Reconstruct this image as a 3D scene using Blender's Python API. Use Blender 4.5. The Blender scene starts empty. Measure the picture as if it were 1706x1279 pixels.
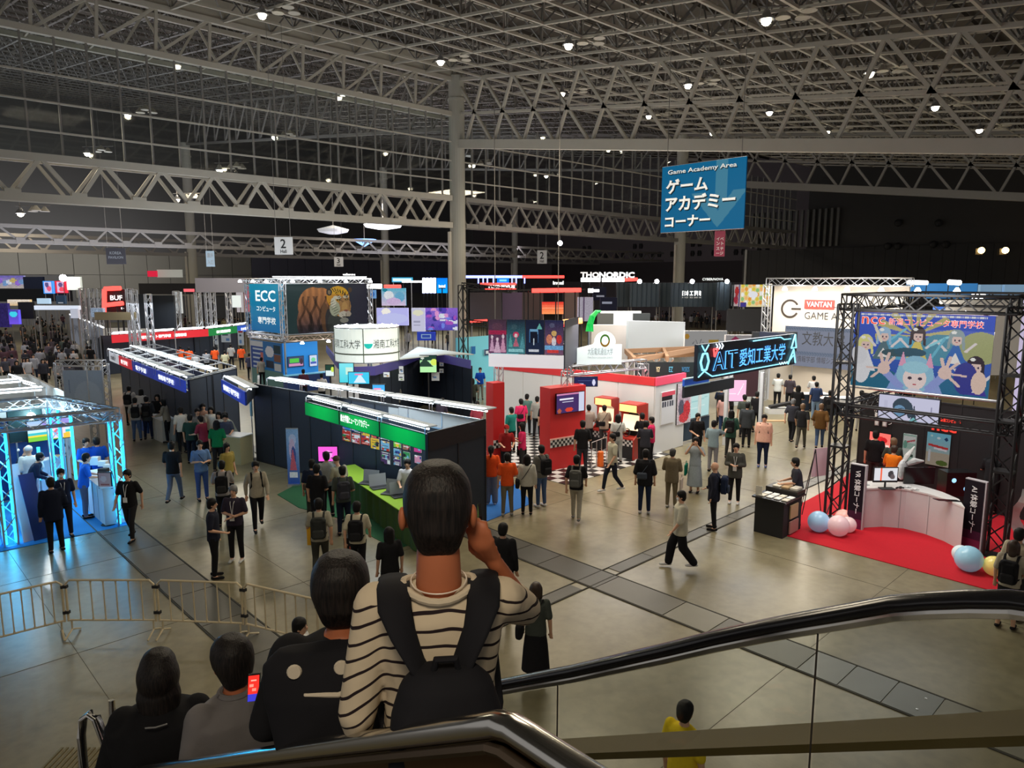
import bpy,bmesh,math,random
import numpy as np
from mathutils import Vector,Matrix
random.seed(7)
SC = bpy.context.scene
COL = SC.collection
PI = math.pi
# ------------------------------------------------------------------ camera, world, exposure
CZ = 6.05
PITCH,YAW,FPX = math.radians(8.35),math.radians(46.33),1190.0
FW = Vector((math.cos(YAW)*math.cos(PITCH),math.sin(YAW)*math.cos(PITCH),-math.sin(PITCH)))
RT = Vector((math.sin(YAW),-math.cos(YAW),0))
UP = RT.cross(FW)
cam = bpy.data.cameras.new('camera'); camo = bpy.data.objects.new('camera',cam); COL.objects.link(camo)
camo.location = (0,0,CZ)
camo.rotation_euler = Matrix((RT,UP,-FW)).transposed().to_euler()
cam.sensor_width = 36; cam.lens = FPX/1706*36; cam.clip_start = .05; cam.clip_end = 600
SC.camera = camo
SC.view_settings.view_transform = 'Standard'; SC.view_settings.look = 'None'
SC.view_settings.gamma = 1; SC.view_settings.use_curve_mapping = False
SC.view_settings.exposure = 0.12
W = bpy.data.worlds.new('ambient_fill'); SC.world = W; W.use_nodes = True
W.node_tree.nodes['Background'].inputs[0].default_value = (.97,.94,.92,1)
W.node_tree.nodes['Background'].inputs[1].default_value = .30  # even ambient fill, added for the unmodelled rest of the hall
def area(loc,sx,sy,power,col=(1,1,1),target=None,spread=None):
    l = bpy.data.lights.new('area_light','AREA'); l.shape = 'RECTANGLE'; l.size = sx; l.size_y = sy
    l.energy = power; l.color = col
    if spread:l.spread = spread
    o = bpy.data.objects.new('area_light',l); COL.objects.link(o); o.location = loc
    d = Vector(target)-Vector(loc)if target is not None else Vector((0,0,-1))
    o.rotation_euler = d.to_track_quat('-Z','Y').to_euler()
    return o
WARM = (1,.86,.64)
# the hall's own ceiling floods: rows of high lamps, one broad light per bay
for lx,ly,pw in((5,8,170),(14.2,12.4,380),(14.2,21,240),(23.5,12.4,420),(23.5,24,330),
(34,14,420),(34,28,350),(46,20,350),(8,39,350),(20,50,1000),(40,60,900),(60,45,700),(12,75,800)):
    area((lx,ly,13.2+.131*(min(ly,36)-35)),3.0,3.0,pw*1.25,WARM)
# booth lighting, cool fluorescent / LED, at the height of the booths' own fittings; added fill lights come last
for loc,sx,sy,pw,c,tg in(
((10.3,15.5,2.62),1.4,5.4,70,(.85,.95,1),None),
((10.6,20.5,3.0),1.5,3.5,40,(.85,.95,1),None),
((10.9,31,3.1),2.5,11,170,(.85,.95,1),None),
((14,20,4.4),4,6,190,(.9,.96,1),None),
((3.6,22.5,2.9),2.4,4,110,(.6,.9,1),None),
((19,14.8,4.6),4,4,230,(1,.93,.85),None),
((23.5,13,4.8),4,3,210,(.95,.97,1),None),
((31,14,5.6),5,6,520,(1,.98,.95),None),
((20.3,5.6,4.8),2.4,2.6,110,(1,.95,.92),None),
((16.5,5.6,5.2),2.0,3.5,150,(1,.97,.92),(18.2,5.5,2.0)),
((19.3,28.5,4.0),4,4,170,(.6,.8,1),None),
((16,45,4.6),7,7,420,(.85,.92,1),None),
((32,24,5),8,6,600,(1,.95,.9),None),
((27,42,5),8,8,600,(.75,.8,1),None),
((6,50,6),5,20,500,(.8,.85,1),None),
((45,60,6),14,14,1500,(.9,.92,1),None),
((60,35,6),10,14,900,(.95,.95,1),None),
((15,100,9.5),40,1,1500,(1,.97,.92),(15,112,7.5)),((60,62,9.6),1,30,500,(.9,.85,.95),(96,62,9)),((30,24,6.4),14,14,500,(.95,.93,.9),(30,24,16)),((14,32,6.4),10,10,260,(.85,.92,1),(14,34,16)),  # added washes for the far walls and upward fill for the roof
((14,58,7),16,16,1900,(.85,.88,1),(14,58,19)),((45,60,7),16,16,1500,(.9,.88,1),(45,60,19)),  # added upward fill for the far roof, in place of booth spill
((-.8,-.6,8.6),1.2,1.2,95,(1,.86,.66),(1.3,1.6,4.8))):  # unseen warm light above the landing, added for the near figures
    area(loc,sx,sy,pw,c,tg)
# ------------------------------------------------------------------ measuring helpers (picture point -> place in the hall)
def ray(px,py):return FW*FPX+RT*(px-853)+UP*(639.5-py)
def at(px,py,z=0.0):
    d = ray(px,py); t = (z-CZ)/d.z
    return Vector((d.x*t,d.y*t,z))
def atX(px,py,X):
    d = ray(px,py); t = X/d.x
    return Vector((X,d.y*t,CZ+d.z*t))
def atY(px,py,Y):
    d = ray(px,py); t = Y/d.y
    return Vector((d.x*t,Y,CZ+d.z*t))
def atD(px,py,dep):
    return Vector((0,0,CZ))+ray(px,py)*(dep/FPX)
# ------------------------------------------------------------------ materials
MATS = {}
def mat(name,col,rough=.6,metal=0.0,emit=0.0,ecol=None,noise=0.0,nscale=8.0,bump=0.0,alpha=None,spec=.5,coat=0):
    if name in MATS:return MATS[name]
    m = bpy.data.materials.new(name); m.use_nodes = True; nt = m.node_tree; b = nt.nodes['Principled BSDF']
    c = tuple(col)+(1,)
    b.inputs['Base Color'].default_value = c; b.inputs['Roughness'].default_value = rough
    b.inputs['Metallic'].default_value = metal; b.inputs['Specular IOR Level'].default_value = spec
    if coat:b.inputs['Coat Weight'].default_value = coat
    if emit:
        b.inputs['Emission Color'].default_value = tuple(ecol or col)+(1,); b.inputs['Emission Strength'].default_value = emit
    if noise or bump:
        tc = nt.nodes.new('ShaderNodeTexCoord'); n = nt.nodes.new('ShaderNodeTexNoise')
        n.inputs['Scale'].default_value = nscale; n.inputs['Detail'].default_value = 4
        nt.links.new(tc.outputs['Object'],n.inputs['Vector'])
        if noise:
            mx = nt.nodes.new('ShaderNodeMixRGB'); mx.blend_type = 'MIX'
            mx.inputs[1].default_value = tuple(max(0,v*(1-noise))for v in col)+(1,)
            mx.inputs[2].default_value = tuple(min(1,v*(1+noise))for v in col)+(1,)
            nt.links.new(n.outputs['Fac'],mx.inputs[0]); nt.links.new(mx.outputs[0],b.inputs['Base Color'])
        if bump:
            bp = nt.nodes.new('ShaderNodeBump'); bp.inputs['Strength'].default_value = bump; bp.inputs['Distance'].default_value = .02
            nt.links.new(n.outputs['Fac'],bp.inputs['Height']); nt.links.new(bp.outputs[0],b.inputs['Normal'])
    MATS[name] = m; return m
def cloth(col):
    k = 'cloth_%02d_%02d_%02d'%tuple(int(v*99)for v in col)
    return mat(k,col,rough=.9,noise=.16,nscale=22,spec=.15)
def paintmat(name,emit=0.0,rough=.6):
    if name in MATS:return MATS[name]
    m = bpy.data.materials.new(name); m.use_nodes = True; nt = m.node_tree; b = nt.nodes['Principled BSDF']
    a = nt.nodes.new('ShaderNodeAttribute'); a.attribute_name = 'print'
    nt.links.new(a.outputs['Color'],b.inputs['Base Color']); b.inputs['Roughness'].default_value = rough
    b.inputs['Specular IOR Level'].default_value = .2
    if emit:
        nt.links.new(a.outputs['Color'],b.inputs['Emission Color']); b.inputs['Emission Strength'].default_value = emit
        b.inputs['Base Color'].default_value = (0,0,0,1)
        nt.links.remove(b.inputs['Base Color'].links[0])
    MATS[name] = m; return m
PRINT = paintmat('printed_sheet'); SCREEN = paintmat('lit_screen',1.1); BACKLIT = paintmat('backlit_print',.8)
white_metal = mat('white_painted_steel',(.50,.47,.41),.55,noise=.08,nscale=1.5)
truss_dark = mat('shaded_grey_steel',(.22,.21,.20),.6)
alu = mat('aluminium',(.62,.63,.66),.28,.9)
black_truss = mat('black_truss_steel',(.018,.018,.02),.45,.3)
navy = mat('navy_booth_panel',(.012,.020,.038),.6,noise=.12,nscale=.7)
navy_frame = mat('black_panel_frame',(.008,.010,.016),.4)
black = mat('matt_black',(.012,.012,.014),.7)
softblack = mat('soft_black_fabric',(.010,.010,.013),.85,noise=.2,nscale=14,spec=.2)
white = mat('white_panel',(.72,.73,.74),.55,noise=.03,nscale=1.2)
paper = mat('white_paper',(.80,.80,.79),.7)
red = mat('red_panel',(.55,.018,.02),.5)
tube_m = mat('fluorescent_tube',(1,1,1),.4,emit=7.0,ecol=(.86,.95,1))
diff_m = mat('lit_diffuser',(1,1,1),.4,emit=1.4,ecol=(.80,.93,1))
lamp_m = mat('lamp_glow',(1,1,1),.4,emit=30.0,ecol=(1,.88,.62))
spot_m = mat('spot_glow',(1,1,1),.4,emit=16.0,ecol=(.95,.97,1))
glyph_w = mat('white_lettering',(.85,.86,.88),.5)
glyph_we = mat('lit_white_lettering',(1,1,1),.5,emit=1.1,ecol=(.95,1,.98))
glyph_k = mat('black_lettering',(.02,.02,.022),.6)
glyph_g = mat('grey_lettering',(.18,.2,.22),.6)
glyph_r = mat('red_lettering',(.75,.05,.03),.5)
desk_white = mat('white_counter',(.70,.70,.70),.45)
rubber = mat('black_rubber',(.008,.008,.010),.22,coat=.3)
chrome = mat('brushed_chrome',(.62,.60,.56),.16,1.0)
cream = mat('cream_painted_steel',(.62,.52,.34),.45)
screen_dark = mat('dark_screen',(.01,.01,.012),.15)
# ------------------------------------------------------------------ mesh helpers
class MB:
    def __init__(s):s.v = []; s.f = []; s.c = []; s.col = None; s.sm = False
    def add(s,vs,fs):
        n = len(s.v); s.v+=[tuple(v)for v in vs]; s.f+=[tuple(i+n for i in f)for f in fs]
        if s.col is not None:s.c+=[s.col]*len(fs)
        return s
    def box(s,a,b):
        (x0,y0,z0),(x1,y1,z1) = a,b
        return s.add([(x0,y0,z0),(x1,y0,z0),(x1,y1,z0),(x0,y1,z0),(x0,y0,z1),(x1,y0,z1),(x1,y1,z1),(x0,y1,z1)],
[(0,3,2,1),(4,5,6,7),(0,1,5,4),(1,2,6,5),(2,3,7,6),(3,0,4,7)])
    def obox(s,o,r,u,n,w,h,d):  # oriented box: corner o, along r (w), u (h), n (d)
        o,r,u,n = Vector(o),Vector(r).normalized()*w,Vector(u).normalized()*h,Vector(n).normalized()*d
        P = [o,o+r,o+r+n,o+n,o+u,o+r+u,o+r+n+u,o+n+u]
        return s.add(P,[(0,3,2,1),(4,5,6,7),(0,1,5,4),(1,2,6,5),(2,3,7,6),(3,0,4,7)])
    def bar(s,p,q,r=.03,n=4,r2=None):
        p,q = Vector(p),Vector(q); d = q-p
        if d.length<1e-6:return s
        d.normalize(); a = Vector((0,0,1))if abs(d.z)<.9 else Vector((1,0,0))
        x = d.cross(a).normalized(); y = d.cross(x); r2 = r if r2 is None else r2
        V = []
        for c,rr in((p,r),(q,r2)):
            for i in range(n):
                t = 2*PI*(i+.5)/n; V.append(c+x*math.cos(t)*rr+y*math.sin(t)*rr)
        F = [(i,(i+1)%n,n+(i+1)%n,n+i)for i in range(n)]+[tuple(range(n))[::-1],tuple(range(n,2*n))]
        return s.add(V,F)
    def tube(s,pts,rad,n=8,flat=(1,1),upv=(0,0,1),cap=True):
        pts = [Vector(p)for p in pts]; rad = rad if isinstance(rad,(list,tuple))else[rad]*len(pts)
        V = []; upv = Vector(upv)
        for i,p in enumerate(pts):
            d = (pts[min(i+1,len(pts)-1)]-pts[max(i-1,0)]).normalized()
            x = d.cross(upv)
            if x.length<1e-4:x = d.cross(Vector((1,0,0)))
            x.normalize(); y = x.cross(d)
            for k in range(n):
                t = 2*PI*k/n; V.append(p+x*math.cos(t)*rad[i]*flat[0]+y*math.sin(t)*rad[i]*flat[1])
        F = []
        for i in range(len(pts)-1):
            for k in range(n):
                F.append((i*n+k,i*n+(k+1)%n,(i+1)*n+(k+1)%n,(i+1)*n+k))
        if cap:F+=[tuple(range(n))[::-1],tuple(range((len(pts)-1)*n,len(pts)*n))]
        return s.add(V,F)
    def lathe(s,c,prof,n=16,axis='z'):
        c = Vector(c); V = []
        for r,h in prof:
            for k in range(n):
                t = 2*PI*k/n
                V.append(c+Vector((math.cos(t)*r,math.sin(t)*r,h)))
        F = []
        for i in range(len(prof)-1):
            for k in range(n):F.append((i*n+k,i*n+(k+1)%n,(i+1)*n+(k+1)%n,(i+1)*n+k))
        F+=[tuple(range(n))[::-1],tuple(range((len(prof)-1)*n,len(prof)*n))]
        return s.add(V,F)
    def ball(s,c,rx,ry=None,rz=None,n=10,m=7):
        ry = ry or rx; rz = rz or rx; c = Vector(c)
        V = [c+Vector((0,0,-rz))]
        for j in range(1,m):
            a = -PI/2+PI*j/m
            for k in range(n):
                t = 2*PI*k/n; V.append(c+Vector((rx*math.cos(a)*math.cos(t),ry*math.cos(a)*math.sin(t),rz*math.sin(a))))
        V.append(c+Vector((0,0,rz))); F = []
        for k in range(n):F.append((0,1+(k+1)%n,1+k)); F.append((len(V)-1,1+(m-2)*n+k,1+(m-2)*n+(k+1)%n))
        for j in range(m-2):
            for k in range(n):F.append((1+j*n+k,1+j*n+(k+1)%n,1+(j+1)*n+(k+1)%n,1+(j+1)*n+k))
        return s.add(V,F)
    def quad(s,a,b,c,d):return s.add([a,b,c,d],[(0,1,2,3)])
    def prism(s,poly,z0,z1):
        n = len(poly)
        return s.add([(p[0],p[1],z0)for p in poly]+[(p[0],p[1],z1)for p in poly],
[tuple(range(n))[::-1],tuple(range(n,2*n))]+[(i,(i+1)%n,n+(i+1)%n,n+i)for i in range(n)])
    def mesh(s,name):
        me = bpy.data.meshes.new(name); me.from_pydata(s.v,[],s.f)
        if s.sm:me.polygons.foreach_set('use_smooth',[True]*len(me.polygons))
        if s.c:
            ca = me.color_attributes.new('print','FLOAT_COLOR','CORNER')
            arr = []
            for f,c in zip(s.f,s.c):arr+=(list(c)[:3]+[1])*len(f)
            ca.data.foreach_set('color',arr)
        me.update(); return me
    def build(s,name,m,parent=None,label=None,cat=None,group=None,kind=None,smooth=False):
        s.sm = smooth
        me = s.mesh(name)
        if m:me.materials.append(m)
        return link(name,me,parent,label,cat,group,kind)
def link(name,me,parent=None,label=None,cat=None,group=None,kind=None):
    o = bpy.data.objects.new(name,me); COL.objects.link(o)
    if parent is not None:
        o.parent = parent; p = parent; M = Matrix.Identity(4)
        while p is not None:
            M = p.matrix_basis.copy()@M if p.parent is None else M; p = p.parent
        o.matrix_parent_inverse = M.inverted()if parent.parent is None else Matrix.Identity(4)
    if label:o['label'] = label
    if cat:o['category'] = cat
    if group:o['group'] = group
    if kind:o['kind'] = kind
    return o
def thing(name,label,cat,loc=(0,0,0),group=None,kind=None):
    o = bpy.data.objects.new(name,None); COL.objects.link(o); o.location = loc; o.empty_display_size = .2
    if label:o['label'] = label
    if cat:o['category'] = cat
    if group:o['group'] = group
    if kind:o['kind'] = kind
    return o
def struct(name,mb,m,parent=None):return mb.build(name,m,parent,kind='structure')
# flat print: grid of coloured cells, fn(u, v) -> rgb with arrays u (0..1 left to right), v (0..1 bottom to top)
def painted(name,o,r,u,w,h,nx,ny,fn,m=None,parent=None,thick=.0,**kw):
    o,r,u = Vector(o),Vector(r).normalized(),Vector(u).normalized()
    U,V = np.meshgrid((np.arange(nx)+.5)/nx,(np.arange(ny)+.5)/ny)
    C = np.ones((ny,nx,4),np.float32); C[...,:3] = np.clip(fn(U,V),0,1)
    gx,gy = np.meshgrid(np.linspace(0,w,nx+1),np.linspace(0,h,ny+1))
    P = np.array(o)[None,None]+gx[...,None]*np.array(r)+gy[...,None]*np.array(u)
    P = P.reshape(-1,3)
    i,j = np.meshgrid(np.arange(nx),np.arange(ny)); a = (j*(nx+1)+i).ravel()
    F = np.stack([a,a+1,a+nx+2,a+nx+1],1)
    me = bpy.data.meshes.new(name); me.from_pydata(P.tolist(),[],F.tolist())
    ca = me.color_attributes.new('print','FLOAT_COLOR','CORNER')
    ca.data.foreach_set('color',np.repeat(C.reshape(-1,4),4,axis=0).ravel())
    me.materials.append(m or PRINT)
    return link(name,me,parent,**kw)
def lin(c):  # sRGB 0..255 -> linear
    return tuple(((v/255+.055)/1.055)**2.4 if v>10 else v/255/12.92 for v in c)
def flat(c):
    c = np.array(lin(c)); return lambda U,V:np.broadcast_to(c,U.shape+(3,))
def blobs(bg,items,seed=0,nz=.0):
    """bg colour or (bottom, top); items: (kind, u, v, ru, rv, colour) drawn in order"""
    def fn(U,V):
        rs = np.random.RandomState(seed)
        if isinstance(bg[0],(tuple,list)):
            a,b = np.array(lin(bg[0])),np.array(lin(bg[1])); C = a+(b-a)*V[...,None]
        else:C = np.broadcast_to(np.array(lin(bg)),U.shape+(3,)).copy()
        C = C.copy()
        for it in items:
            k,u,v,ru,rv,c = it[:6]
            if k=='e':mk = ((U-u)/ru)**2+((V-v)/rv)**2<1
            elif k=='r':mk = (abs(U-u)<ru)&(abs(V-v)<rv)
            elif k=='d':mk = abs(U-u)/ru+abs(V-v)/rv<1
            elif k=='t':mk = (abs(U-u)<ru*(1-(V-(v-rv))/(2*rv)))&(abs(V-v)<rv)
            elif k=='s':  # sunburst
                an = np.arctan2(V-v,(U-u)*1.6); mk = ((np.sin(an*14)>0)&(((U-u)/ru)**2+((V-v)/rv)**2<1))
            elif k=='l':  # line from (u,v) to (ru,rv), width it[6]
                du,dv = ru-u,rv-v; L = du*du+dv*dv; t = np.clip(((U-u)*du+(V-v)*dv)/L,0,1)
                mk = (U-u-t*du)**2+(V-v-t*dv)**2<it[6]**2
            C[mk] = lin(c)
        if nz:C = C*(1+nz*(rs.rand(*U.shape)[...,None]-.5)*2)
        return C
    return fn
def poster_fn(seed,base=None):
    rs = random.Random(seed)
    pal = [(230,230,235),(30,60,140),(200,60,50),(60,150,90),(235,190,60),(40,40,50),(120,180,220),(220,150,180),(90,60,110),(250,250,250)]
    b = base or rs.choice(pal); items = []
    for i in range(rs.randint(5,9)):
        k = rs.choice('eerrdt'); items.append((k,rs.random(),rs.random(),rs.uniform(.08,.35),rs.uniform(.05,.2),rs.choice(pal)))
    for i in range(3):items.append(('r',.5,rs.random(),.38,.015,(240,240,240)if sum(b)<400 else(60,60,70)))
    return blobs(b,items)
def doc_fn(seed,lines=9,ink=(90,100,115),bg=(222,230,236)):
    rs = random.Random(seed); items = [('r',.5,.9,.36,.045,rs.choice([(40,80,150),(190,60,60),(60,60,70)]))]
    for i in range(lines):
        v = .78-i*.08
        if rs.random()<.8:items.append(('r',.12+.3*1,v,rs.uniform(.2,.34),.018,ink))
    items.append(('r',rs.uniform(.3,.7),rs.uniform(.15,.4),.2,.12,rs.choice([(150,190,120),(120,160,210),(210,170,120)])))
    return blobs(bg,items)
TXT = {}
def text(body,o,r,u,size,m,parent=None,name='lettering',depth=.01,bold=.0,width=None,alignx='LEFT',font=None,**kw):
    """lettering: baseline start o, reading direction r, up u; width = fit to this width"""
    cu = bpy.data.curves.new(name,'FONT'); cu.body = body; cu.size = 1; cu.resolution_u = 2
    cu.bevel_depth = bold*.7; cu.bevel_resolution = 0; cu.align_x = 'LEFT'; cu.extrude = 0
    to = bpy.data.objects.new(name,cu); COL.objects.link(to)
    dg = bpy.context.evaluated_depsgraph_get(); me = bpy.data.meshes.new_from_object(to.evaluated_get(dg))
    bpy.data.objects.remove(to)
    n = len(me.vertices)
    if n==0:return None
    co = np.empty(n*3); me.vertices.foreach_get('co',co); co = co.reshape(-1,3)
    x0,y0 = co[:,0].min(),co[:,1].min(); x1,y1 = co[:,0].max(),co[:,1].max()
    s = size/max(1e-6,y1-y0); sx = s if width is None else width/(x1-x0)
    r,u = Vector(r).normalized(),Vector(u).normalized(); nn = r.cross(u)
    o = Vector(o)+nn*depth
    P = np.array(o)[None]+np.outer((co[:,0]-x0)*sx,np.array(r))+np.outer((co[:,1]-y0)*s,np.array(u))+np.outer(co[:,2]*s*.5,np.array(nn))
    me.vertices.foreach_set('co',P.ravel()); me.update(); me.materials.clear(); me.materials.append(m)
    me.name = name
    return link(name,me,parent,**kw)
# wall panels in a row: from ground point a to b; each panel its own part
def vec(p):return Vector((p[0],p[1],0))
def panel_run(parent,a,b,z0,z1,step,m,mf=None,thick=.05,name='panel',frame=True):
    a,b = vec(a),vec(b); L = (b-a).length; n = max(1,round(L/step)); d = (b-a)/n; dn = d.normalized(); nn = Vector((-dn.y,dn.x,0))
    cache = MB().obox((0,-thick/2,0),(1,0,0),(0,0,1),(0,1,0),d.length-.03,z1-z0-.03,thick).mesh(name); cache.materials.append(m)
    ang = math.atan2(dn.y,dn.x); P0 = parent.matrix_basis.inverted()if parent else Matrix.Identity(4)
    for i in range(n):
        o = bpy.data.objects.new(name,cache); COL.objects.link(o); o.parent = parent
        o.matrix_basis = P0@Matrix.Translation(a+d*i+dn*.015+Vector((0,0,z0+.015)))@Matrix.Rotation(ang,4,'Z')
    if frame:
        f = MB()
        for i in range(n+1):
            p = a+d*i; f.obox(p-dn*.02-nn*(thick/2+.012)+Vector((0,0,z0)),dn,(0,0,1),nn,.04,z1-z0,thick+.024)
        for z in(z0,z1-.04):f.obox(a-nn*(thick/2+.012)+Vector((0,0,z)),dn,(0,0,1),nn,L,.04,thick+.024)
        f.build('frame',mf or navy_frame,parent)
def box_truss(parent,p,q,w=.3,m=None,seg=None,r=.018,upv=(0,0,1),name='chord',lname='lacing'):
    p,q = Vector(p),Vector(q); d = q-p; L = d.length; d.normalize()
    a = Vector(upv)if abs(d.dot(Vector(upv)))<.9 else Vector((1,0,0))
    x = d.cross(a).normalized(); y = x.cross(d); h = w/2
    cs = [x*sx*h+y*sy*h for sx,sy in((-1,-1),(1,-1),(1,1),(-1,1))]
    for c in cs:MB().bar(p+c,q+c,r*1.4,6).build(name,m,parent)
    n = max(2,round(L/(seg or w*1.1))); lc = MB()
    for i in range(n):
        s0,s1 = p+d*(L*i/n),p+d*(L*(i+1)/n)
        for k in range(4):
            c0,c1 = cs[k],cs[(k+1)%4]
            if(i+k)%2:lc.bar(s0+c0,s1+c1,r*.75,3)
            else:lc.bar(s0+c1,s1+c0,r*.75,3)
            if i in(0,):lc.bar(s0+c0,s0+c1,r,3)
            if i==n-1:lc.bar(s1+c0,s1+c1,r,3)
    lc.build(lname,m,parent)
# ================================================================== THE HALL
def roofz(Y):return 17.84+.131*(Y-34.72)
XC,YC,XC2,YC2 = 28.54,34.72,52.8,79.0
# floor: polished concrete, slabs with joints, service trenches with cover plates
def floor_material():
    m = bpy.data.materials.new('polished_concrete'); m.use_nodes = True; nt = m.node_tree; N = nt.nodes; L = nt.links
    b = N['Principled BSDF']; tc = N.new('ShaderNodeTexCoord')
    n1 = N.new('ShaderNodeTexNoise'); n1.inputs['Scale'].default_value = .35; n1.inputs['Detail'].default_value = 8; n1.inputs['Roughness'].default_value = .65
    n2 = N.new('ShaderNodeTexNoise'); n2.inputs['Scale'].default_value = 5; n2.inputs['Detail'].default_value = 6
    L.new(tc.outputs['Object'],n1.inputs[0]); L.new(tc.outputs['Object'],n2.inputs[0])
    r1 = N.new('ShaderNodeValToRGB'); r1.color_ramp.elements[0].position = .3; r1.color_ramp.elements[0].color = (.150,.126,.070,1)
    r1.color_ramp.elements[1].position = .72; r1.color_ramp.elements[1].color = (.310,.275,.175,1)
    L.new(n1.outputs['Fac'],r1.inputs[0])
    r2 = N.new('ShaderNodeValToRGB'); r2.color_ramp.elements[0].position = .25; r2.color_ramp.elements[0].color = (.72,.72,.72,1)
    r2.color_ramp.elements[1].position = .6; r2.color_ramp.elements[1].color = (1,1,1,1)
    L.new(n2.outputs['Fac'],r2.inputs[0])
    mx = N.new('ShaderNodeMixRGB'); mx.blend_type = 'MULTIPLY'; mx.inputs[0].default_value = .8
    L.new(r1.outputs[0],mx.inputs[1]); L.new(r2.outputs[0],mx.inputs[2]); L.new(mx.outputs[0],b.inputs['Base Color'])
    mr = N.new('ShaderNodeMapRange'); mr.inputs['To Min'].default_value = .20; mr.inputs['To Max'].default_value = .42
    L.new(n1.outputs['Fac'],mr.inputs[0]); L.new(mr.outputs[0],b.inputs['Roughness'])
    b.inputs['Specular IOR Level'].default_value = .55
    bp = N.new('ShaderNodeBump'); bp.inputs['Strength'].default_value = .10; bp.inputs['Distance'].default_value = .01
    L.new(n2.outputs['Fac'],bp.inputs['Height']); L.new(bp.outputs[0],b.inputs['Normal'])
    return m
FLOORM = floor_material()
fl = MB().box((-20,-16,-.3),(110,130,0)); FLOOR = struct('floor',fl,FLOORM)
joint = mat('joint_filler',(.035,.032,.025),.8)  # plain dark filler along the trench edges
jm = MB()
for X in(2.4,6.4,14.6,18.8,23):jm.box((X,-8,0),(X+.006,45,.003))
for Y in(1.0,4.6,12.8,16.8,20.9,25):jm.box((-2,Y,0),(30,Y+.006,.003))
jm.build('expansion_joint',mat('slab_joint',(.075,.066,.045),.8),FLOOR)
tr_mats = [mat('trench_plate_%s'%k,c,.42,noise=.1,nscale=3)for k,c in(('dark',(.085,.082,.068)),('mid',(.115,.108,.085)),('pale',(.20,.19,.15)),('blue',(.17,.18,.18)))]
meshes = {}
def plate(x0,y0,x1,y1,m,z=.012):
    k = (round(x1-x0,2),round(y1-y0,2),m.name)
    if k not in meshes:
        me = MB().box((.01,.01,0),(x1-x0-.01,y1-y0-.01,z)).mesh('trench_cover'); me.materials.append(m); meshes[k] = me
    o = bpy.data.objects.new('trench_cover',meshes[k]); COL.objects.link(o); o.location = (x0,y0,0); o.parent = FLOOR
y = -4.0; i = 0
pat = [0,0,1,0,2,0,1,1,0,2,1,0]
while y<24:
    mm = tr_mats[pat[i%12]]; w = 1.6 if i%3 else .9
    if 1.2<=y<3.9:mm = tr_mats[3]; w = .62
    plate(10.42,y,11.2,y+w,mm); y+=w; i+=1
x = 4.2
while x<27:
    if not 10.3<x+.6<11.9:plate(x,8.68,x+1.2,9.0,tr_mats[random.choice((0,1,1))])
    x+=1.2
y = 9.2
while y<30:plate(4.2,y,5.02,y+1.55,tr_mats[random.choice((0,0,1))]); y+=1.55
eb = MB()
for X in(10.38,11.2):eb.box((X,-4,0),(X+.03,24,.014))
for Y in(8.65,9.0):eb.box((4,Y,0),(28,Y+.025,.014))
for X in(4.17,5.02):eb.box((X,9,0),(X+.03,30,.014))
eb.build('trench_edge',joint,FLOOR)
# lifting-eye studs on the bright plates
st = MB()
for yy in(1.5,2.15,2.8):
    for xx in(10.62,11.0):st.lathe((xx,yy,.012),[(.018,0),(.018,.006),(.0,.007)],6)
st.build('plate_stud',chrome,FLOOR)
# roof: double-layer space frame under a dark deck
deck = mat('roof_deck',(.11,.095,.078),.9,noise=.3,nscale=.5)
R = MB();
R.add([(-25,-25,roofz(-25)+2.9),(100,-25,roofz(-25)+2.9),(100,125,roofz(125)+2.9),(-25,125,roofz(125)+2.9)],[(0,3,2,1)])
for k in range(-10,48):  # corrugated deck ribs, as purlins below the sheet
    Y = k*2.3+1; z = roofz(Y)+2.6; R.box((-25,Y,z),(100,Y+.12,z+.2))
struct('ceiling',R,deck)
def space_frame(name,x0,nx,y0,ny,s,m,r=.05,dz=1.9,sides=4):
    t = thing(name,None,None,(x0,y0,roofz(y0)),kind='structure')
    lo,up,web = MB(),MB(),MB()
    P = lambda i,j:Vector((x0+i*s,y0+j*s,roofz(y0+j*s)))
    Q = lambda i,j:Vector((x0+(i+.5)*s,y0+(j+.5)*s,roofz(y0+(j+.5)*s)+dz))
    for i in range(nx+1):
        for j in range(ny+1):
            if i<nx:lo.bar(P(i,j),P(i+1,j),r,sides)
            if j<ny:lo.bar(P(i,j),P(i,j+1),r,sides)
            if i<nx and j<ny:
                if i<nx-1:up.bar(Q(i,j),Q(i+1,j),r*.9,sides)
                if j<ny-1:up.bar(Q(i,j),Q(i,j+1),r*.9,sides)
                for a,b in((0,0),(1,0),(0,1),(1,1)):web.bar(P(i+a,j+b),Q(i,j),r*.55,3)
    lo.build('lower_chord',m,t,kind='stuff'); up.build('upper_chord',m,t,kind='stuff'); web.build('web_member',truss_dark,t,kind='stuff')
    return t
s = 2.32
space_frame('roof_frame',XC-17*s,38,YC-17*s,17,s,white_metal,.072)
space_frame('roof_frame',XC-10*s,28,YC+s,26,s,truss_dark,.05,1.9,3)
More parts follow.
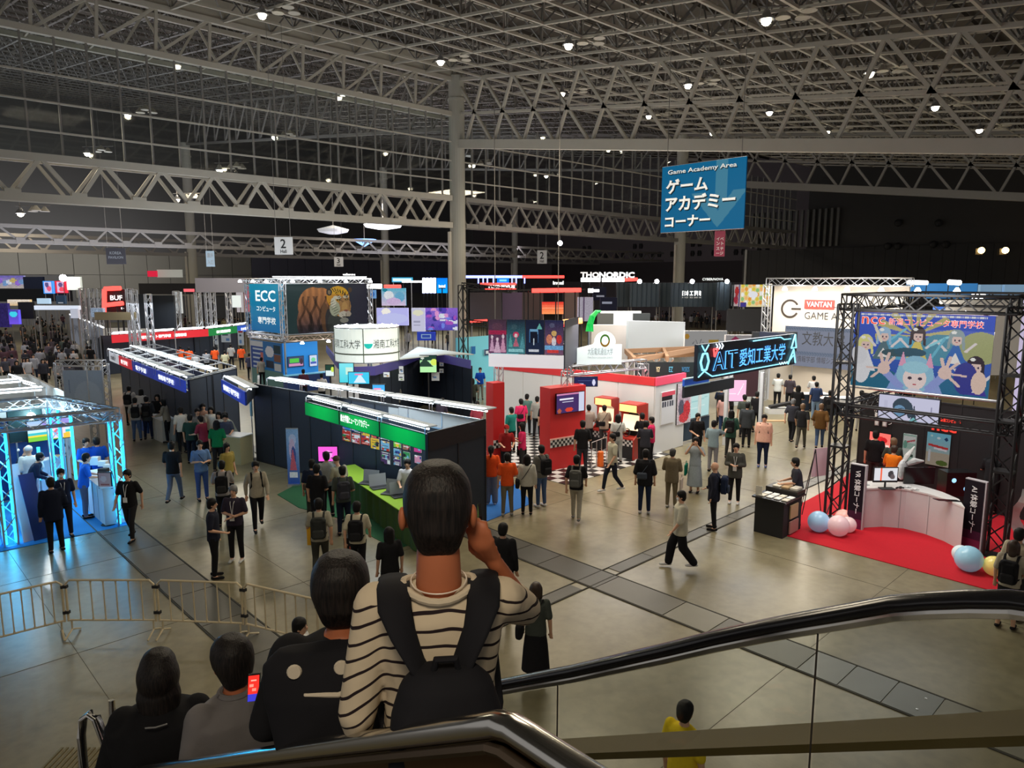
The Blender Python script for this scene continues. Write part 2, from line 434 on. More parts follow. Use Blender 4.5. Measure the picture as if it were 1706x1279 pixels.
def hall_truss(X,m,r,y_end,gmk=.09):
    t = thing('roof_truss',None,None,(X,YC,14.2),kind='structure')
    zt = lambda Y:roofz(Y); zm = lambda Y:15.9+.131*(Y-YC); zb = lambda Y:14.15+.133*(Y-YC)
    MB().bar((X,YC+.2,zt(YC)),(X,y_end,zt(y_end)),r*1.25,4).build('top_chord',m,t)
    MB().bar((X,YC+.2,zm(YC)),(X,y_end,zm(y_end)),r,4).build('middle_chord',m,t)
    MB().obox((X-.22,y_end,zb(y_end)-.28),(0,YC-y_end,zb(YC)-zb(y_end)),(0,0,1),(1,0,0),math.hypot(YC-y_end,zb(YC)-zb(y_end)),.5,.4).build('bottom_chord',m,t)
    n = int((YC-y_end)/2.43)
    for i in range(n+1):
        Y = YC-i*2.43
        a,b = (Y,Y+.0-.0),None
        for(ya,yb)in((Y,Y+.75 if i else Y),(Y,Y-1.6)):
            ybb = Y+1.5-.0 if yb>Y else(Y-3.1 if yb<Y else Y)
            if ybb>YC:ybb = YC
            if ybb<y_end:continue
            MB().bar((X,ya,zt(ya)),(X,ybb,zb(ybb)+.2),r,4).build('diagonal',m,t)
    return t
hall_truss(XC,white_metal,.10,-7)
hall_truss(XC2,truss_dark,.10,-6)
# the matching trusses on the other side of the column line
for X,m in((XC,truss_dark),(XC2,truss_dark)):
    t = thing('roof_truss',None,None,(X,YC,16),kind='structure'); b = MB(); n = 18
    for i in range(n):
        Y0,Y1 = YC+i*2.43,YC+(i+1)*2.43
        A0,A1,B0,B1 = [(X,Y,z)for Y,z in((Y0,roofz(Y0)),(Y1,roofz(Y1)),(Y0,15.0+.11*(Y0-YC)),(Y1,15.0+.11*(Y1-YC)))]
        b.bar(A0,A1,.1).bar(B0,B1,.14).bar(A0,B0,.08).bar(A0,B1,.08)
    b.build('truss_member',m,t)
# column line: upper truss, glazed screen, lower truss (two planes)
def flat_truss(name,Y,x0,x1,zb,zt,m,r,step,mode,dbl=0):
    t = thing(name,None,None,(x0,Y,zb),kind='structure')
    for z,rr in((zb,r*1.5),(zt,r*1.4)):
        MB().box((x0,Y-rr,z-rr),(x1,Y+rr,z+rr)).build('chord',m,t)
    n = int((x1-x0)/step)
    mbs = MB()
    for i in range(n):
        a = x0+i*step; md = MB()
        if mode=='W':
            md.bar((a,Y,zt),(a+step*.55,Y,zb),r).build('diagonal',m,t); MB().bar((a+step*.55,Y,zb),(a+step,Y,zt),r).build('diagonal',m,t)
            g = MB().box((a+step*.55-.28,Y-.16,zb-.1),(a+step*.55+.28,Y+.16,zb+.3)).build('gusset_plate',m,t)
        else:
            md.bar((a,Y,zb),(a+.15,Y,zt),r).build('upright',m,t); MB().bar((a,Y,zb),(a+step+.15,Y,zt),r).build('diagonal',m,t)
        if dbl:
            mbs.bar((a,Y+dbl,zt),(a+step*.5,Y+dbl,zb),r*.8).bar((a+step*.5,Y+dbl,zb),(a+step,Y+dbl,zt),r*.8)
            mbs.bar((a,Y,zt),(a,Y+dbl,zt),r*.6).bar((a,Y,zb),(a,Y+dbl,zb),r*.6)
    if dbl:
        for z in(zb,zt):mbs.box((x0,Y+dbl-.1,z-.1),(x1,Y+dbl+.1,z+.1))
        mbs.build('rear_frame',m,t)
    return t
flat_truss('column_line_truss',YC,-4.7,XC,15.8,17.78,white_metal,.085,2.32,'N',1.2)
bm_ = MB().box((-4.7,YC-.05,17.9),(XC,YC+.1,18.75)); struct('roof_girder',bm_,mat('cream_girder',(.50,.47,.40),.6))
flat_truss('lower_truss',YC,-7.1,XC-.5,9.3,10.9,white_metal,.11,2.32,'W',1.1)
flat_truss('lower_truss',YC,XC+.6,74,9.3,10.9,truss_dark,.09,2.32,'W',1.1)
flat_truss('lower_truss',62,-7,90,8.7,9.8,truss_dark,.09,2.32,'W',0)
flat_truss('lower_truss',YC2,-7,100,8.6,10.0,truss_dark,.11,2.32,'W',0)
gl = thing('window_1',None,None,(XC,YC,11),kind='structure')
mull = MB().box((-.035,-.05,11.0-11),(.035,.05,15.75-11)).mesh('mullion'); mull.materials.append(truss_dark)
k = -29
while k<39:
    o = bpy.data.objects.new('mullion',mull); COL.objects.link(o); o.parent = gl; o.location = (k*1.16,0,0); k+=1
for z in(11.95,13.1,14.2):
    MB().box((-6,YC-.06,z-.035),(74,YC+.02,z+.035)).build('transom',white_metal,gl)
gm = bpy.data.materials.new('thin_glass'); gm.use_nodes = True; nt = gm.node_tree; nt.nodes.clear()
go = nt.nodes.new('ShaderNodeOutputMaterial'); gx = nt.nodes.new('ShaderNodeMixShader'); gt = nt.nodes.new('ShaderNodeBsdfTransparent'); gg = nt.nodes.new('ShaderNodeBsdfGlossy')
gt.inputs[0].default_value = (.93,.96,.95,1); gg.inputs['Roughness'].default_value = .03; gx.inputs[0].default_value = .06
nt.links.new(gt.outputs[0],gx.inputs[1]); nt.links.new(gg.outputs[0],gx.inputs[2]); nt.links.new(gx.outputs[0],go.inputs[0])
GLASS = gm
MB().box((-6,YC-.012,11.0),(74,YC+.012,15.7)).build('pane',gm,gl)
# columns
def column(x,y,r,h,m):
    t = thing('column',None,None,(x,y,0),kind='structure')
    MB().lathe((x,y,0),[(r,0),(r,h)],20).build('shaft',m,t,smooth=False)
    MB().lathe((x,y,h-1.4),[(r+.07,0),(r+.07,.12)],20).build('collar',m,t)
    MB().obox((x-r-.28,y-.1,0),(1,0,0),(0,0,1),(0,1,0),.16,8.9,.16).build('drain_pipe',white_metal,t)
    return t
colm = mat('column_paint',(.42,.41,.36),.6,noise=.1,nscale=.6)
for x,y,h in((XC,YC,18),(XC2,YC,18),(XC,YC2,20),(XC2,YC2,20),(4.2,YC2,20),(76,YC2,18)):column(x,y,.47,h,colm)
MB().obox((XC-.26,YC-.26,14.2),(1,0,0),(0,0,1),(0,1,0),.52,4.4,.52).build('column_head',white_metal,kind='structure')
# far walls
wp = mat('pale_wall_panel',(.30,.29,.26),.8,noise=.06,nscale=.3)
w = thing('wall_back',None,None,(0,112,0),kind='structure')
MB().box((-25,112.2,0),(110,112.6,30)).build('backing',mat('dark_backing',(.15,.15,.155),.9),w)
k = -6
while k<30:
    for z0,z1 in((3.5,6.6),(6.66,9.9)):
        if 5<=k<=7 and z0<5:continue
        MB().box((k*3.1,112,z0),(k*3.1+3.02,112.2,z1)).build('wall_panel',wp if k<16 else mat('dim_wall_panel',(.13,.13,.18),.8),w)
    k+=1
hw = mat('dim_mauve_wall',(.15,.13,.14),.8)
w = thing('wall_far',None,None,(96,50,0),kind='structure')
MB().box((96,-20,0),(96.4,112,34)).build('wall_lining',hw,w)
MB().box((95.9,34,5.6),(96,90,8.7)).build('lower_band',mat('dark_lower_band',(.05,.042,.045),.8),w)
hole = MB()
for k in range(15):
    for dy in(0,1.2):
        for z in((9.9,11.3)if k%3==0 else(9.9,)):
            n = 10; c = Vector((95.97,38+k*3.6+dy,z)); hole.add([c]+[c+Vector((0,.42*math.cos(2*PI*i/n),.42*math.sin(2*PI*i/n)))for i in range(n)],[(0,1+i,1+(i+1)%n)for i in range(n)])
            hole.lathe(c,[(.3,-.4),(.3,.4)],6)
hole.build('round_air_nozzle',black,w)
# black curtain wall closing the hall at the right
cw = thing('wall_right',None,None,(75,20,0),kind='structure')
ck = MB(); y = -20; z1 = 9.2
charcoal = mat('charcoal_wall',(.020,.020,.023),.8)
while y<40.6:ck.box((75+(.06 if int(y*2)%2 else 0),y,0),(75.3,y+.98,z1)); y+=1.0
ck.build('curtain',charcoal,cw)
MB().box((75.35,-20,0),(75.6,34,18)).build('wall_lining',mat('charcoal_upper_wall',(.035,.034,.036),.85),cw)
lv = MB(); y = 30.6
while y<40.4:lv.box((74.9,y,9.4),(75.2,y+.24,13.2)); y+=.62
lv.build('louvre',mat('grey_louvre',(.10,.10,.10),.6),cw)
MB().box((74.85,40.45,0),(75.1,40.7,9.3)).build('edge_post',mat('pale_post',(.3,.3,.3),.6),cw)
vt = MB()
for(py_,px_)in((540/2.842+220,1060/2.842+1106),(540/2.842+220,1108/2.842+1106),(532/2.842+220,1275/2.842+1106),(532/2.842+220,1335/2.842+1106),(430/2.842+220,1110/2.842+1106),(430/2.842+220,1300/2.842+1106)):
    c = atX(px_,py_,74.9); vt.ball(c,.35)
vt.build('round_air_nozzle',black,cw)
# ceiling lamps: open cluster fitting with one burning lamp
def high_lamp(p,label,on=True):
    t = thing('ceiling_lamp',label,'lamp',p,'high ceiling lamps')
    p = Vector(p)
    MB().bar(p+Vector((0,0,.9)),p+Vector((0,0,.25)),.03).build('stem',truss_dark,t)
    MB().lathe(p,[(.09,.30),(.12,.2),(.26,.0),(.25,-.02)],14).build('reflector',alu,t)
    MB().ball(p+Vector((0,0,-.03)),.17,n=10,m=6).build('bulb',lamp_m,t)
    for k in range(3):
        q = p+Vector((.55+.5*(k%2),-.3-.45*k,.1)); MB().lathe(q,[(.06,.28),(.25,.02),(.25,0),(.02,.02)],12).build('unlit_reflector',white_metal,t)
    MB().bar(p+Vector((-.2,.2,.4)),p+Vector((1.2,-1.4,.4)),.025).build('bracket',truss_dark,t)
xs = (14.2,23.5,32.5,41.1,49.1,58); ys = (12.4,21.2,29.8)
wx = {14.2:'first',23.5:'second',32.5:'third',41.1:'fourth',49.1:'fifth',58:'sixth'}; wy = {12.4:'right',21.2:'middle',29.8:'left'}
for X in xs:
    for Y in ys:high_lamp((X,Y,roofz(Y)-.35),'burning ceiling lamp in the space frame, %s from the front in the %s-hand row'%(wx[X],wy[Y]))
for i,(px_,py_)in enumerate(((213,190),(457,228),(145,255),(366,283),(34,355),(295,332),(788,275),(910,293),(1035,252),(570,160))):
    p = atY(px_,py_,44+(i%3)*5); high_lamp(p,'small ceiling lamp seen through the glazed screen, number %d from the left of its scattered row'%(i+1)if 0 else
'distant ceiling lamp behind the glazed screen, %s'%('above the upper left of the screen','left of the column at screen height','above the lower truss at far left','above the lower truss left of the hall sign','low at the far left edge','low behind the lower truss','just right of the column','right of the column below the truss','above the blue hanging banner','near the top of the column line')[i])
# hanging hall signs
def hang_sign(px0,py0,px1,py1,dep,body,label,bg,ink,small=None,cat='sign'):
    a,b,c = atD(px0,py1,dep),atD(px1,py1,dep),atD(px0,py0,dep)
    r = (b-a); r.z = 0; w = r.length; r.normalize(); h = c.z-a.z; n = r.cross(Vector((0,0,1)))
    t = thing('hanging_sign',label,cat,a); m = mat('sign_face_%d_%d_%d'%bg,lin(bg),.6,emit=.10)
    MB().obox(a-n*.0,r,(0,0,1),-n,w,h,.06).build('board',m,t)
    for k in(.1,.9):MB().bar(a+r*w*k+Vector((0,0,h)),Vector(((a+r*w*k).x,(a+r*w*k).y,roofz(a.y))),.012,4).build('wire',truss_dark,t)
    for i,(s_,fx,fy,fw,fh,mm)in enumerate(body):text(s_,a+r*w*fx+Vector((0,0,h*fy)),r,(0,0,1),h*fh,mm,t,width=w*fw,bold=.02,depth=.015)
    return t
hang_sign(458,395,488,424,34,[('2',.34,.36,.30,.52,glyph_k),('Hall',.32,.08,.34,.2,glyph_k)],'white hanging sign with a black 2 above the left booths',(215,215,215),0)
hang_sign(557,428,572,444,60,[('3',.3,.36,.34,.52,glyph_k),('Hall',.28,.08,.4,.2,glyph_k)],'small white hanging sign with a black 3 over the tiger banner',(200,200,205),0)
hang_sign(895,417,911,439,62,[('2',.28,.36,.4,.52,glyph_k),('Hall',.28,.08,.4,.2,glyph_k)],'small white hanging sign with a black 2 right of the column',(205,205,205),0)
hang_sign(178,413,210,440,50,[('KOREA',.2,.6,.6,.18,glyph_g),('PAVILION',.12,.34,.76,.16,glyph_g)],'dark hanging sign at the far left below the lower truss',(28,28,36),0)
hang_sign(344,418,358,444,55,[('展示',.15,.55,.7,.3,glyph_g),('入口',.15,.12,.7,.3,glyph_g)],'narrow blue-grey hanging sign right of the far left column',(110,130,145),0)
hang_sign(1190,385,1207,427,33,[('イベ',.15,.62,.7,.14,glyph_w),('ント',.15,.44,.7,.14,glyph_w),('ステ',.15,.24,.7,.13,glyph_w),('ージ',.15,.06,.7,.13,glyph_w)],'narrow dusty pink hanging banner just under the blue banner',(150,60,84),0)
# the big blue banner
X = 20.0; a = atX(1101,387,X); a.z = 7.55; w = 2.95; h = 2.07; r = Vector((0,-1,0))
t = thing('hanging_banner','large blue hanging banner with white lettering and a pale arrow over the right booths','banner',a)
def arrow_fn(U,V):
    C = np.broadcast_to(np.array(lin((0,140,200))),U.shape+(3,)).copy()
    k = (abs(U-.73)<.07)&(V>.3)|((V<.55)&(V>.03)&(abs(U-.70)<(V-.03)*.62)&(abs(U-.70)>(V-.28)*.62))
    C[k] = lin((92,178,214)); return C
painted('banner_cloth',a+Vector((-.02,0,0)),r,(0,0,1),w,h,118,83,arrow_fn,paintmat('banner_cloth_print',.38),t)  # cloth and letters glow on their own, in place of light on them
MB().obox(a+Vector((.0,0,0)),r,(0,0,1),(1,0,0),w,h,.03).build('backing',mat('blue_cloth',lin((0,120,175)),.8),t)
for z in(0,h):MB().bar(a+Vector((0,0,z)),a+r*w+Vector((0,0,z)),.02,8).build('pole',alu,t)
for k in(.06,.94):MB().bar(a+r*w*k+Vector((0,0,h)),a+r*w*k+Vector((0,0,h+5.6)),.01,4).build('wire',truss_dark,t)
gbl = mat('banner_white',(.86,.86,.84),.6,emit=.45); shd = mat('banner_letter_shadow',(.01,.03,.045),.6)
for s_,fx,fy,fw,fh,bo in(('Game Academy Area',.08,.855,.82,.085,.02),('ゲーム',.06,.58,.52,.22,.05),('アカデミー',.06,.31,.84,.24,.05),('コーナー',.06,.07,.56,.17,.05)):
    text(s_,a+r*(w*fx+.02)+Vector((-.03,0,h*fy-.03)),r,(0,0,1),h*fh,shd,t,'lettering_shadow',.005,bo+.015,width=w*fw)
    text(s_,a+r*w*fx+Vector((-.045,0,h*fy)),r,(0,0,1),h*fh,gbl,t,'lettering',.005,bo,width=w*fw)
# ================================================================== BOOTHS
NY,NX = Vector((0,-1,0)),Vector((1,0,0)); Z = Vector((0,0,1))
def rect(pl,c,pxl,pyt,pyb,pxr):
    """upright rectangle in plane X=c or Y=c: left edge from (pxl,pyt) to (pxl,pyb), right edge at pxr"""
    f = atX if pl=='X' else atY
    a,b = f(pxl,pyt,c),f(pxl,pyb,c)
    k = 1 if pl=='X' else 0
    lo = Vector((c,(a.y+b.y)/2,b.z))if k else Vector(((a.x+b.x)/2,c,b.z))
    q = f(pxr,(pyt+pyb)/2,c)
    return lo,(NY if k else NX),abs(q.y-lo.y)if k else abs(q.x-lo.x),a.z-b.z
def board(name,label,cat,R,fn,nx=60,ny=40,m=None,th=.04,group=None,edge=None,parent=None):
    o,r,w,h = R; n = r.cross(Z)
    t = parent or thing(name,label,cat,o,group)
    MB().obox(o-n*th,r,Z,n,w,h,th*.98).build('backing' if not parent else name+'_backing',edge or white,t)
    painted('print' if not parent else name,o+n*.004,r,Z,w,h,nx,ny,fn,m,t)
    return t
def quadpoly(pts,z0=0.0,z1=.012):return MB().prism([(p.x,p.y)for p in pts],z0,z1)
def fixture(parent,a,b,w=.35,z=2.8,name='light_fixture'):
    a,b = Vector((a[0],a[1],z)),Vector((b[0],b[1],z)); d = (b-a).normalized(); n = Vector((-d.y,d.x,0))
    MB().obox(a-n*w/2,d,n,Z,(b-a).length,w,.03).build(name,mat('fixture_tray',(.30,.33,.35),.5,emit=.10,ecol=(.8,.93,1)),parent)
    t = MB(); t.bar(a+d*.1+n*.0-Z*.05,b-d*.1-Z*.05,.025,6); t.bar(a+d*.1-n*w*.42+Z*.05,b-d*.1-n*w*.42+Z*.05,.022,6)
    t.build('fluorescent_tube',tube_m,parent)
    MB().obox(a-n*w/2+Z*.032+d*.06,d,n,Z,(b-a).length-.12,w*.38,.012).build('lit_diffuser',diff_m,parent)
    for q in(a,b):MB().bar(q-n*w/2+Z*.02,q-n*w/2-Z*.32,.012,4).build('hanger',alu,parent)
# ---- booth with the green fascia (centre left) ----
A0,A1,A2 = at(430,767),Vector((11.42,12.95,0)),Vector((9.42,12.62,0))
bg = thing('exhibition_booth','long navy panel booth with green fascia and a wall of small posters','booth',(10.6,17,0))
panel_run(bg,A0,A1,0,2.62,.99,navy,thick=.06); panel_run(bg,A1,A2,0,2.62,.99,navy,thick=.06)
Fa,Fb = at(507,666,2.66),Vector((9.42,12.62,2.66))
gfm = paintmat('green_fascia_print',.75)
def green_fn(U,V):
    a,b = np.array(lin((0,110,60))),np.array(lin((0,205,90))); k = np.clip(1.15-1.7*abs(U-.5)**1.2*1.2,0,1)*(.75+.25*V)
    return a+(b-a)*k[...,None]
Ld = (Fb-Fa); Ld.z = 0; L = Ld.length; fd = Ld.normalized(); fn_ = fd.cross(Z)
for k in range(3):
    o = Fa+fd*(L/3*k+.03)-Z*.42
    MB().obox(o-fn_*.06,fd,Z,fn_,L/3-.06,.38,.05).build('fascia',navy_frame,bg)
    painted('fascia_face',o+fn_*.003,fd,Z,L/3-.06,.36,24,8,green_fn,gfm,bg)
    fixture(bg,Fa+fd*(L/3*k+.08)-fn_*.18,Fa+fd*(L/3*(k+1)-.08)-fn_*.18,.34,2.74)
text('総合学園ヒューマンアカデミー',Fa+fd*(L/3+.12)-Z*.30+fn_*.02,fd,Z,.20,glyph_we,bg,bold=.03,width=L/3*.72)
MB().obox(Fa-Z*.44-fn_*.07,fd,Z,fn_,L,.035,.06).build('fascia_rail',navy_frame,bg)
# fascia end returns
for p,q in((Fa,Fa+Vector((1.0,.0,0))),(Fb,A1+Z*2.66)):
    d = (q-p); d.z = 0; MB().obox(Vector((p.x,p.y,2.24)),d,Z,d.cross(Z),d.length,.42,.05).build('fascia_return',navy_frame,bg)
# light boxes along the back wall
bd = (A1-A0).normalized(); BL = (A1-A0).length; bn = Vector((-bd.y,bd.x,0))
for k in range(5):
    s0 = A0+bd*(BL*(.06+.188*k)); s1 = A0+bd*(BL*(.06+.188*(k+1))-.1); fixture(bg,s0+bn*.35,s1+bn*.35,.5,2.82)
grey_up = mat('grey_upper_panel',(.30,.33,.36),.6)
ud = (Vector((11.25,12.95,0))-Vector((10.75,18.0,0)))
panel_run(bg,Vector((10.72,18.1,0)),Vector((11.30,13.0,0)),2.22,2.66,1.25,grey_up,alu,thick=.03,name='upper_panel')
# posters on the wall
def wallpt(px,py,off=.05):
    d = ray(px,py); o = Vector((0,0,CZ)); n = Vector((bd.y,-bd.x,0)); p0 = A0+n*off; t = (p0-o).dot(n)/d.dot(n); return o+d*t
rows = [(571,698,585,716),(586,703,601,720),(602,707,617,726),(619,711,633,730),(634,715,650,733),(656,721,669,746),(671,726,684,750),(690,731,703,754),(709,735,723,760),
(571,715,586,735),(587,720,601,739),(602,724,617,741),(618,728,633,748),(635,733,650,751),(656,746,669,760),(672,751,684,768),(691,757,703,775),(710,762,723,780),(635,751,651,773),(656,759,669,776)]
ords = ['leftmost','second','third','fourth','fifth','sixth','seventh','eighth','ninth']
for i,(x0,y0,x1,y1)in enumerate(rows):
    a,b = wallpt(x0,y0),wallpt(x1,y0+(x1-x0)*.2); lo = wallpt(x0,y1-2)
    w = (Vector((b.x-a.x,b.y-a.y,0))).length; h = a.z-lo.z
    row = 'top' if i<9 else('middle' if i<18 else 'bottom'); k = i%9 if i<18 else i-18+4
    board('poster','%s-row small poster on the navy wall behind the green counter, %s from the left'%(row,ords[k]),'poster',(lo,bd,w*.92,h*.95),poster_fn(i+11,[(60,140,220),(235,235,240),(180,150,110),(220,90,90),(215,220,225),(120,190,70),(150,110,90),(200,70,140),(225,190,180)][i%9]if i<9 else None),14,18,None,.015,'small posters on the navy wall')
# green counter with cloth
T0,T1 = at(590,800,.75),at(694,868,.75); td = (T1-T0).normalized(); tn = Vector((-td.y,td.x,0)); TL = (T1-T0).length
ct = thing('covered_counter','long counter covered in green cloth under the poster wall','counter',(T0.x,T0.y,0))
gcl = mat('lime_cloth',lin((120,160,30)),.85,noise=.08); gcd = mat('dark_green_cloth',lin((62,90,38)),.9,noise=.1)
T00 = T0-td*1.6
MB().obox(Vector((T00.x,T00.y,.72)),td,tn,Z,TL+1.6,.62,.03).build('tabletop',gcl,ct)
f = MB(); n = 70
for side,off in((0,0),(1,.62)):
    P = [T00+td*((TL+1.6)*i/n)+tn*(off+.02*math.sin(i*1.1))for i in range(n+1)]
    for i in range(n):f.quad((P[i].x,P[i].y,.02),(P[i+1].x,P[i+1].y,.02),(P[i+1].x,P[i+1].y,.735),(P[i].x,P[i].y,.735))
f.build('cloth_skirt',gcd,ct,kind='stuff')
MB().obox(Vector((T00.x,T00.y,.735))-tn*.012,td,Z,-tn,TL+1.6,.025,.01).build('cloth_hem',gcl,ct)
MB().prism([(p.x,p.y)for p in(at(462,824),at(498,846),at(560,862),at(640,905),at(655,917),at(700,902),Vector((11.3,13.1,0)),Vector((10.9,18,0)),Vector((10.6,20,0)))],0,.012).build('carpet',mat('green_carpet',lin((22,82,48)),.95,noise=.15,nscale=20),None,'dark green carpet under the green-covered counter','carpet')
def laptop(p,ang,label,scr,sc=1.0,group=None,opn=100):
    t = thing('laptop',label,'laptop',p,group); t.rotation_euler = (0,0,ang)
    w,d = .36*sc,.25*sc
    a = MB().box((-w/2,-d/2,.0),(w/2,d/2,.018)); me = a.mesh('base'); me.materials.append(mat('dark_laptop_shell',(.03,.035,.045),.4)); link0('base',me,t)
    k = MB();
    for r_ in range(4):
        for c_ in range(10):k.box((-w/2+.03+c_*.031*sc,-d/2+.10+r_*.03*sc,.018),(-w/2+.055+c_*.031*sc,-d/2+.122+r_*.03*sc,.021))
    me = k.mesh('key'); me.materials.append(black); o = link0('key',me,t); o['kind'] = 'stuff'
    s = MB().box((-w/2,0,0),(w/2,.012,.24*sc)); me = s.mesh('lid'); me.materials.append(mat('laptop_lid',scr if scr else(.25,.27,.30),.4,emit=.8 if scr else 0))
    o = link0('lid',me,t); o.location = (0,d/2,.018); o.rotation_euler = (-math.radians(opn-90),0,0)
    return t
def link0(name,me,parent):
    o = bpy.data.objects.new(name,me); COL.objects.link(o); o.parent = parent; return o
AW = YAW-PI/2  # turned so that the local -Y side faces the photographer
for i,(x,y,s_,lab)in enumerate(((613,805,None,'grey open laptop at the left end of the green counter'),(633,812,(.03,.08,.2),'laptop with a dark blue screen, second on the green counter'),(652,822,None,'grey open laptop in the middle of the green counter'),(668,826,(.35,.5,.75),'laptop with a pale blue screen beside the striped man\'s head'))):
    p = at(x,y,.76); laptop(p,AW+(.5 if i%2 else-.3),lab,s_,1.25)
# pink monitor
def monitor(R,label,fn,stand=None,nx=40,ny=24,cat='monitor',m=None,group=None):
    o,r,w,h = R; n = r.cross(Z); t = thing('monitor',label,cat,Vector((o.x,o.y,stand if stand is not None else o.z)),group)
    bz = MB().obox(o-n*.05-r*.02-Z*.02,r,Z,n,w+.04,h+.04,.05).build('bezel',screen_dark,t)
    painted('screen',o+n*.004,r,Z,w,h,nx,ny,fn,m or SCREEN,bz)
    if stand is not None:
        c = o+r*w/2-n*.04
        MB().obox(Vector((c.x,c.y,stand))-r*.03,r,Z,-n,.06,c.z-stand+.05,.03).build('stand',black,t)
        MB().obox(Vector((c.x,c.y,stand))-r*.14-n*.08,r,n,Z,.28,.2,.015).build('foot',black,t)
    return t
d2 = Vector((math.sin(YAW),-math.cos(YAW),0))
def rectD(pxl,pyt,pyb,pxr,z=None,dep=None,r=None):
    """upright rectangle facing the viewer's side, at depth dep"""
    r = (r or d2).normalized(); a,b = atD(pxl,pyb,dep),atD(pxl,pyt,dep)
    n = r.cross(Z); q = ray(pxr,(pyt+pyb)/2); t = (a-Vector((0,0,CZ))).dot(n)/q.dot(n); q = Vector((0,0,CZ))+q*t
    up = ray(pxl,pyt); t = (a-Vector((0,0,CZ))).dot(n)/up.dot(n); up = Vector((0,0,CZ))+up*t
    return a,r,(Vector((q.x-a.x,q.y-a.y,0))).length,up.z-a.z
monitor(rectD(531,744,768,562,dep=21.3),'monitor with a bright pink screen at the left of the green counter',blobs((236,90,210),[('e',.5,.45,.22,.3,(240,150,225)),('e',.5,.4,.1,.15,(120,40,90))]),.95)
p = at(522,790,.75)
t = thing('sanitiser_bottle','clear pump bottle beside the pink monitor','bottle',p)
MB().lathe(p,[(.05,0),(.05,.16),(.02,.2),(.02,.24)],10).build('body',mat('milky_plastic',(.6,.65,.68),.3),t); MB().bar(p+Z*.24,p+Z*.26+d2*.07,.012).build('pump',white,t)
# roll-up banner at the left end of the counter
def rollup(px0,py0,px1,py1,dep,label,fn,m=None,nx=24,ny=60,cat='banner'):
    R = rectD(px0,py0,py1,px1,dep=dep); o,r,w,h = R; n = r.cross(Z)
    o = Vector((o.x,o.y,max(.05,o.z))); t = thing('roll_up_banner',label,cat,(o.x,o.y,0))
    painted('banner_print',o,r,Z,w,h,nx,ny,fn,m,t)
    MB().obox(o-n*.01,r,Z,n,w,h,.006).build('banner_sheet',white,t)
    MB().obox(o-n*.09-Z*.05,r,n,Z,w,.18,.06).build('base_case',alu,t); MB().bar(o+r*w/2-n*.03,o+r*w/2-n*.03+Z*h,.012).build('support_pole',alu,t)
    MB().bar(o+Z*h-n*.004,o+Z*h+r*w-n*.004,.015).build('top_rail',alu,t)
    return t
def anime_banner(U,V):
    C = blobs(((40,80,170),(150,190,235)),[('e',.5,.8,.3,.1,(190,205,240)),('e',.45,.62,.25,.2,(210,190,225)),('e',.55,.5,.2,.18,(70,90,160)),('t',.5,.45,.3,.2,(200,100,120)),('r',.5,.16,.35,.05,(235,240,250))],nz=.1)(U,V); return C
rollup(481,733,499,825,21.2,'blue illustrated roll-up banner standing on green carpet left of the counter',anime_banner)
# ---- small blue fascia booth behind (left of the navy wall) ----
bb = thing('exhibition_booth','navy panel booth with one short blue fascia board left of the long navy wall','booth',at(400,700))
P0,P1 = at(368,632,2.66),at(407,653,2.66); d = (P1-P0); d.z = 0; n = d.normalized().cross(Z)
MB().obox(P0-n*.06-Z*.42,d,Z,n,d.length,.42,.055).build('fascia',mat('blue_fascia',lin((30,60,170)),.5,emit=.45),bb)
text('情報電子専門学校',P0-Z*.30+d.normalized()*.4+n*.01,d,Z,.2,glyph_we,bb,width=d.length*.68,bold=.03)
W0 = at(372,745); panel_run(bb,Vector((P0.x+1.6,P0.y+.6,0)),Vector((A0.x+.1,A0.y-.1,0)),0,2.6,.99,navy)
MB().obox(P1-n*.06-Z*.42,Vector((A0.x-P1.x,A0.y-P1.y,0)),Z,n,(Vector((A0.x-P1.x,A0.y-P1.y,0))).length,.42,.05).build('fascia_return',navy_frame,bb)
fixture(bb,P0-n*.25+d*.03,P1-n*.25-d*.03,.4,2.75)
# microphone-style stand beside the wall
p = at(423,765); t = thing('light_stand','tall slim metal stand in front of the long navy wall','stand',p)
MB().bar(p,p+Z*1.5,.018,6).build('pole',alu,t); MB().bar(p+Z*1.5,p+Z*2.1,.045,6).build('head',mat('grey_blue_lens',(.2,.4,.5),.3),t); MB().lathe(p,[(.2,0),(.2,.02),(.03,.04)],12).build('foot',black,t)
# ---- blue fascia row (left) ----
C0,C1,C2 = at(181,586,2.62),at(307,634,2.62),at(393,612,2.62)
cb = thing('exhibition_booth','long navy booth row with white, red and blue fascia boards and open lit top','booth',(C1.x,C1.y,0))
Gc = lambda v:Vector((v.x,v.y,0))
panel_run(cb,Gc(C0)+Vector((.5,0,0)),Gc(C1)+Vector((.25,.3,0)),0,2.2,1.98,navy); panel_run(cb,Gc(C1)+Vector((.25,.3,0)),Gc(C2),0,2.6,.99,navy)
d = Gc(C1-C0).normalized(); n = d.cross(Z); L = (C1-C0).length; segs = [(.0,.17,(205,210,220),'大阪総合'),(.17,.38,(205,40,55),'専門学校'),(.38,.66,(28,50,150),'電子学園'),(.66,1,(28,55,165),'情報専門学校')]
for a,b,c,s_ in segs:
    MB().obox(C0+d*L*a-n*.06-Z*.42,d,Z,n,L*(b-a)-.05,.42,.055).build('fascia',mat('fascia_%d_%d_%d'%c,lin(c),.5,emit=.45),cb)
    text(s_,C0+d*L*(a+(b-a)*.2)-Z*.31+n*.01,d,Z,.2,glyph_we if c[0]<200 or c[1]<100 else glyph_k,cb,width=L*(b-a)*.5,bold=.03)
e = Gc(C2-C1).normalized(); EL = (C2-C1).length
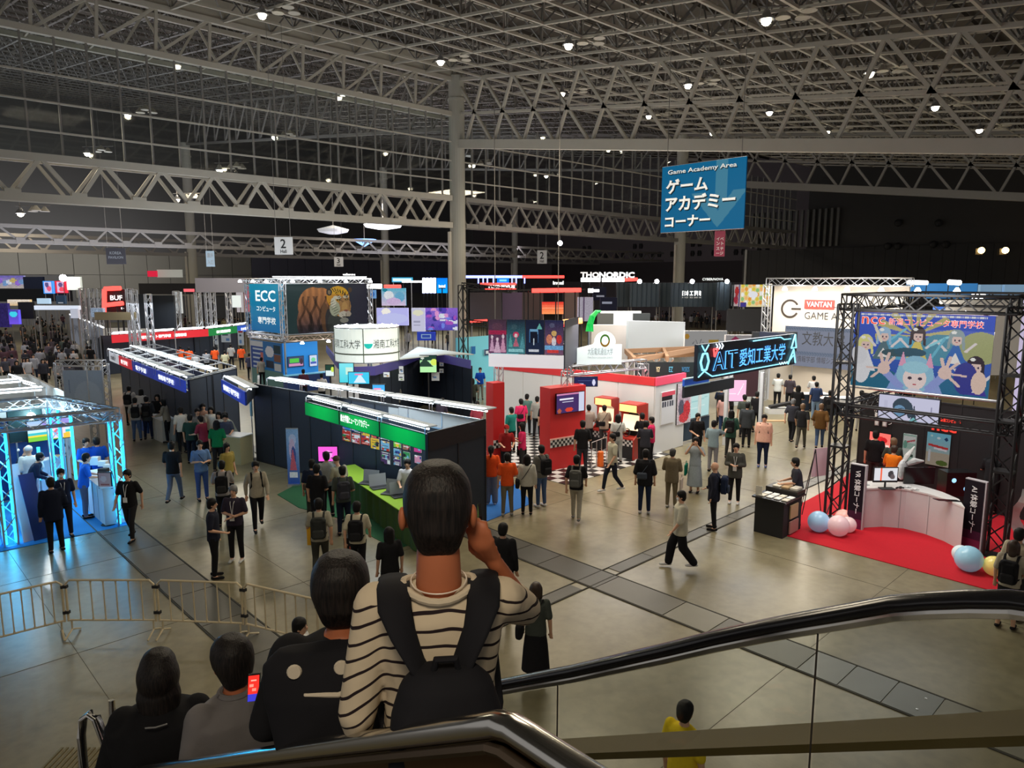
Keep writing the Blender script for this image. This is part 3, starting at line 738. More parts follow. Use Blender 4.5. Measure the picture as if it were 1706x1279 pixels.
for i in range(7):  # ceiling beams with tubes, two bays deep
    for j in range(2):
        p = Gc(C0)+d*L*(i+.06)/7+e*EL*(.08+.46*j); q = p+d*L/7*.84; fixture(cb,p,q,.5,2.72)
for i in range(8):MB().obox(C0+d*L*i/7+Z*.0,e,Z,d,EL,.05,.04).build('ceiling_beam',alu,cb)
bmk = MB().obox(C0+e*EL-Z*.0,d,Z,e,L,.05,.04).build('ceiling_beam',alu,cb)
panel_run(cb,Gc(C0)+e*EL*.5,Gc(C1)+e*EL*.5,0,2.55,1.98,navy)
# light blue info banner + small sheets on its end wall
rollup(296,641,325,716,28.0,'pale blue text banner with pink headline standing at the corner of the navy booth row',blobs((170,195,220),[('r',.45,.88,.3,.035,(225,110,130)),('r',.5,.78,.36,.05,(205,215,228)),('r',.45,.55,.3,.12,(190,205,222)),('r',.45,.3,.3,.1,(150,180,215)),('r',.9,.8,.1,.2,(90,140,200))]))
board('notice_board','white sheet on the end wall of the navy row, above the pale banner','notice',rectD(310,628,640,321,dep=27.8),doc_fn(5),12,14)
# ---- truss frame with pale banner (left, behind) ----
tf = thing('truss_frame','free-standing aluminium truss frame holding a pale blue sheet','truss',at(187,690))
D_ = 26.5; fr = lambda x,y:atD(x,y,D_)
a0,a1 = fr(104,690),fr(181,695); rr = Gc(a1-a0).normalized(); dz = lambda y,x:fr(x,y).z
zt = fr(104,603).z; pts = [Gc(a0),Gc(a0)+rr*1.15,Gc(a0)+rr*1.72]
for q in pts:box_truss(tf,q,q+Z*zt,.22,alu,r=.016)
box_truss(tf,pts[0]+Z*zt,pts[2]+Z*zt,.22,alu,r=.016); back = Vector((-rr.y,rr.x,0))
painted('sheet',pts[0]+rr*.25-back*.15+Z*.75,rr,Z,1.45,zt-1.0,40,40,blobs((168,188,214),[('r',.1,.7,.012,.16,(120,140,190)),('r',.14,.7,.012,.13,(130,150,190)),('e',.6,.5,.35,.3,(182,200,222))],nz=.02),None,tf)
MB().obox(pts[0]+rr*.25-back*.14+Z*.75,rr,Z,back,1.45,zt-1.0,.02).build('sheet_backing',paper,tf)
# ---- red / green fascia row farther back ----
D0,D1,D2,D3 = at(186,558,2.6),at(347,548,2.6),at(395,543,2.6),at(418,540,2.6)
rb = thing('exhibition_booth','far navy booth row with red and green fascia boards and pinned sheets','booth',Gc(D0))
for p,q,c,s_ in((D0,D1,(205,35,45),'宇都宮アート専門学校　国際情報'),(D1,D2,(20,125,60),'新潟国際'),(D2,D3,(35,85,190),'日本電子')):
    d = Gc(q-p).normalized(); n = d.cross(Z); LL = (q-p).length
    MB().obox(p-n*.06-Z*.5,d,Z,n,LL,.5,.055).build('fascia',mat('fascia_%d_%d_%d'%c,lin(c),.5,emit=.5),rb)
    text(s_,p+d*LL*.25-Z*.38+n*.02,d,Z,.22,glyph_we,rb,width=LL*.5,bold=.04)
    panel_run(rb,Gc(p)-n*1.2,Gc(q)-n*1.2,0,2.5,1.98,navy)
    k = max(1,int(LL/1.9))
    for i in range(k):fixture(rb,Gc(p)+d*LL*(i+.05)/k-n*.4,Gc(p)+d*LL*(i+.95)/k-n*.4,.5,2.7)
panel_run(rb,Gc(D0)+Vector((-.9,-.6,0)),Gc(D0)+Vector((-.2,1.6,0)),0,2.5,1.98,navy)
sheets = [(187,567,193,573),(194,566,202,573),(190,574,198,581),(200,573,206,580),(209,564,224,570),(228,562,234,570),(215,571,224,577),(229,571,236,579),(246,562,256,570),(245,571,257,577),(265,565,271,572),(273,564,280,571),(282,564,288,571),(347,553,362,565),(348,566,363,574),(369,552,384,570),(397,551,406,575)]
for i,(x0,y0,x1,y1)in enumerate(sheets):
    board('sheet','pinned sheet on the far navy row, %s, %s'%('under the red fascia' if i<13 else 'under the green fascia',['far left upper','left upper second','far left lower','left lower second','wide upper','yellow-edged upper','pinkish lower','small lower','tall in the middle','below the tall one','first of three right','middle of three right','last of three right','upper pale','lower pale','green-lit','at the blue end'][i]),'sheet',
rectD(x0,y0,y1,x1,dep=54.5 if i<13 else 52.5),doc_fn(i,4),8,8,paintmat('lit_sheet_print',.25),.02,'pinned sheets on the far navy row')
# ---- long white printed wall at the far left aisle ----
ww = thing('printed_wall','long white wall with grey line drawings beside the far left aisle','wall',at(170,603))
E0,E1 = at(118,565),at(176,603); d = (E1-E0).normalized(); n = d.cross(Z); LE = (E1-E0).length
rs = random.Random(3); its = [('l',.04+.9*i/40,.3+rs.random()*.4,.06+.9*i/40+rs.random()*.03,.25+rs.random()*.5,(120,124,135),.010)for i in range(40)]
painted('wall_print',E0+n*.02,d,Z,LE,2.5,160,24,blobs((176,182,196),its),paintmat('lit_sheet_print',.25),ww)
MB().obox(E0,d,Z,-n,LE,2.5,.1).build('wall_core',white,ww)
MB().obox(E0+Z*2.5,d,Z,-n,LE,.08,.12).build('lit_top_edge',mat('strip_light',(1,1,1),.5,emit=2.0,ecol=(.9,.95,1)),ww)
G2 = at(232,556); d3 = (Gc(at(240,545,2.5))-E1)
MB().obox(E1,d3,Z,-n,d3.length,2.5,.1).build('wall_core',white,ww)
# ---- tower banner cube: blue face and tiger face ----
tw = thing('banner_tower','square aluminium truss tower with blue school banner and tiger picture','banner',at(480,650))
YT = 36.6; zt_ = lambda x,y:atY(x,y,YT).z
tl,tr,bl = atY(474,472,YT),atY(612,470,YT),atY(476,557,YT)
Rt = (Vector((tl.x+.06,YT,bl.z)),NX,tr.x-tl.x-.1,tl.z-bl.z)
bxl = atX(417,510,tl.x-.05); Yb = bxl.y
def tiger(U,V):
    C = np.array(lin((40,66,68)))+(np.array(lin((52,52,68)))-np.array(lin((40,66,68))))*np.clip(U*1.4-.2,0,1)[...,None]; C = C.copy(); rs = np.random.RandomState(4)
    E = lambda x,y,rx,ry,rot=0:(((U-x)*math.cos(rot)*1.0+(V-y)*math.sin(rot))/rx)**2+((-(U-x)*math.sin(rot)+(V-y)*math.cos(rot))/ry)**2<1
    def put(mk,c,k=1.0):C[mk] = np.array(lin(c))*k
    body = E(.32,.52,.19,.40)|E(.30,.20,.19,.45)|E(.42,.45,.16,.46)|E(.46,.66,.12,.22)
    t = np.clip(V*1.15-.05,0,1)[...,None]; bc = np.array(lin((70,60,72)))*(1-t)+np.array(lin((212,138,74)))*t; C[body] = bc[body]
    hair = np.sin(U*85+V*16+5*np.sin(V*5)); C[body&(hair>.3)]*=.78; C[body&(hair<-.6)]*=1.2
    for x0,sl,w in((.19,.10,.018),(.25,-.06,.02),(.31,.10,.022),(.37,-.05,.02),(.43,.08,.018),(.48,.02,.012)):
        c_ = x0+sl*(V-.5)+.02*np.sin(V*14+x0*40); C[body&(abs(U-c_)<w*(1-.5*V))&(V>.04)&(V<.74)]*=.38
    put(E(.45,.30,.05,.30),(120,84,56)); put(E(.50,.22,.05,.26),(58,56,58)); put(E(.57,.18,.09,.22),(66,70,66))
    head = E(.62,.70,.145,.24)|E(.66,.55,.11,.25); put(head,(224,158,46)); put(head&(V>.78),(244,186,36)); put(E(.70,.52,.08,.22),(184,138,84))
    put(E(.575,.48,.065,.16),(186,190,160)); put(E(.56,.60,.035,.10),(230,226,200)); put(E(.61,.71,.05,.035),(232,224,196)); put(E(.72,.72,.04,.03),(226,214,180))
    for a in range(7):  # brow, cheek and forehead stripes
        put(E(.56+.03*a,.86-.008*a*a*.4,.006,.05,.4-.12*a),(40,30,24)); put(E(.535+.012*a,.62-.045*a,.004,.05,-.9),(34,32,32))
        put(E(.60+.012*a,.80-.03*a,.018,.006,.3),(44,34,26)); put(E(.69+.01*a,.81-.025*a,.018,.006,-.3),(44,34,26))
    put(E(.51,.82,.036,.075),(46,46,46)); put(E(.512,.815,.020,.045),(150,126,96)); put(E(.775,.86,.025,.05),(92,70,50))
    put(E(.625,.655,.024,.020),(20,18,18)); put(E(.628,.655,.010,.012),(206,180,80)); put(E(.725,.66,.020,.018),(20,18,18)); put(E(.727,.66,.008,.010),(206,180,80))
    put(E(.70,.50,.035,.12),(206,160,96)); put(E(.715,.42,.035,.030),(150,86,72)); put(E(.685,.35,.065,.07),(214,206,186)); put(E(.745,.36,.035,.06),(190,176,156)); put(E(.71,.30,.045,.012),(26,22,24)); put(E(.69,.23,.055,.055),(150,148,136)); put(E(.715,.335,.004,.04),(40,30,30))
    for k in range(4):put(E(.66+.01*k,.37-.02*k,.004,.004),(50,40,40))
    C[(head)&(U>.76)]*=.5; C[(V<.16)&body]*=.6
    return C*(1+.16*(rs.rand(*U.shape)[...,None]-.5))
bp_lit = paintmat('tower_print',.42)  # tower prints glow by themselves; the lamps' light is put into them
painted('tiger_print',Rt[0],Rt[1],Z,Rt[2],Rt[3],170,104,tiger,bp_lit,tw)
MB().obox(Rt[0]+Vector((0,.02,0)),NX,Z,Vector((0,1,0)),Rt[2],Rt[3],.04).build('print_backing',black,tw)
Rb = (Vector((tl.x-.05,Yb,bl.z+.02)),NY,Yb-YT-.12,Rt[3])
painted('school_print',Rb[0],NY,Z,Rb[2],Rb[3],10,20,blobs(((0,128,200),(0,186,230)),[]),bp_lit,tw)
MB().obox(Rb[0]+Vector((.02,0,0)),NY,Z,NX,Rb[2],Rb[3],.04).build('print_backing',black,tw)
for s_,fx,fy,fw,fh in(('ECC',.2,.62,.6,.23),('コンピュータ',.22,.42,.56,.11),('専門学校',.24,.16,.54,.15)):
    text(s_,Rb[0]+NY*Rb[2]*fx+Z*Rb[3]*fy+Vector((-.03,0,0)),NY,Z,Rb[3]*fh,mat('tower_letter_white',(.9,.95,.97),.6,emit=.3),tw,width=Rb[2]*fw,bold=.035)
zb_,ztt = bl.z-.25,tl.z+.12; xs0,xs1,ys0,ys1 = tl.x-.15,tr.x+.1,YT,Yb
for x,y in((xs0,ys0),(xs1,ys0),(xs0,ys1),(xs1,ys1)):box_truss(tw,(x,y,zb_),(x,y,ztt),.26,alu,.4,r=.022)
for z in(zb_,ztt):
    box_truss(tw,(xs0,ys0,z),(xs1,ys0,z),.26,alu if z>5 else mat('warm_truss',(.5,.38,.3),.4,.6),.4,r=.022); box_truss(tw,(xs0,ys1,z),(xs0,ys0,z),.26,alu,.4,r=.022); box_truss(tw,(xs0,ys1,z),(xs1,ys1,z),.26,alu,.4,r=.022)
for x,y in((xs0,ys0),(xs1,ys0),(xs0,ys1),(xs1,ys1)):MB().bar((x,y,0),(x,y,zb_),.06,6).build('leg',alu,tw)
def spots(parent,pts,out,pw=25,col=(.85,.95,1),real=True):
    for p in pts:
        p = Vector(p); q = p+Vector(out)
        MB().bar(p,q,.02,4).build('lamp_arm',alu,parent); MB().lathe(q-Z*.12,[(.05,.14),(.12,.02),(.11,0)],8).build('lamp_head',spot_m,parent)
spots(tw,[(xs0+.3+(xs1-xs0-.6)*k/3,YT-.15,ztt)for k in range(4)],(0,-.5,.05)); spots(tw,[(xs0-.15,ys0+.5+(ys1-ys0-1)*k/2,ztt)for k in range(3)],(-.5,0,.05))
area(((xs0+xs1)/2,YT-1.3,ztt+.35),4,.3,75,(.85,.97,1),((xs0+xs1)/2,YT,4.3)); area((xs0-1.2,(ys0+ys1)/2,ztt+.35),.3,3,45,(.85,.97,1),(xs0,(ys0+ys1)/2,4.2))
for k in range(2):MB().box((xs0-.6,YT-.75+k*.5,ztt+.1+.1*k),(xs1-.3,YT-.68+k*.5,ztt+.16+.1*k)).build('strip_light',mat('strip_light',(1,1,1),.5,emit=2.0,ecol=(.9,.95,1)),tw)
# blue booth under the tower
ub = thing('exhibition_booth','bright blue walled booth under the tiger tower with price list and screens','booth',at(470,660))
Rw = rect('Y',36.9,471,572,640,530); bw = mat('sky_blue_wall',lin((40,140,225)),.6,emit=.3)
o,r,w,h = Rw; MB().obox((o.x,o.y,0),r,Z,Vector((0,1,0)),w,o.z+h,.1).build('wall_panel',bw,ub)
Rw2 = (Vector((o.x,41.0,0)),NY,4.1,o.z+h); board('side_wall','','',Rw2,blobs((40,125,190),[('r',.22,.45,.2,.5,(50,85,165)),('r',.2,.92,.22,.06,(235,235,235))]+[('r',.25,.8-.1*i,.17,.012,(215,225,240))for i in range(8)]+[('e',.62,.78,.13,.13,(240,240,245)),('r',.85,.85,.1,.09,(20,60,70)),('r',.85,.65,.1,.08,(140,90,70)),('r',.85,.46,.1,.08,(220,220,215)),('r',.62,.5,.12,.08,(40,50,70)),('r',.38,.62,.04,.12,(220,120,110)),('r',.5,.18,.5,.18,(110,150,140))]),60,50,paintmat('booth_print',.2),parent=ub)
monitor(rect('Y',36.8,480,595,612,506),'wide screen with a green picture on the bright blue booth wall',blobs((60,70,100),[('r',.4,.62,.3,.2,(80,180,70)),('r',.5,.2,.45,.12,(190,130,170)),('e',.85,.5,.1,.3,(60,50,60))]))
monitor(rect('Y',36.8,516,592,610,528),'narrow pale screen at the right end of the bright blue wall',blobs((190,200,225),[('r',.5,.3,.4,.1,(70,90,170)),('e',.5,.6,.3,.2,(110,200,150))]))
dk = thing('counter','navy counter in front of the bright blue wall','counter',at(500,655)); q = at(480,655); MB().obox(q,NX,Z,Vector((0,1,0)),2.6,.9,.5).build('body',mat('navy_counter',lin((20,50,110)),.5),dk); MB().obox(q+Z*.9,NX,Z,Vector((0,1,0)),2.6,.04,.5).build('worktop',mat('cyan_top',lin((120,200,235)),.4),dk)
spots(ub,[(o.x+.8+k*1.6,36.6,o.z+h+.1)for k in range(3)],(0,-.5,.0))
# ---- university booth with drum-shaped lightbox ----
ub2 = thing('exhibition_booth','dark navy curved booth with screens under the drum-shaped white lightbox','booth',at(700,672))
cc = at(613,640,0); CX,CY = 16.15,25.65; R_ = 1.32
cyl = thing('drum_lightbox','round white lightbox drum with black lettering and a teal flask emblem','sign',(CX,CY,2.7))
ztop,zmid = 4.08,2.72
bm2 = MB(); bm2.lathe((CX,CY,zmid),[(R_,0),(R_,ztop-zmid)],48); m_drum = mat('drum_diffuser',(.86,.92,.88),.5,emit=.42,ecol=(.84,.97,.90))
V = []; F = []; N = 48
for i in range(N):
    t_ = 2*PI*i/N; V+=[(CX+R_*math.cos(t_),CY+R_*math.sin(t_),zmid),(CX+R_*math.cos(t_),CY+R_*math.sin(t_),ztop)]
for i in range(N):a = 2*i; b = 2*((i+1)%N); F.append((a,b,b+1,a+1))
MB().add(V,F).build('diffuser',m_drum,cyl)
for z,hh,m_ in((ztop,.05,alu),(3.04,.055,mat('olive_band',(.10,.12,.08),.5)),(2.70,.04,alu)):
    ring = MB();
    for i in range(N):
        t0,t1 = 2*PI*i/N,2*PI*(i+1)/N; ring.quad((CX+(R_+.012)*math.cos(t0),CY+(R_+.012)*math.sin(t0),z),(CX+(R_+.012)*math.cos(t1),CY+(R_+.012)*math.sin(t1),z),(CX+(R_+.012)*math.cos(t1),CY+(R_+.012)*math.sin(t1),z+hh),(CX+(R_+.012)*math.cos(t0),CY+(R_+.012)*math.sin(t0),z+hh))
    ring.build('rim',m_,cyl)
def on_drum(o_,Rr,th0):  # wrap flat letters round the drum
    me = o_.data; n_ = len(me.vertices); co = np.empty(n_*3); me.vertices.foreach_get('co',co); co = co.reshape(-1,3)
    th = th0+co[:,0]/Rr; x = CX+(Rr)*np.cos(th); y = CY+(Rr)*np.sin(th); co2 = np.stack([x,y,co[:,2]],1); me.vertices.foreach_set('co',co2.ravel()); me.update()
th_cam = math.atan2(-CY,-CX)
for s_,off,hgt in(('湘南工科大学',.18,.36),('湘南工科大学',-1.35,.36)):
    lo_ = text(s_,(off*R_,0,3.30),(1,0,0),(0,0,1),hgt,glyph_k,cyl,depth=0,width=1.5); on_drum(lo_,R_+.02,th_cam)
for k in(-.12,1.25,-1.6):
    a = th_cam+k; MB().bar((CX+(R_+.015)*math.cos(a),CY+(R_+.015)*math.sin(a),2.72),(CX+(R_+.015)*math.cos(a),CY+(R_+.015)*math.sin(a),ztop),.018,4).build('seam',mat('olive_band',(.1,.12,.08),.5),cyl)
em = MB();
for i in range(16):
    a0,a1 = PI+PI*i/16,PI+PI*(i+1)/16; em.add([(.0,0,3.5),(.17*math.cos(a0),0,3.5+.2*math.sin(a0)),(.17*math.cos(a1),0,3.5+.2*math.sin(a1))],[(0,1,2)])
eo = em.build('flask_emblem',mat('teal_print',lin((0,190,180)),.5,emit=.3),cyl); on_drum(eo,R_+.02,th_cam+.03)
for k in range(14):a = 2*PI*k/14; MB().ball((CX+R_*.93*math.cos(a),CY+R_*.93*math.sin(a),ztop+.03),.06,n=6,m=4).build('rim_lamp',spot_m,cyl)
for k in range(5):a = 2*PI*k/5+.4; MB().bar((CX+R_*.8*math.cos(a),CY+R_*.8*math.sin(a),0 if k in(0,1)else 2.4),(CX+R_*.8*math.cos(a),CY+R_*.8*math.sin(a),2.9),.05,6).build('support_post',alu,cyl)
# curved fascia + walls behind
purple = mat('violet_fascia',lin((70,62,130)),.5,emit=.12)
pts_top = [at(560,598,2.7),at(585,612,2.7),at(612,614,2.7),at(663,602,2.7)]
pts_w = [at(566,660),at(662,668),at(700,640),at(722,662),at(782,672)]
ft = [at(x,y,2.68)for x,y in((543,575),(562,600),(590,611),(625,610),(662,600),(700,585),(740,591),(783,600))]
for i in range(len(ft)-1):
    p,q = ft[i],ft[i+1]; d = (q-p); n = d.normalized().cross(Z); MB().obox(p-Z*.36,d,Z,-n,d.length,.36,.05).build('fascia',purple,ub2)
    if i>=2:
        b_ = Vector((.9,.9,0)); panel_run(ub2,Gc(p)+b_*.6,Gc(q)+b_*.6,0,2.35,1.0,navy)
MB().prism([(p.x,p.y)for p in(ft[4],ft[6],ft[7]+Vector((1.5,1.5,0)),ft[4]+Vector((4,4,0)))],2.68,2.72).build('lit_ceiling',diff_m if 0 else mat('booth_ceiling',(.45,.48,.47),.6,emit=.05,ecol=(.85,1,.92)),ub2)
lbp = rectD(771,600,672,779,dep=33.5); o,r,w,h = lbp
MB().obox(Vector((o.x,o.y,0))-r*.1,r,Z,r.cross(Z),w+.25,o.z+h,.06).build('sign_post',mat('blue_violet_panel',lin((30,40,110)),.5,emit=.15),ub2)
for i,ch in enumerate('情報学部情報学科'):text(ch,o+Z*(h-.35-.27*i)+r.cross(Z)*.08,r,Z,.2,glyph_w,ub2,width=.2,bold=.03)
for R__,lab,fn,st_ in(
(rectD(566,605,637,589,dep=27.3),'tall cyan screen at the left of the dark curved booth',blobs(((70,200,215),(120,215,225)),[('r',.7,.6,.25,.2,(190,225,210))]),.03),
(rectD(581,620,639,615,dep=26.0),'wide cyan screen in front of the tall cyan one',blobs((60,190,225),[('t',.55,.5,.3,.4,(205,225,240)),('r',.5,.8,.2,.06,(220,120,170))]),.9),
(rectD(621,641,655,641,dep=25.2),'small blue laptop screen below the drum lightbox',blobs((70,170,235),[('r',.4,.5,.3,.12,(230,150,190)),('r',.6,.3,.3,.1,(230,240,250))]),.8),
(rectD(700,592,620,727,dep=31.5),'large green and black screen on the dark curved booth',blobs((170,225,160),[('r',.5,.85,.5,.15,(30,60,50)),('t',.3,.6,.5,.25,(35,60,50)),('e',.85,.6,.2,.2,(200,220,90)),('e',.15,.85,.1,.08,(190,200,190))]),.03),
(rectD(543,608,626,556,dep=27.6),'small green and black screen left of the tall cyan screen',blobs((210,225,225),[('r',.5,.75,.5,.25,(30,60,50)),('e',.85,.6,.2,.25,(190,215,80))]),.03)):
    monitor(R__,lab,fn,st_)
for i,(x0,y0,x1,y1,dp,lab)in enumerate(((664,598,669,605,31,'small white notice left of the green screen'),(665,610,672,622,29.5,'green and white upright notice on a pole, upper one'),(664,623,673,634,29.5,'white notice below the green one on the pole'),(639,620,649,628,27.5,'white sheet on the dark wall right of the cyan screens'),(719,620,732,634,32,'white paper display on the navy table'),(732,602,739,610,32.8,'tiny white notice right of the green screen, upper'),(732,614,739,621,32.8,'tiny white notice right of the green screen, lower'))):
    board('notice',lab,'notice',rectD(x0,y0,y1,x1,dep=dp),doc_fn(i+70,5),8,10,th=.02)
p = at(669,668); t = thing('sign_stand','white pole with round foot holding notices before the dark booth','stand',p); MB().bar(p,p+Z*1.5,.03,6).build('pole',white,t); MB().lathe(p,[(.22,0),(.22,.03),(.04,.05)],12).build('foot',white,t)
for i,(x,y,w_,lab)in enumerate(((708,655,2.2,'navy skirted table at the right of the dark curved booth'),(742,668,1.3,'second navy skirted table next to the lettered post'),(620,680,1.5,'low dark table with the blue laptop'))):
    p = at(x,y); t = thing('table',lab,'table',p); MB().obox(p,d2,Z,-d2.cross(Z),w_,.72,.6).build('skirt',navy,t); MB().obox(p+Z*.72-d2*.02,d2,Z,-d2.cross(Z),w_+.04,.03,.64).build('tabletop',white if i<2 else navy_frame,t)
# light blue wall stretch right of the drum booth
lb = thing('booth_wall','light blue booth wall with dark notice panels behind the checkered-floor stand','wall',at(800,660))
o,r,w,h = rect('Y',30.0,785,580,655,822); MB().obox((o.x-1.0,o.y,0),r,Z,Vector((0,1,0)),w+3,2.9,.1).build('wall_panel',mat('pale_cyan_wall',lin((110,195,215)),.6,emit=.10),lb)
board('notice_panel','','',rect('Y',29.9,785,577,590,792),blobs((40,110,180),[]),6,6,parent=lb); board('notice_panel','','',rect('Y',29.9,807,582,592,818),blobs((45,75,110),[('r',.5,.5,.3,.2,(200,215,230))]),10,8,parent=lb)
# ---- red racing-game stand with checkered floor ----
cf = thing('checkered_floor','black and white checkered floor under the red racing game stand','floor covering',(17,15,0))
chw,chb = mat('gloss_white_tile',(.62,.62,.60),.3),mat('gloss_black_tile',(.02,.02,.022),.3)
tw_,tb_ = MB(),MB(); c0 = 0
for i in range(17):
    for j in range(24):
        x,y = 15.35+i*.32,13.75+j*.32
        if(y-13.75)>(i*.32)*6+1.8 and i<1:continue
        (tw_ if(i+j)%2 else tb_).box((x,y,.001),(x+.31,y+.31,.02))
tw_.build('white_tile',chw,cf,kind='stuff'); tb_.build('black_tile',chb,cf,kind='stuff')
def checker_band(parent,o,r,w,rows=3,s_=.085):
    r = Vector(r).normalized(); n = r.cross(Z); a = MB(); k = int(w/s_)
    MB().obox(o-n*.0,r,Z,n,w,rows*s_,.012).build('checker_base',chw,parent)
    for i in range(k):
        for j in range(rows):
            if(i+j)%2:a.obox(o+n*.012+r*i*s_+Z*j*s_,r,Z,n,s_,s_,.006)
    a.build('checker',chb,parent,kind='stuff')
t = thing('red_tower','wide red tower with a wall screen and checker band on the racing stand','tower',(16.2,15.2,0))
B0,B1 = at(916,785),at(974,774); r = Gc(B1-B0).normalized(); w = (B1-B0).length; n = r.cross(Z); hh = 2.66
MB().obox(B0,r,Z,-n,w,hh,.55).build('red_box',red,t); MB().obox(B0+n*.03-r*.01+Z*1.0,r,Z,-n,w+.02,.05,.03).build('ledge',mat('pink_ledge',(.7,.4,.35),.5),t)
checker_band(t,B0+n*.012+Z*.76,r,w)
monitor((B0+n*.08+r*w*.13+Z*1.85,r,w*.78,.62),'wall screen with a game title card on the wide red tower',blobs((60,40,90),[('r',.5,.96,.5,.05,(190,120,160)),('r',.35,.72,.25,.04,(220,220,230)),('r',.4,.55,.2,.02,(180,180,200)),('e',.45,.15,.14,.12,(200,60,40)),('r',.9,.5,.1,.5,(190,195,215)),('e',.1,.12,.07,.12,(160,80,60))]))
t = thing('red_post','tall narrow red post at the left front of the racing stand','post',Gc(at(822,790)))
p = at(822,792); MB().obox(p,r,Z,-n,.42,2.9,.4).build('red_box',red,t); checker_band(t,p+n*.012+Z*.86,r,.42)
t2 = thing('aluminium_post','aluminium truss post beside the narrow red post','post',Gc(p+r*.6-n*.6)); box_truss(t2,Gc(p+r*.6-n*.6),Gc(p+r*.6-n*.6)+Z*3.4,.2,alu,r=.014)
# white truss gantry with the round-topped white university sign
gt_ = thing('truss_gantry','aluminium truss gantry carrying the white university sign above the red tower','truss',(17,14.6,2.7))
J0,J1 = atX(947,622,17.2),atX(1075,603,17.2)
j0 = Vector((B0.x+.5*w,B0.y,2.7)); TG = 17.6
pA,pB = Vector((16.9,15.0,3.15)),Vector((20.2,12.9,3.15))
pA = atD(945,618,23.0); pB = atD(1072,603,25.0); pB.z = pA.z
box_truss(gt_,pA,pB,.3,alu,r=.018)
for q in(pA,pB):box_truss(gt_,Vector((q.x,q.y,0))if q is pB else Vector((q.x,q.y,2.6)),q,.26,alu,r=.016)
pC = atD(952,550,23.5); box_truss(gt_,pA,Vector((pA.x,pA.y,pC.z+.1)),.2,alu,r=.014)
R = rectD(961,553,607,1036,dep=23.4); o,r2,w2,h2 = R; n2 = r2.cross(Z)
sg = thing('university_sign','white university sign with a domed top and a green-yellow ring emblem','sign',o)
poly = [(0,0),(w2,0),(w2,h2*.62),(w2*.84,h2*.62)]+[(w2*.62+w2*.24*math.cos(a),h2*.68+h2*.34*math.sin(a))for a in[PI*k/10 for k in range(11)]]+[(w2*.36,h2*.62),(0,h2*.5)]
V = [o+r2*x+Z*y for x,y in poly]; m_ = MB(); N_ = len(V); m_.add(V+[v-n2*.06 for v in V],[tuple(range(N_)),tuple(range(N_,2*N_))[::-1]]+[(i,N_+i,N_+(i+1)%N_,(i+1)%N_)for i in range(N_)])
m_.build('board',mat('lit_white_board',lin((200,216,222)),.5,emit=.35),sg)
rg = MB()
for i in range(20):
    a0,a1 = 2*PI*i/20,2*PI*(i+1)/20; c = o+r2*w2*.62+Z*h2*.74+n2*.01
    f_ = lambda a,R0:c+r2*math.cos(a)*R0*.85+Z*math.sin(a)*R0*1.1
    rg.col = lin((110,190,60))if i<11 else lin((235,170,40)); rg.quad(f_(a0,.13),f_(a0,.19),f_(a1,.19),f_(a1,.13))
rg.build('ring_emblem',paintmat('emblem_print',.3),sg)
text('大阪電気通信大学',o+r2*w2*.24+Z*h2*.30+n2*.01,r2,Z,.24,mat('silver_grey_print',lin((150,165,175)),.6),sg,width=w2*.56,bold=.01)
text('Osaka Electro-Communication University',o+r2*w2*.24+Z*h2*.18+n2*.01,r2,Z,.08,mat('silver_grey_print',lin((150,165,175)),.6),sg,width=w2*.56)
# hanging poster row (four game posters in a box-shaped banner)
pr = thing('poster_banner','large hanging banner box with four dark game posters over the racing stand','banner',(16,15.5,3))
Q0,Q1 = atD(814,605,22.2),atD(939,620,21.6)
lo0,lo1 = Q0,Q1; lo0.z = lo1.z = (Q0.z+Q1.z)/2
hi = atD(820,531,22.2); H_ = hi.z-lo0.z; d = Gc(Q1-Q0).normalized(); n = d.cross(Z); LL = Gc(Q1-Q0).length
posts = (blobs(((120,70,110),(70,50,66)),[('e',.5,.78,.3,.12,(96,62,80)),('r',.5,.62,.5,.06,(170,40,80)),('t',.2,.3,.14,.25,(216,170,200)),('t',.5,.25,.2,.24,(230,190,215)),('t',.82,.32,.16,.28,(220,160,190))]+[('e',x,y,.07,.05,(240,215,225))for x,y in((.2,.48),(.5,.42),(.82,.5))],nz=.25),
blobs(((70,140,150),(30,40,60)),[('e',.4,.78,.16,.08,(60,90,100)),('e',.5,.56,.16,.09,(210,60,100)),('e',.5,.53,.09,.06,(240,215,215)),('t',.5,.36,.16,.14,(200,110,130)),('t',.2,.4,.12,.2,(90,170,165)),('t',.85,.38,.14,.22,(90,160,170)),('r',.5,.1,.42,.05,(150,215,220))],nz=.3),
blobs(((30,45,75),(24,32,58)),[('t',.75,.82,.15,.08,(110,190,180)),('r',.45,.66,.22,.07,(120,175,215)),('r',.45,.5,.2,.16,(18,24,44)),('r',.45,.36,.025,.1,(210,225,235)),('r',.22,.52,.02,.18,(70,120,170)),('r',.68,.52,.02,.18,(70,120,170)),('r',.45,.1,.28,.035,(225,230,240))],nz=.2),
blobs(((130,90,120),(36,42,80)),[('e',.4,.85,.14,.07,(90,90,120)),('e',.5,.62,.14,.08,(220,180,110)),('e',.25,.45,.16,.14,(225,140,110)),('e',.78,.45,.15,.13,(215,60,60)),('e',.5,.38,.12,.12,(235,230,240)),('e',.5,.46,.07,.05,(250,220,200)),('r',.5,.2,.5,.06,(120,180,230)),('r',.45,.1,.3,.05,(230,70,70))],nz=.3))
for k in range(4):
    o = lo0+d*LL*k/4+Z*.42
    MB().obox(o-n*.05,d,Z,n,LL/4-.02,H_-.42,.045).build('poster_frame',black,pr)
    painted('game_poster',o,d,Z,LL/4-.02,H_-.42,36,56,posts[k],paintmat('poster_banner_print',.6),pr)
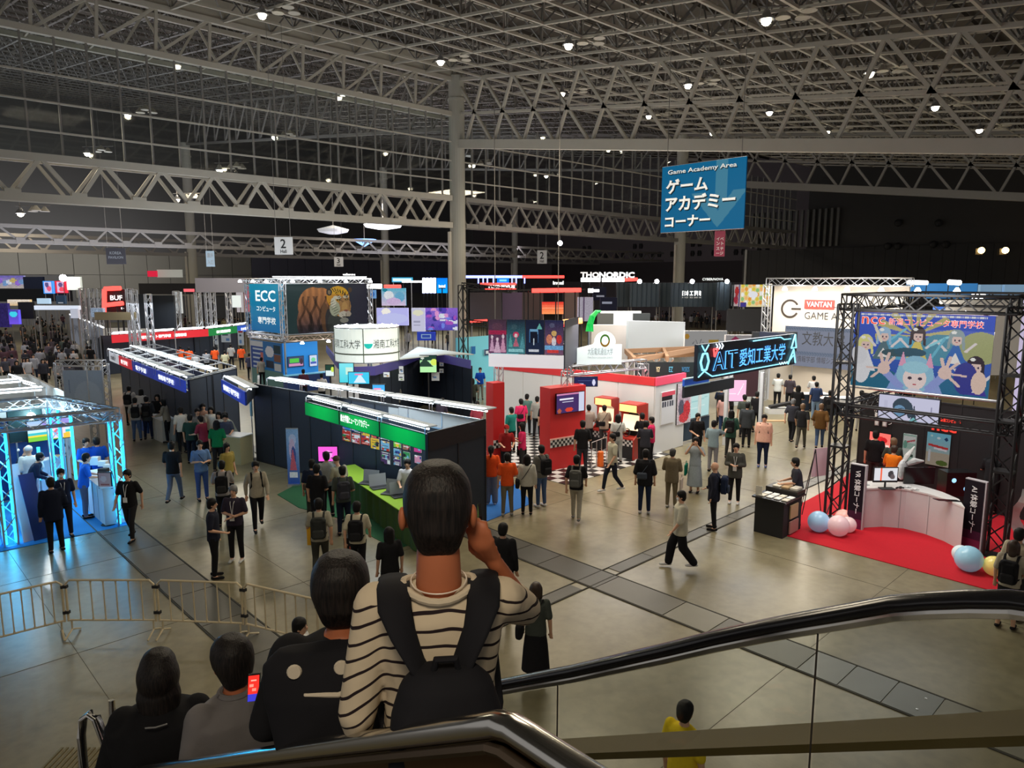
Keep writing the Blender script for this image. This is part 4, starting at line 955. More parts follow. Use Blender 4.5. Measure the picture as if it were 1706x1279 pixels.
MB().obox(lo0-n*.05,d,Z,n,LL,.40,.05).build('lit_valance',mat('lit_valance',lin((215,215,225)),.5,emit=.45),pr)
b2 = lo1-n*.0; MB().obox(lo1,-n,Z,d,2.2,H_,.04).build('side_sheet',mat('banner_side',(.03,.035,.06),.6),pr)
for q in(lo0+d*.2,lo1-d*.2):MB().bar(q+Z*H_-n*.05,q+Z*(H_+6.5)-n*.05,.012,4).build('wire',truss_dark,pr)
# white booth walls with red capping
wb = thing('exhibition_booth','white booth walls with a red capping band behind the racing stand','booth',(19,15,0))
Wl = [Vector((18.6,20.5,0)),at(1000,622,2.45),at(1088,647,2.45),at(1138,636,2.45)]
q1 = atX(890,650,19.2)
WA = Vector((19.25,19.4,0)); WB = Vector((19.25,13.6,0)); WC = Vector((21.9,14.05,0))
WB = at(1088,757); WC = at(1137,742); WA = Vector((19.6,21.5,0))
capm = mat('red_capping',lin((205,50,55)),.5,emit=.08); capp = mat('pink_capping',lin((232,80,110)),.5,emit=.15)
for p,q,cm in((WA,WB,capm),(WB,WC,capp)):
    panel_run(wb,p,q,0,2.42,1.6,white,white,frame=False); d = (q-p).normalized(); n = d.cross(Z)
    MB().obox(p+Z*2.42+n*.05,d,Z,-n,(q-p).length,.28,.12).build('capping',cm,wb)
d = (WC-WB).normalized(); n = d.cross(Z)
board('info_board','white information board with pink header on the white wall end','notice',(WB+d*.35+n*.06+Z*1.0,d,.85,1.15),blobs((215,218,224),[('r',.5,.93,.48,.06,(225,90,110)),('r',.4,.8,.38,.07,(40,36,44))]+[('r',.1+.18*k,.62,.06,.09,(70,75,90))for k in range(5)]),24,30)
board('game_poster','large framed pink and white game poster beside the info board','poster',(WB+d*1.35+n*.06+Z*.85,d,.95,1.5),blobs((205,195,205),[('e',.5,.6,.4,.3,(190,170,190)),('e',.3,.4,.2,.2,(90,90,110)),('e',.7,.35,.25,.2,(200,60,70)),('e',.5,.15,.35,.12,(210,70,80)),('e',.6,.8,.2,.1,(230,225,235))],nz=.3),30,44,edge=black)
monitor(rectD(957,628,643,995,dep=23.5),'dark blue ceiling-hung screen at the top of the white wall',blobs((30,35,75),[('r',.5,.6,.35,.03,(80,90,140)),('e',.85,.4,.07,.35,(200,200,225)),('r',.3,.25,.1,.05,(190,200,230))]))
def arcade(px,py,label,ang=0.0,sc=1.0):
    """red arcade cabinet with lit marquee, screen, steering wheel"""
    p = at(px,py); t = thing('arcade_cabinet',label,'arcade machine',p,'red racing cabinets'); t.rotation_euler = (0,0,ang); t.scale = (sc,)*3
    sd = [(0,0),(.95,0),(.95,.7),(.55,.95),(.55,1.5),(.75,1.62),(.75,1.85),(.05,1.85)]
    rm = mat('cabinet_red',(.42,.03,.02),.4)
    for sx in(-.38,.34):
        N_ = len(sd); V = [(sx,-a,b)for a,b in sd]+[(sx+.04,-a,b)for a,b in sd]
        me = MB().add(V,[tuple(range(N_)),tuple(range(N_,2*N_))[::-1]]+[(i,N_+i,N_+(i+1)%N_,(i+1)%N_)for i in range(N_)]).mesh('side_panel'); me.materials.append(rm); link0('side_panel',me,t)
    for nm,bx,mm in(('base',((-.34,-.9,.02),(.34,-.1,.68)),black),('control_deck',((-.34,-.92,.68),(.34,-.5,.74)),rm),('back_panel',((-.34,-.12,.6),(.34,-.06,1.84)),black),
('marquee',((-.34,-.74,1.60),(.34,-.7,1.84)),mat('marquee_amber',(1,.52,.18),.4,emit=1.3)),('hood',((-.34,-.74,1.84),(.34,-.1,1.87)),rm)):
        me = MB().box(*bx).mesh(nm); me.materials.append(mm); link0(nm,me,t)
    me = MB().obox((-.31,-.60,.95),(1,0,0),(0,.18,1),(0,1,0),.62,.52,.04).mesh('screen'); me.materials.append(mat('arcade_glow',(1,.80,.55),.3,emit=.9)); link0('screen',me,t)
    w_ = MB(); w_.tube([(.14*math.cos(2*PI*k/12),-.80+.05*math.sin(2*PI*k/12),.90+.13*math.sin(2*PI*k/12))for k in range(13)],.018,6,cap=False); w_.bar((-.13,-.8,.9),(.13,-.8,.9),.012).bar((0,-.8,.9),(0,-.62,.78),.02)
    me = w_.mesh('steering_wheel'); me.materials.append(black); link0('steering_wheel',me,t)
    ck = MB()
    for i in range(8):
        for j in range(3):
            if(i+j)%2:ck.box((-.33+i*.083,-.905,.45+j*.075),(-.33+(i+1)*.083,-.895,.45+(j+1)*.075))
    me = ck.mesh('checker'); me.materials.append(chw); o = link0('checker',me,t); o['kind'] = 'stuff'
aw = math.radians(-20)
for px,py,lab in((1063,756,'red racing arcade cabinet, rightmost, with an amber marquee'),(1022,742,'red racing arcade cabinet left of the rightmost one, man in khaki vest before it'),(985,727,'red arcade cabinet mostly hidden behind the wide red tower'),(905,708,'red arcade cabinet with an amber marquee left of the wide red tower')):
    arcade(px,py,lab,math.atan2(WB.y-WA.y,WB.x-WA.x),1.0)
t = thing('orange_cone_post','short orange bollard on the checkered floor right of the red tower','bollard',at(1000,777)); p = at(1000,777); MB().lathe(p,[(.11,0),(.10,.5),(.03,.52)],12).build('body',mat('orange_plastic',lin((240,110,30)),.4),t)
t = thing('steel_barrier','small steel frame barrier right of the wide red tower','barrier',at(990,780)); b = MB(); p,q = at(985,783),at(1010,772)
for z in(.1,.5,.9):b.bar(p+Z*z,q+Z*z,.015,6)
for k in(0,.33,.66,1):b.bar(p.lerp(q,k),p.lerp(q,k)+Z*.9,.015,6)
b.build('rail_frame',alu,t)
pd = thing('monitor_desk','small black desk with laptop between red tower and cabinets','desk',at(992,745)); p = at(992,745); MB().obox(p,d2,Z,-d2.cross(Z),.8,1.0,.4).build('body',black,pd); laptop(p+Z*1.0+d2*.4-d2.cross(Z)*.2,AW,'black laptop on the small black desk by the red tower',None,1.1)
cp = MB().prism([(p.x,p.y)for p in(at(805,871),at(803,805),at(850,800),at(888,838))],0,.012).build('carpet',mat('blue_carpet',lin((18,92,165)),.95,noise=.1,nscale=20),None,'blue carpet patch beside the end of the navy wall','carpet')
# ---- neon AIT sign booth ----
nb = thing('neon_sign','long dark sign with glowing blue neon outline lettering over the right aisle','sign',(18,12,2.8))
So,Sw,Sh = None,None,None
a,b = atX(1163,640,0.001)if 0 else atD(1163,640,21.5),atD(1163,575,21.5); e = None
YS = b.y; e1,e2 = atY(1327,555,YS),atY(1327,603,YS)
z1,z0 = (b.z+e1.z)/2,(a.z+e2.z)/2; W_ = e1.x-b.x; So = Vector((b.x,YS,z0)); Sh = z1-z0; Sw = W_
MB().obox(So,NX,Z,Vector((0,1,0)),Sw,Sh,.12).build('board',mat('midnight_board',lin((12,20,40)),.4),nb)
MB().obox(So+Vector((Sw,0,0)),Vector((0,1,0)),Z,-NX,1.4,Sh,.06).build('side_board',mat('midnight_board',(0,0,0)),nb)
neon = mat('neon_blue',(.1,.4,1),.4,emit=1.6,ecol=(.10,.42,1.0)); neonc = mat('neon_cyan',(.3,.8,1),.4,emit=1.1,ecol=(.30,.80,1.0)); neonr = mat('neon_red',(1,.1,.1),.4,emit=1.5)
F0 = So+Vector((0,-.02,0))
for s_,fx,fw,fh in(('AIT',.13,.23,.52),('愛知工業大学',.38,.49,.52)):
    lo_ = text(s_,F0+NX*Sw*fx+Z*Sh*.22,NX,Z,Sh*fh,neon,nb,'neon_glow',.0,.045 if s_=='AIT' else .004,width=Sw*fw)
    if s_=='AIT':text(s_,F0+NX*(Sw*(fx+.003))+Z*Sh*.235,NX,Z,Sh*(fh-.03),mat('midnight_board',(0,0,0)),nb,'letter_core',.02,.0 if s_=='AIT' else-.012,width=Sw*(fw-.006))
def nline(pts,m_=neonc,r_=.022):
    for i in range(len(pts)-1):MB().bar(F0+NX*Sw*pts[i][0]+Z*Sh*pts[i][1]-Vector((0,.03,0)),F0+NX*Sw*pts[i+1][0]+Z*Sh*pts[i+1][1]-Vector((0,.03,0)),r_,4).build('neon_line',m_,nb)
hexg = [(.05+.035*math.cos(PI/3*k),.52+.26*math.sin(PI/3*k))for k in range(7)]; nline(hexg,neonc,.035)
nline([(.02,.98),(.05,.80),(.08,.98)]); nline([(.0,.12),(.05,.26),(.12,.08),(.9,.10),(.96,.3)]); nline([(.9,.05),(.96,.5),(.99,.05)],neonc,.03); nline([(.93,.55),(.97,.98),(.99,.55),(.93,.55)],neonc,.03); nline([(.5,.93),(.8,.95),(.84,.86),(.92,.86)])
for k in range(3):nline([(.145+.025*k,.98),(.16+.025*k,.9),(.145+.025*k,.82)],mat('neon_white',(.8,.9,1),.4,emit=1.2),.02); nline([(.80+.03*k,.14),(.815+.03*k,.07),(.83+.03*k,.14)],mat('neon_white',(1,1,1)),.015)
nline([(.125,.84),(.165,.84),(.135,.62),(.125,.84)],neonr,.03)
# its posts, lower beams and screens
lowb = mat('charcoal_panel',lin((30,38,48)),.5)
Lb0,Lb1 = Gc(at(1140,648,2.5)),Vector((So.x+.1,So.y,0)); d = (Lb1-Lb0).normalized()
nbo = thing('exhibition_booth','booth with white posts, charcoal beams and blue corner block under the neon sign','booth',Lb0)
Lend = Lb0+Vector((3.6,-.05,0))
MB().obox(Lb0+Z*2.2,NX,Z,Vector((0,1,0)),3.2,.38,.08).build('beam',lowb,nbo); MB().obox(Lb0+Z*2.58,NX,Z,Vector((0,1,0)),1.5,.22,.08).build('blue_block',mat('royal_blue',lin((30,80,180)),.5,emit=.2),nbo)
for z in(2.56,2.8):MB().obox(Lb0+Z*z-Vector((0,.02,0)),NX,Z,Vector((0,1,0)),1.55,.04,.1).build('pale_rail',mat('pale_rail',lin((150,190,205)),.4),nbo)
for px,y0,y1 in((1208,652,742),(1266,637,742)):
    q = at(px,y1); MB().obox(q,NX,Z,Vector((0,1,0)),.12,2.7,.12).build('post',mat('white_post',(.6,.62,.64),.4),nbo)
monitor(rect('Y',14.25,1139,647,700,1181),'large pale green lit panel left below the neon sign',blobs(((185,225,225),(205,235,230)),[('l',.2,.3,.8,.35,(215,240,238),.02),('l',.3,.5,.9,.6,(170,215,215),.02)]),m=BACKLIT)
lowp = rect('Y',14.3,1139,702,735,1181); MB().obox(*[lowp[0],NX,Z,Vector((0,1,0)),lowp[2],lowp[3],.1]).build('plinth',mat('dark_teal_panel',lin((40,60,80)),.6),nbo)
monitor(rectD(1209,633,668,1243,dep=29.5),'pink and white lit screen below the neon sign, behind the crowd',blobs((240,185,215),[('r',.4,.5,.25,.02,(250,225,238)),('r',.3,.35,.2,.02,(250,225,238)),('l',.6,.3,.85,.8,(252,235,245),.02)]))
monitor(rectD(1190,636,648,1203,dep=30),'small pale screen left of the pink screen',blobs((200,215,220),[('r',.5,.5,.3,.06,(90,110,130))]))
q = rectD(1220,612,660,1262,dep=33); MB().obox(q[0],q[1],Z,q[1].cross(Z),q[2],q[3],.1).build('dark_back_wall',mat('maroon_dark',lin((58,30,42)),.7),nbo)
# ---- white exhibitor wall with power symbol (right) ----
vw = thing('exhibitor_wall','very large cream wall with a round power symbol and red name plate','wall',at(1290,665))
XV = 34.0; o,r,w,h = rect('X',XV,1288,476,560,1512); ztop = 5.75
MB().obox((XV,o.y,0),NY,Z,NX,w,ztop,.15).build('wall_panel',mat('cream_lit_wall',lin((214,202,186)),.7),vw)
box_truss(vw,(XV-.3,o.y+.2,5.92),(XV-.3,o.y-w-.2,5.92),.34,alu,.45,r=.022); box_truss(vw,(XV-.3,o.y+.2,0),(XV-.3,o.y+.2,5.8),.3,alu,r=.02)
for k in range(6):
    q = Vector((XV-.75,o.y-.9-k*1.45,5.55)); MB().lathe(q,[(.05,.16),(.14,.0),(.12,-.02)],8).build('flood_lamp',spot_m,vw)
    area(q+Vector((-.9,0,.1)),.3,.3,16,(1,.96,.88),(XV,q.y,3.6))
gx_ = lambda px,py:atX(px,py,XV-.03)
c = gx_(1316,514); cr = abs(gx_(1301,514).y-c.y); pw_ = MB()
for i in range(26):
    a0,a1 = math.radians(28+(304)*i/26),math.radians(28+304*(i+1)/26)
    g = lambda a,rr:Vector((XV-.03,c.y-math.cos(a)*rr,c.z+math.sin(a)*rr)); pw_.quad(g(a0,cr),g(a0,cr*.78),g(a1,cr*.78),g(a1,cr))
pw_.obox(Vector((XV-.03,c.y-cr*.15,c.z-cr*.1)),NY,Z,NX,cr*1.05,cr*.2,.01); pw_.build('power_symbol',mat('dark_brown_print',lin((55,44,36)),.6),vw)
a,b = gx_(1340,514),gx_(1391,500); MB().obox(a,NY,Z,-NX,abs(a.y-b.y),b.z-a.z,.02).build('name_plate',mat('red_name_plate',lin((215,62,52)),.6),vw)
text('VANTAN',a+NY*.12+Z*.10-Vector((.03,0,0)),NY,Z,.25,glyph_w,vw,width=abs(a.y-b.y)-.24,bold=.02)
a,b = gx_(1340,531),gx_(1412,519); text('GAME ACADEMY',a,NY,Z,.34,mat('dark_grey_print',lin((55,52,55)),.6),vw,width=abs(a.y-gx_(1462,519).y))
bw_ = thing('university_sign','grey-blue sign band with large black characters below the power symbol','sign',gx_(1312,608))
xb = XV-.35; f_ = lambda px,py:atX(px,py,xb); a,b,c = f_(1305,607),f_(1408,547),None
hatch = lambda U,V:np.where((((U*60+V*6)%1)<.45)[...,None]&((V>.90)|((V>.28)&(V<.38)))[...,None],np.array(lin((110,135,165))),np.array(lin((176,184,208))))
Wd = abs(a.y-f_(1440,547).y); painted('band_print',a,NY,Z,Wd,b.z-a.z,150,40,hatch,paintmat('band_print_m',.38),bw_)  # band glows by itself, since the wall lamps barely reach it
MB().obox(a+Vector((.02,0,0)),NY,Z,NX,Wd,b.z-a.z,.08).build('band_backing',white,bw_)
q = f_(1336,574); text('文教大学',q-Vector((.02,0,0)),NY,Z,.66,glyph_k,bw_,width=abs(q.y-f_(1408,560).y),bold=.0)
q = f_(1328,602); text('情報学部 情報システム学科',q-Vector((.02,0,0)),NY,Z,.30,mat('dark_grey_print',(.04,.04,.04)),bw_,width=abs(q.y-f_(1425,590).y),bold=.0)
wt = thing('booth_wall','white booth wall with printed panels below the university band','wall',at(1290,665))
a,b = f_(1268,662),f_(1440,612); y0 = f_(1268,640).y; MB().obox((xb+.5,y0,0),NY,Z,NX,5.5,b.z,.1).build('wall_panel',mat('lit_white_wall',(.75,.76,.77),.6,emit=.15),wt)
SO = Vector((f_(1268,640).x-.0,y0,0)); side = Vector((xb+.5,y0,0)); MB().obox(Vector((xb-3.4,y0+.05,0)),NX,Z,Vector((0,1,0)),3.9,2.5,.1).build('side_panel',mat('pale_print_wall',lin((215,222,226)),.6),wt)
pt = MB()
for k in range(26):q = Vector((xb-3.3+.12*(k%5),y0-.01,.2+.09*k)); pt.obox(q,Vector((1,0,1)),Vector((-1,0,1)),Vector((0,-1,0)),.12,.03,.01)
pt.build('hatch_print',mat('steel_blue_print',lin((120,150,170)),.6),wt,kind='stuff')
for k in range(3):monitor((Vector((xb+.40,y0-1.2-k*1.3,1.35)),NY,.8,.45),'white lit screen on the white wall below the university band, %s'%('left','middle','right')[k]if 0 else('left','middle','right')[k]+' pale screen on the white wall below the university band',blobs((215,225,235),[('e',.5,.5,.25,.3,(170,190,210))]))
for k in range(2):
    p = at(1326+k*42,684+k*8); t = thing('demo_table','dark demo table in front of the white university booth, %s one'%('left','right')[k],'table',p); MB().obox(p,d2,Z,-d2.cross(Z),1.5,.75,.6).build('skirt',navy,t); MB().obox(p+Z*.75,d2,Z,-d2.cross(Z),1.55,.03,.64).build('tabletop',white,t)
# plywood ramp device on floor
p = at(1302,690); t = thing('demo_board','low white plinth with a black wedge-shaped device near the right aisle','device',p); MB().obox(p-d2*.6,d2,Z,-d2.cross(Z),1.3,.25,.5).build('plinth',white,t); MB().obox(p-d2*.5+Z*.25,d2+Z*.2,Z,-d2.cross(Z),1.0,.12,.3).build('device',black,t)
p = at(1290,702); t = thing('floor_mat','light wooden V-shaped floor strip in front of the white plinth','floor mat',p); MB().obox(p-d2*.7,d2,Z,-d2.cross(Z)+d2*.3,1.2,.03,.25).build('strip',mat('birch',lin((190,150,110)),.6),t)
# ---- red-carpet booth with big illustrated banner (right) ----
MB().prism([(15.97,-3),(24,-3),(24,8.6),(20.6,8.2),(15.97,8.05)],0,.015).build('carpet',mat('red_carpet',lin((196,12,36)),.95,noise=.10,nscale=25),None,'bright red carpet of the illustrated banner booth','carpet')
XN = 18.05
tnc = thing('truss_frame','black truss portal carrying the big illustrated banner over the red carpet','truss',(XN,7,0))
L0,L1 = Vector((18.0,6.98,0)),Gc(at(1657,926))
rr = (L1-L0).normalized(); bk = Vector((-rr.y,rr.x,0)); bk = bk if bk.x>0 else-bk
Yr = atX(1655,560,18.6).y
POST = [L0,L1,L0+Vector((4.6,0,0)),L1+Vector((4.6,0,0))]
for q in(L0,L1):box_truss(tnc,q,q+Z*5.45,.36,black_truss,.40,r=.024)
for q in POST[2:]:box_truss(tnc,q,q+Z*5.6,.36,black_truss,.5,r=.022)
for z in(5.5,):
    box_truss(tnc,L0+Z*z,L1+Z*z,.36,black_truss,.4,r=.024); box_truss(tnc,L0+Z*z,POST[2]+Z*z,.36,black_truss,.4,r=.022); box_truss(tnc,L1+Z*z,POST[3]+Z*z,.36,black_truss,.4,r=.022); box_truss(tnc,POST[2]+Z*z,POST[3]+Z*z,.36,black_truss,.4,r=.022)
box_truss(tnc,L0+Z*2.85,L1+Z*2.85,.26,black_truss,.4,r=.018); box_truss(tnc,L0+Z*2.85,POST[2]+Z*2.85,.26,black_truss,.4,r=.018); box_truss(tnc,L1+Z*2.85,POST[3]+Z*2.85,.26,black_truss,.4,r=.018)
for q in(L0,L1):
    for z in(1.9,3.0,4.0):MB().obox(q-Vector((.2,.2,0))+Z*z,NX,Z,Vector((0,1,0)),.4,.05,.4).build('joint_plate',black_truss,tnc)
    MB().obox(q-Vector((.25,.25,0)),NX,Z,Vector((0,1,0)),.5,.02,.5).build('base_plate',black_truss,tnc)
# the banner itself
tl,bl = atD(1425,519,19.2),atD(1417,642,19.2); bY = atX(1656,560,tl.x).y; hB = tl.z-atX(1417,641,tl.x).z
Bo = Vector((tl.x,tl.y,tl.z-hB)); Bw = abs(bY-tl.y)
bn_ = thing('illustrated_banner','big blue illustrated banner with pastel cartoon figures and a reaching central figure','banner',Bo)
def ncc_art(U,V):
    H = (235,205,195)
    it = [('s',.47,.72,.3,.34,(200,190,130)),('e',.1,.1,.3,.2,(40,110,140)),('e',.9,.1,.35,.15,(40,110,150)),('e',.36,.55,.14,.16,(90,170,205)),('e',.66,.55,.16,.2,(80,150,175)),('e',.92,.6,.14,.2,(170,175,120))]
    # back row figures: hair, face, body
    for(x,y,s_,hc,bc)in((.10,.60,.9,(232,226,150),(235,235,238)),(.24,.72,.8,(160,195,225),(90,120,130)),(.49,.74,.85,(60,44,50),(228,208,110)),(.76,.72,.85,(150,170,175),(50,110,190)),(.90,.40,.9,(50,34,50),(70,60,160))):
        it+=[('t',x,y-.22*s_,.10*s_,.2*s_,bc),('e',x,y,.065*s_,.12*s_,hc),('e',x+.004,y-.035,.042*s_,.075*s_,H),('r',x,y+.04*s_,.045*s_,.03*s_,hc)]
        for e_ in(-1,1):it+=[('e',x+.004+e_*.017*s_,y-.035,.008*s_,.013*s_,(60,50,80)),('l',x+e_*.05*s_,y+.02,x+e_*.062*s_,y-.16*s_,hc,.010),('l',x+e_*.08*s_,y-.2*s_,x+e_*.15*s_,y-.08*s_,(235,225,225),.011)]
        it+=[('e',x-.02,y+.07*s_,.018,.02,(250,250,245)),('r',x+.004,y-.075*s_,.008,.004,(200,90,100)),('t',x,y-.30*s_,.05*s_,.08*s_,(245,240,235))]
    it+=[('l',.16,.85,.22,.62,(235,225,205),.012),('l',.30,.66,.40,.8,(120,200,225),.010),('l',.58,.6,.70,.72,(150,220,235),.012),('l',.60,.45,.68,.70,(110,190,215),.010),('e',.08,.25,.07,.2,(232,232,236)),('e',.05,.42,.07,.12,(225,225,230)),('e',.33,.48,.1,.05,(60,90,100)),('e',.44,.50,.12,.06,(50,90,110)),('e',.84,.22,.08,.2,(56,60,150)),('e',.93,.18,.05,.14,(236,206,190))]
    # central figure
    it+=[('t',.38,.02,.18,.3,(140,170,225)),('t',.60,.02,.18,.3,(150,170,225)),('e',.49,.22,.135,.24,(150,200,225)),('t',.395,.42,.03,.1,(235,170,200)),('t',.59,.42,.03,.1,(235,170,200)),('e',.49,.17,.085,.15,(246,226,222)),('e',.49,.31,.095,.08,(165,215,232)),('e',.455,.17,.016,.02,(60,50,70)),('e',.53,.17,.016,.02,(60,50,70)),('r',.492,.09,.012,.006,(200,90,100)),('e',.49,-.02,.07,.06,(230,225,235))]
    # reaching hands: palm and five fingers each
    for(cx,cy,f_)in((.255,.27,1),(.70,.27,1)):
        it+=[('l',cx,cy-.03,.38 if cx<.5 else .60,.06,(150,165,225),.035),('e',cx,cy,.048,.08,H)]
        tips = ((-.13,.0),(-.09,-.13),(-.03,.19),(.035,.20),(.075,.15))if cx<.5 else((.14,-.02),(.10,-.15),(-.03,.18),(.03,.20),(.08,.13))
        for dx,dy in tips:it.append(('l',cx,cy,cx+dx,cy+dy,H,.0125))
    C = blobs(((40,90,170),(74,100,215)),it,nz=.05)(U,V)
    top = (V>.955)&(V<.985)&(U>.05)&(U<.95)&(((U*90)%1)<.75); C[top] = .9
    return C
nm = paintmat('illustrated_print',.55)  # banner brightness put into the print, which glows on its own
painted('banner_print',Bo,NY,Z,Bw,hB,200,122,ncc_art,nm,bn_)
MB().obox(Bo+Vector((.01,0,0)),NY,Z,NX,Bw,hB,.03).build('banner_sheet',white,bn_)
gw = mat('letter_outline_white',(.95,.95,.95),.6,emit=.5); gr = mat('banner_red_letters',lin((236,74,52)),.6,emit=.35)
for s_,fx,fw,fh in(('ncc',.06,.18,.095),('新潟コンピュータ専門学校',.27,.66,.085)):
    text(s_,Bo+NY*(Bw*fx-.01)+Z*(hB*.845-.01)-Vector((.008,0,0)),NY,Z,hB*fh+.02,gw,bn_,'lettering_outline',.0,.034,width=Bw*fw+.02)
    text(s_,Bo+NY*Bw*fx+Z*hB*.845-Vector((.02,0,0)),NY,Z,hB*fh,gr,bn_,'lettering',.0,.004,width=Bw*fw)
for s_ in(tl.z+.02,Bo.z-.05):MB().bar((tl.x-.01,Bo.y+.05,s_),(tl.x-.01,Bo.y-Bw-.05,s_),.025,8).build('banner_pole',alu,bn_)
for k in(.05,.5,.95):MB().bar((tl.x,Bo.y-Bw*k,tl.z),(18.1,Bo.y-Bw*k,5.36),.01,4).build('tie',alu,bn_)
# screen under the banner
o,r,w,h = rect('X',18.5,1464,656,699,1565); monitor((o,r,w,h),'large lit screen with a dark-haired cartoon head in profile under the banner',blobs((205,205,230),[('e',.40,.62,.16,.32,(56,72,86)),('e',.36,.45,.10,.22,(110,150,185)),('t',.60,.45,.05,.3,(50,64,76)),('e',.53,.50,.05,.3,(56,72,86)),('t',.6,.05,.2,.2,(120,185,190)),('l',.3,.5,.42,.56,(30,40,50),.012),('r',.12,.6,.03,.2,(195,195,220)),('r',.88,.5,.008,.2,(150,150,180))]),None,100,48,m=paintmat('big_screen_glow',.75))
MB().bar((18.6,o.y+.3,o.z+h+.1),(18.6,o.y-w-1.2,o.z+h+.1),.03,6).build('screen_pole',alu,tnc)
# black back wall
bk_ = thing('exhibition_booth','black panel booth with posters behind the white curved counter','booth',(21.4,7.6,0))
K0,K1 = at(1441,748),at(1622,812); K0 = Vector((21.8,7.9,0)); K1 = Vector((21.4,3.5,0))
panel_run(bk_,K0,K1,0,2.75,.98,black,black); panel_run(bk_,K1,Vector((23.5,3.3,0)),0,3.0,1.0,black,black); panel_run(bk_,Vector((23.5,3.3,0)),Vector((23.3,-2,0)),0,3.3,1.0,mat('ink_panel',(.014,.017,.024),.6),black)
kd = (K1-K0).normalized(); kn = kd.cross(Z)
def kpt(px,py,off=.06):
    dd = ray(px,py); t_ = ((K0+kn*off)-Vector((0,0,CZ))).dot(kn)/dd.dot(kn); return Vector((0,0,CZ))+dd*t_
def krect(x0,y0,y1,x1):a,b = kpt(x0,y1),kpt(x0,y0); c = kpt(x1,(y0+y1)/2); return(a,kd,Gc(c-a).length,b.z-a.z)
monitor(krect(1448,718,741,1484),'coral red screen at the left of the black poster wall',blobs((236,110,100),[('e',.5,.5,.3,.25,(205,40,40)),('e',.7,.5,.15,.2,(190,30,35)),('e',.15,.3,.08,.15,(250,190,180)),('r',.5,.12,.45,.08,(245,200,190))]))
board('poster','pale green and white poster in the middle of the black wall','poster',krect(1502,721,765,1526),blobs((170,200,185),[('r',.5,.8,.45,.12,(225,225,220)),('l',.3,.7,.9,.8,(200,90,100),.03),('r',.5,.3,.5,.15,(215,220,210)),('r',.55,.2,.3,.04,(60,80,70)),('e',.2,.6,.15,.15,(120,170,150))],nz=.1),24,40,paintmat('lit_poster',.35))
board('poster','tall sky blue and sand illustrated poster, framed and lit, on the black wall','poster',krect(1541,718,772,1583),blobs(((190,175,150),(120,200,225)),[('r',.5,.2,.5,.2,(185,170,150)),('r',.15,.28,.06,.18,(205,205,210)),('e',.7,.1,.25,.08,(90,110,50)),('l',.1,.62,.9,.56,(205,60,60),.035),('l',.35,.53,.85,.5,(235,225,230),.03),('d',.82,.84,.09,.07,(30,70,110)),('e',.5,.85,.07,.04,(225,240,245)),('e',.2,.9,.06,.03,(200,230,225))],nz=.06),40,60,paintmat('lit_poster',.35),edge=black)
q = kpt(1457,708,.08); text('n',q,kd,Z,.38,glyph_w,bk_,width=.35,bold=.06); q = kpt(1488,708,.08);
for i,ch in enumerate('ライブ'):text(ch,kpt(1479,697+i*5,.08),kd,Z,.1,glyph_w,bk_,width=.14,bold=.04)
for i in range(8):text('ｎ情報専門学校'[i%7],kpt(1457,685+i*3.2,.08),kd,Z,.05,glyph_w,bk_,width=.06)
for s_,x,y,hh_,ww_ in(('ncc',1552,716,.18,.62),('新潟コンピュータ',1567,702,.10,.5)):text(s_,kpt(x,y,.08),kd,Z,hh_,mat('red_lit_letters',(.9,.05,.03),.5,emit=.5),bk_,width=ww_,bold=.05)
# curved white counter
cc_ = [at(x,y)for x,y in((1434,880),(1470,878),(1505,881),(1540,890),(1572,902),(1600,917))]
wc = thing('curved_counter','white curved reception counter on the red carpet','counter',cc_[0])
cm = mat('white_drape',(.62,.60,.62),.5,noise=.03); N_ = 30; P = []
def bez(t):
    k = t*(len(cc_)-1); i = min(int(k),len(cc_)-2); return cc_[i].lerp(cc_[i+1],k-i)
pts = [bez(i/N_)for i in range(N_+1)]; off = Vector((.55,.25,0)); f = MB()
for i in range(N_):
    a,b = pts[i],pts[i+1]; f.quad(a,b,b+Z*.98,a+Z*.98); f.quad(a+off,a+off+Z*.98,b+off+Z*.98,b+off)
f.quad(pts[0],pts[0]+Z*.98,pts[0]+off+Z*.98,pts[0]+off); f.quad(pts[-1],pts[-1]+off,pts[-1]+off+Z*.98,pts[-1]+Z*.98)
f.build('drape',cm,wc)
f = MB()
for i in range(N_):a,b = pts[i]-off*.04,pts[i+1]-off*.04; o2 = off*1.08; f.add([a+Z*.98,b+Z*.98,b+o2+Z*.98,a+o2+Z*.98,a+Z*1.02,b+Z*1.02,b+o2+Z*1.02,a+o2+Z*1.02],[(0,3,2,1),(4,5,6,7),(0,1,5,4),(1,2,6,5),(2,3,7,6),(3,0,4,7)])
f.build('countertop',desk_white,wc)
for k in(.35,.62):p = bez(k); MB().bar(p-off*.01+Z*.02,p-off*.01+Z*.96,.008,4).build('drape_seam',mat('seam_grey',(.35,.35,.37),.6),wc)
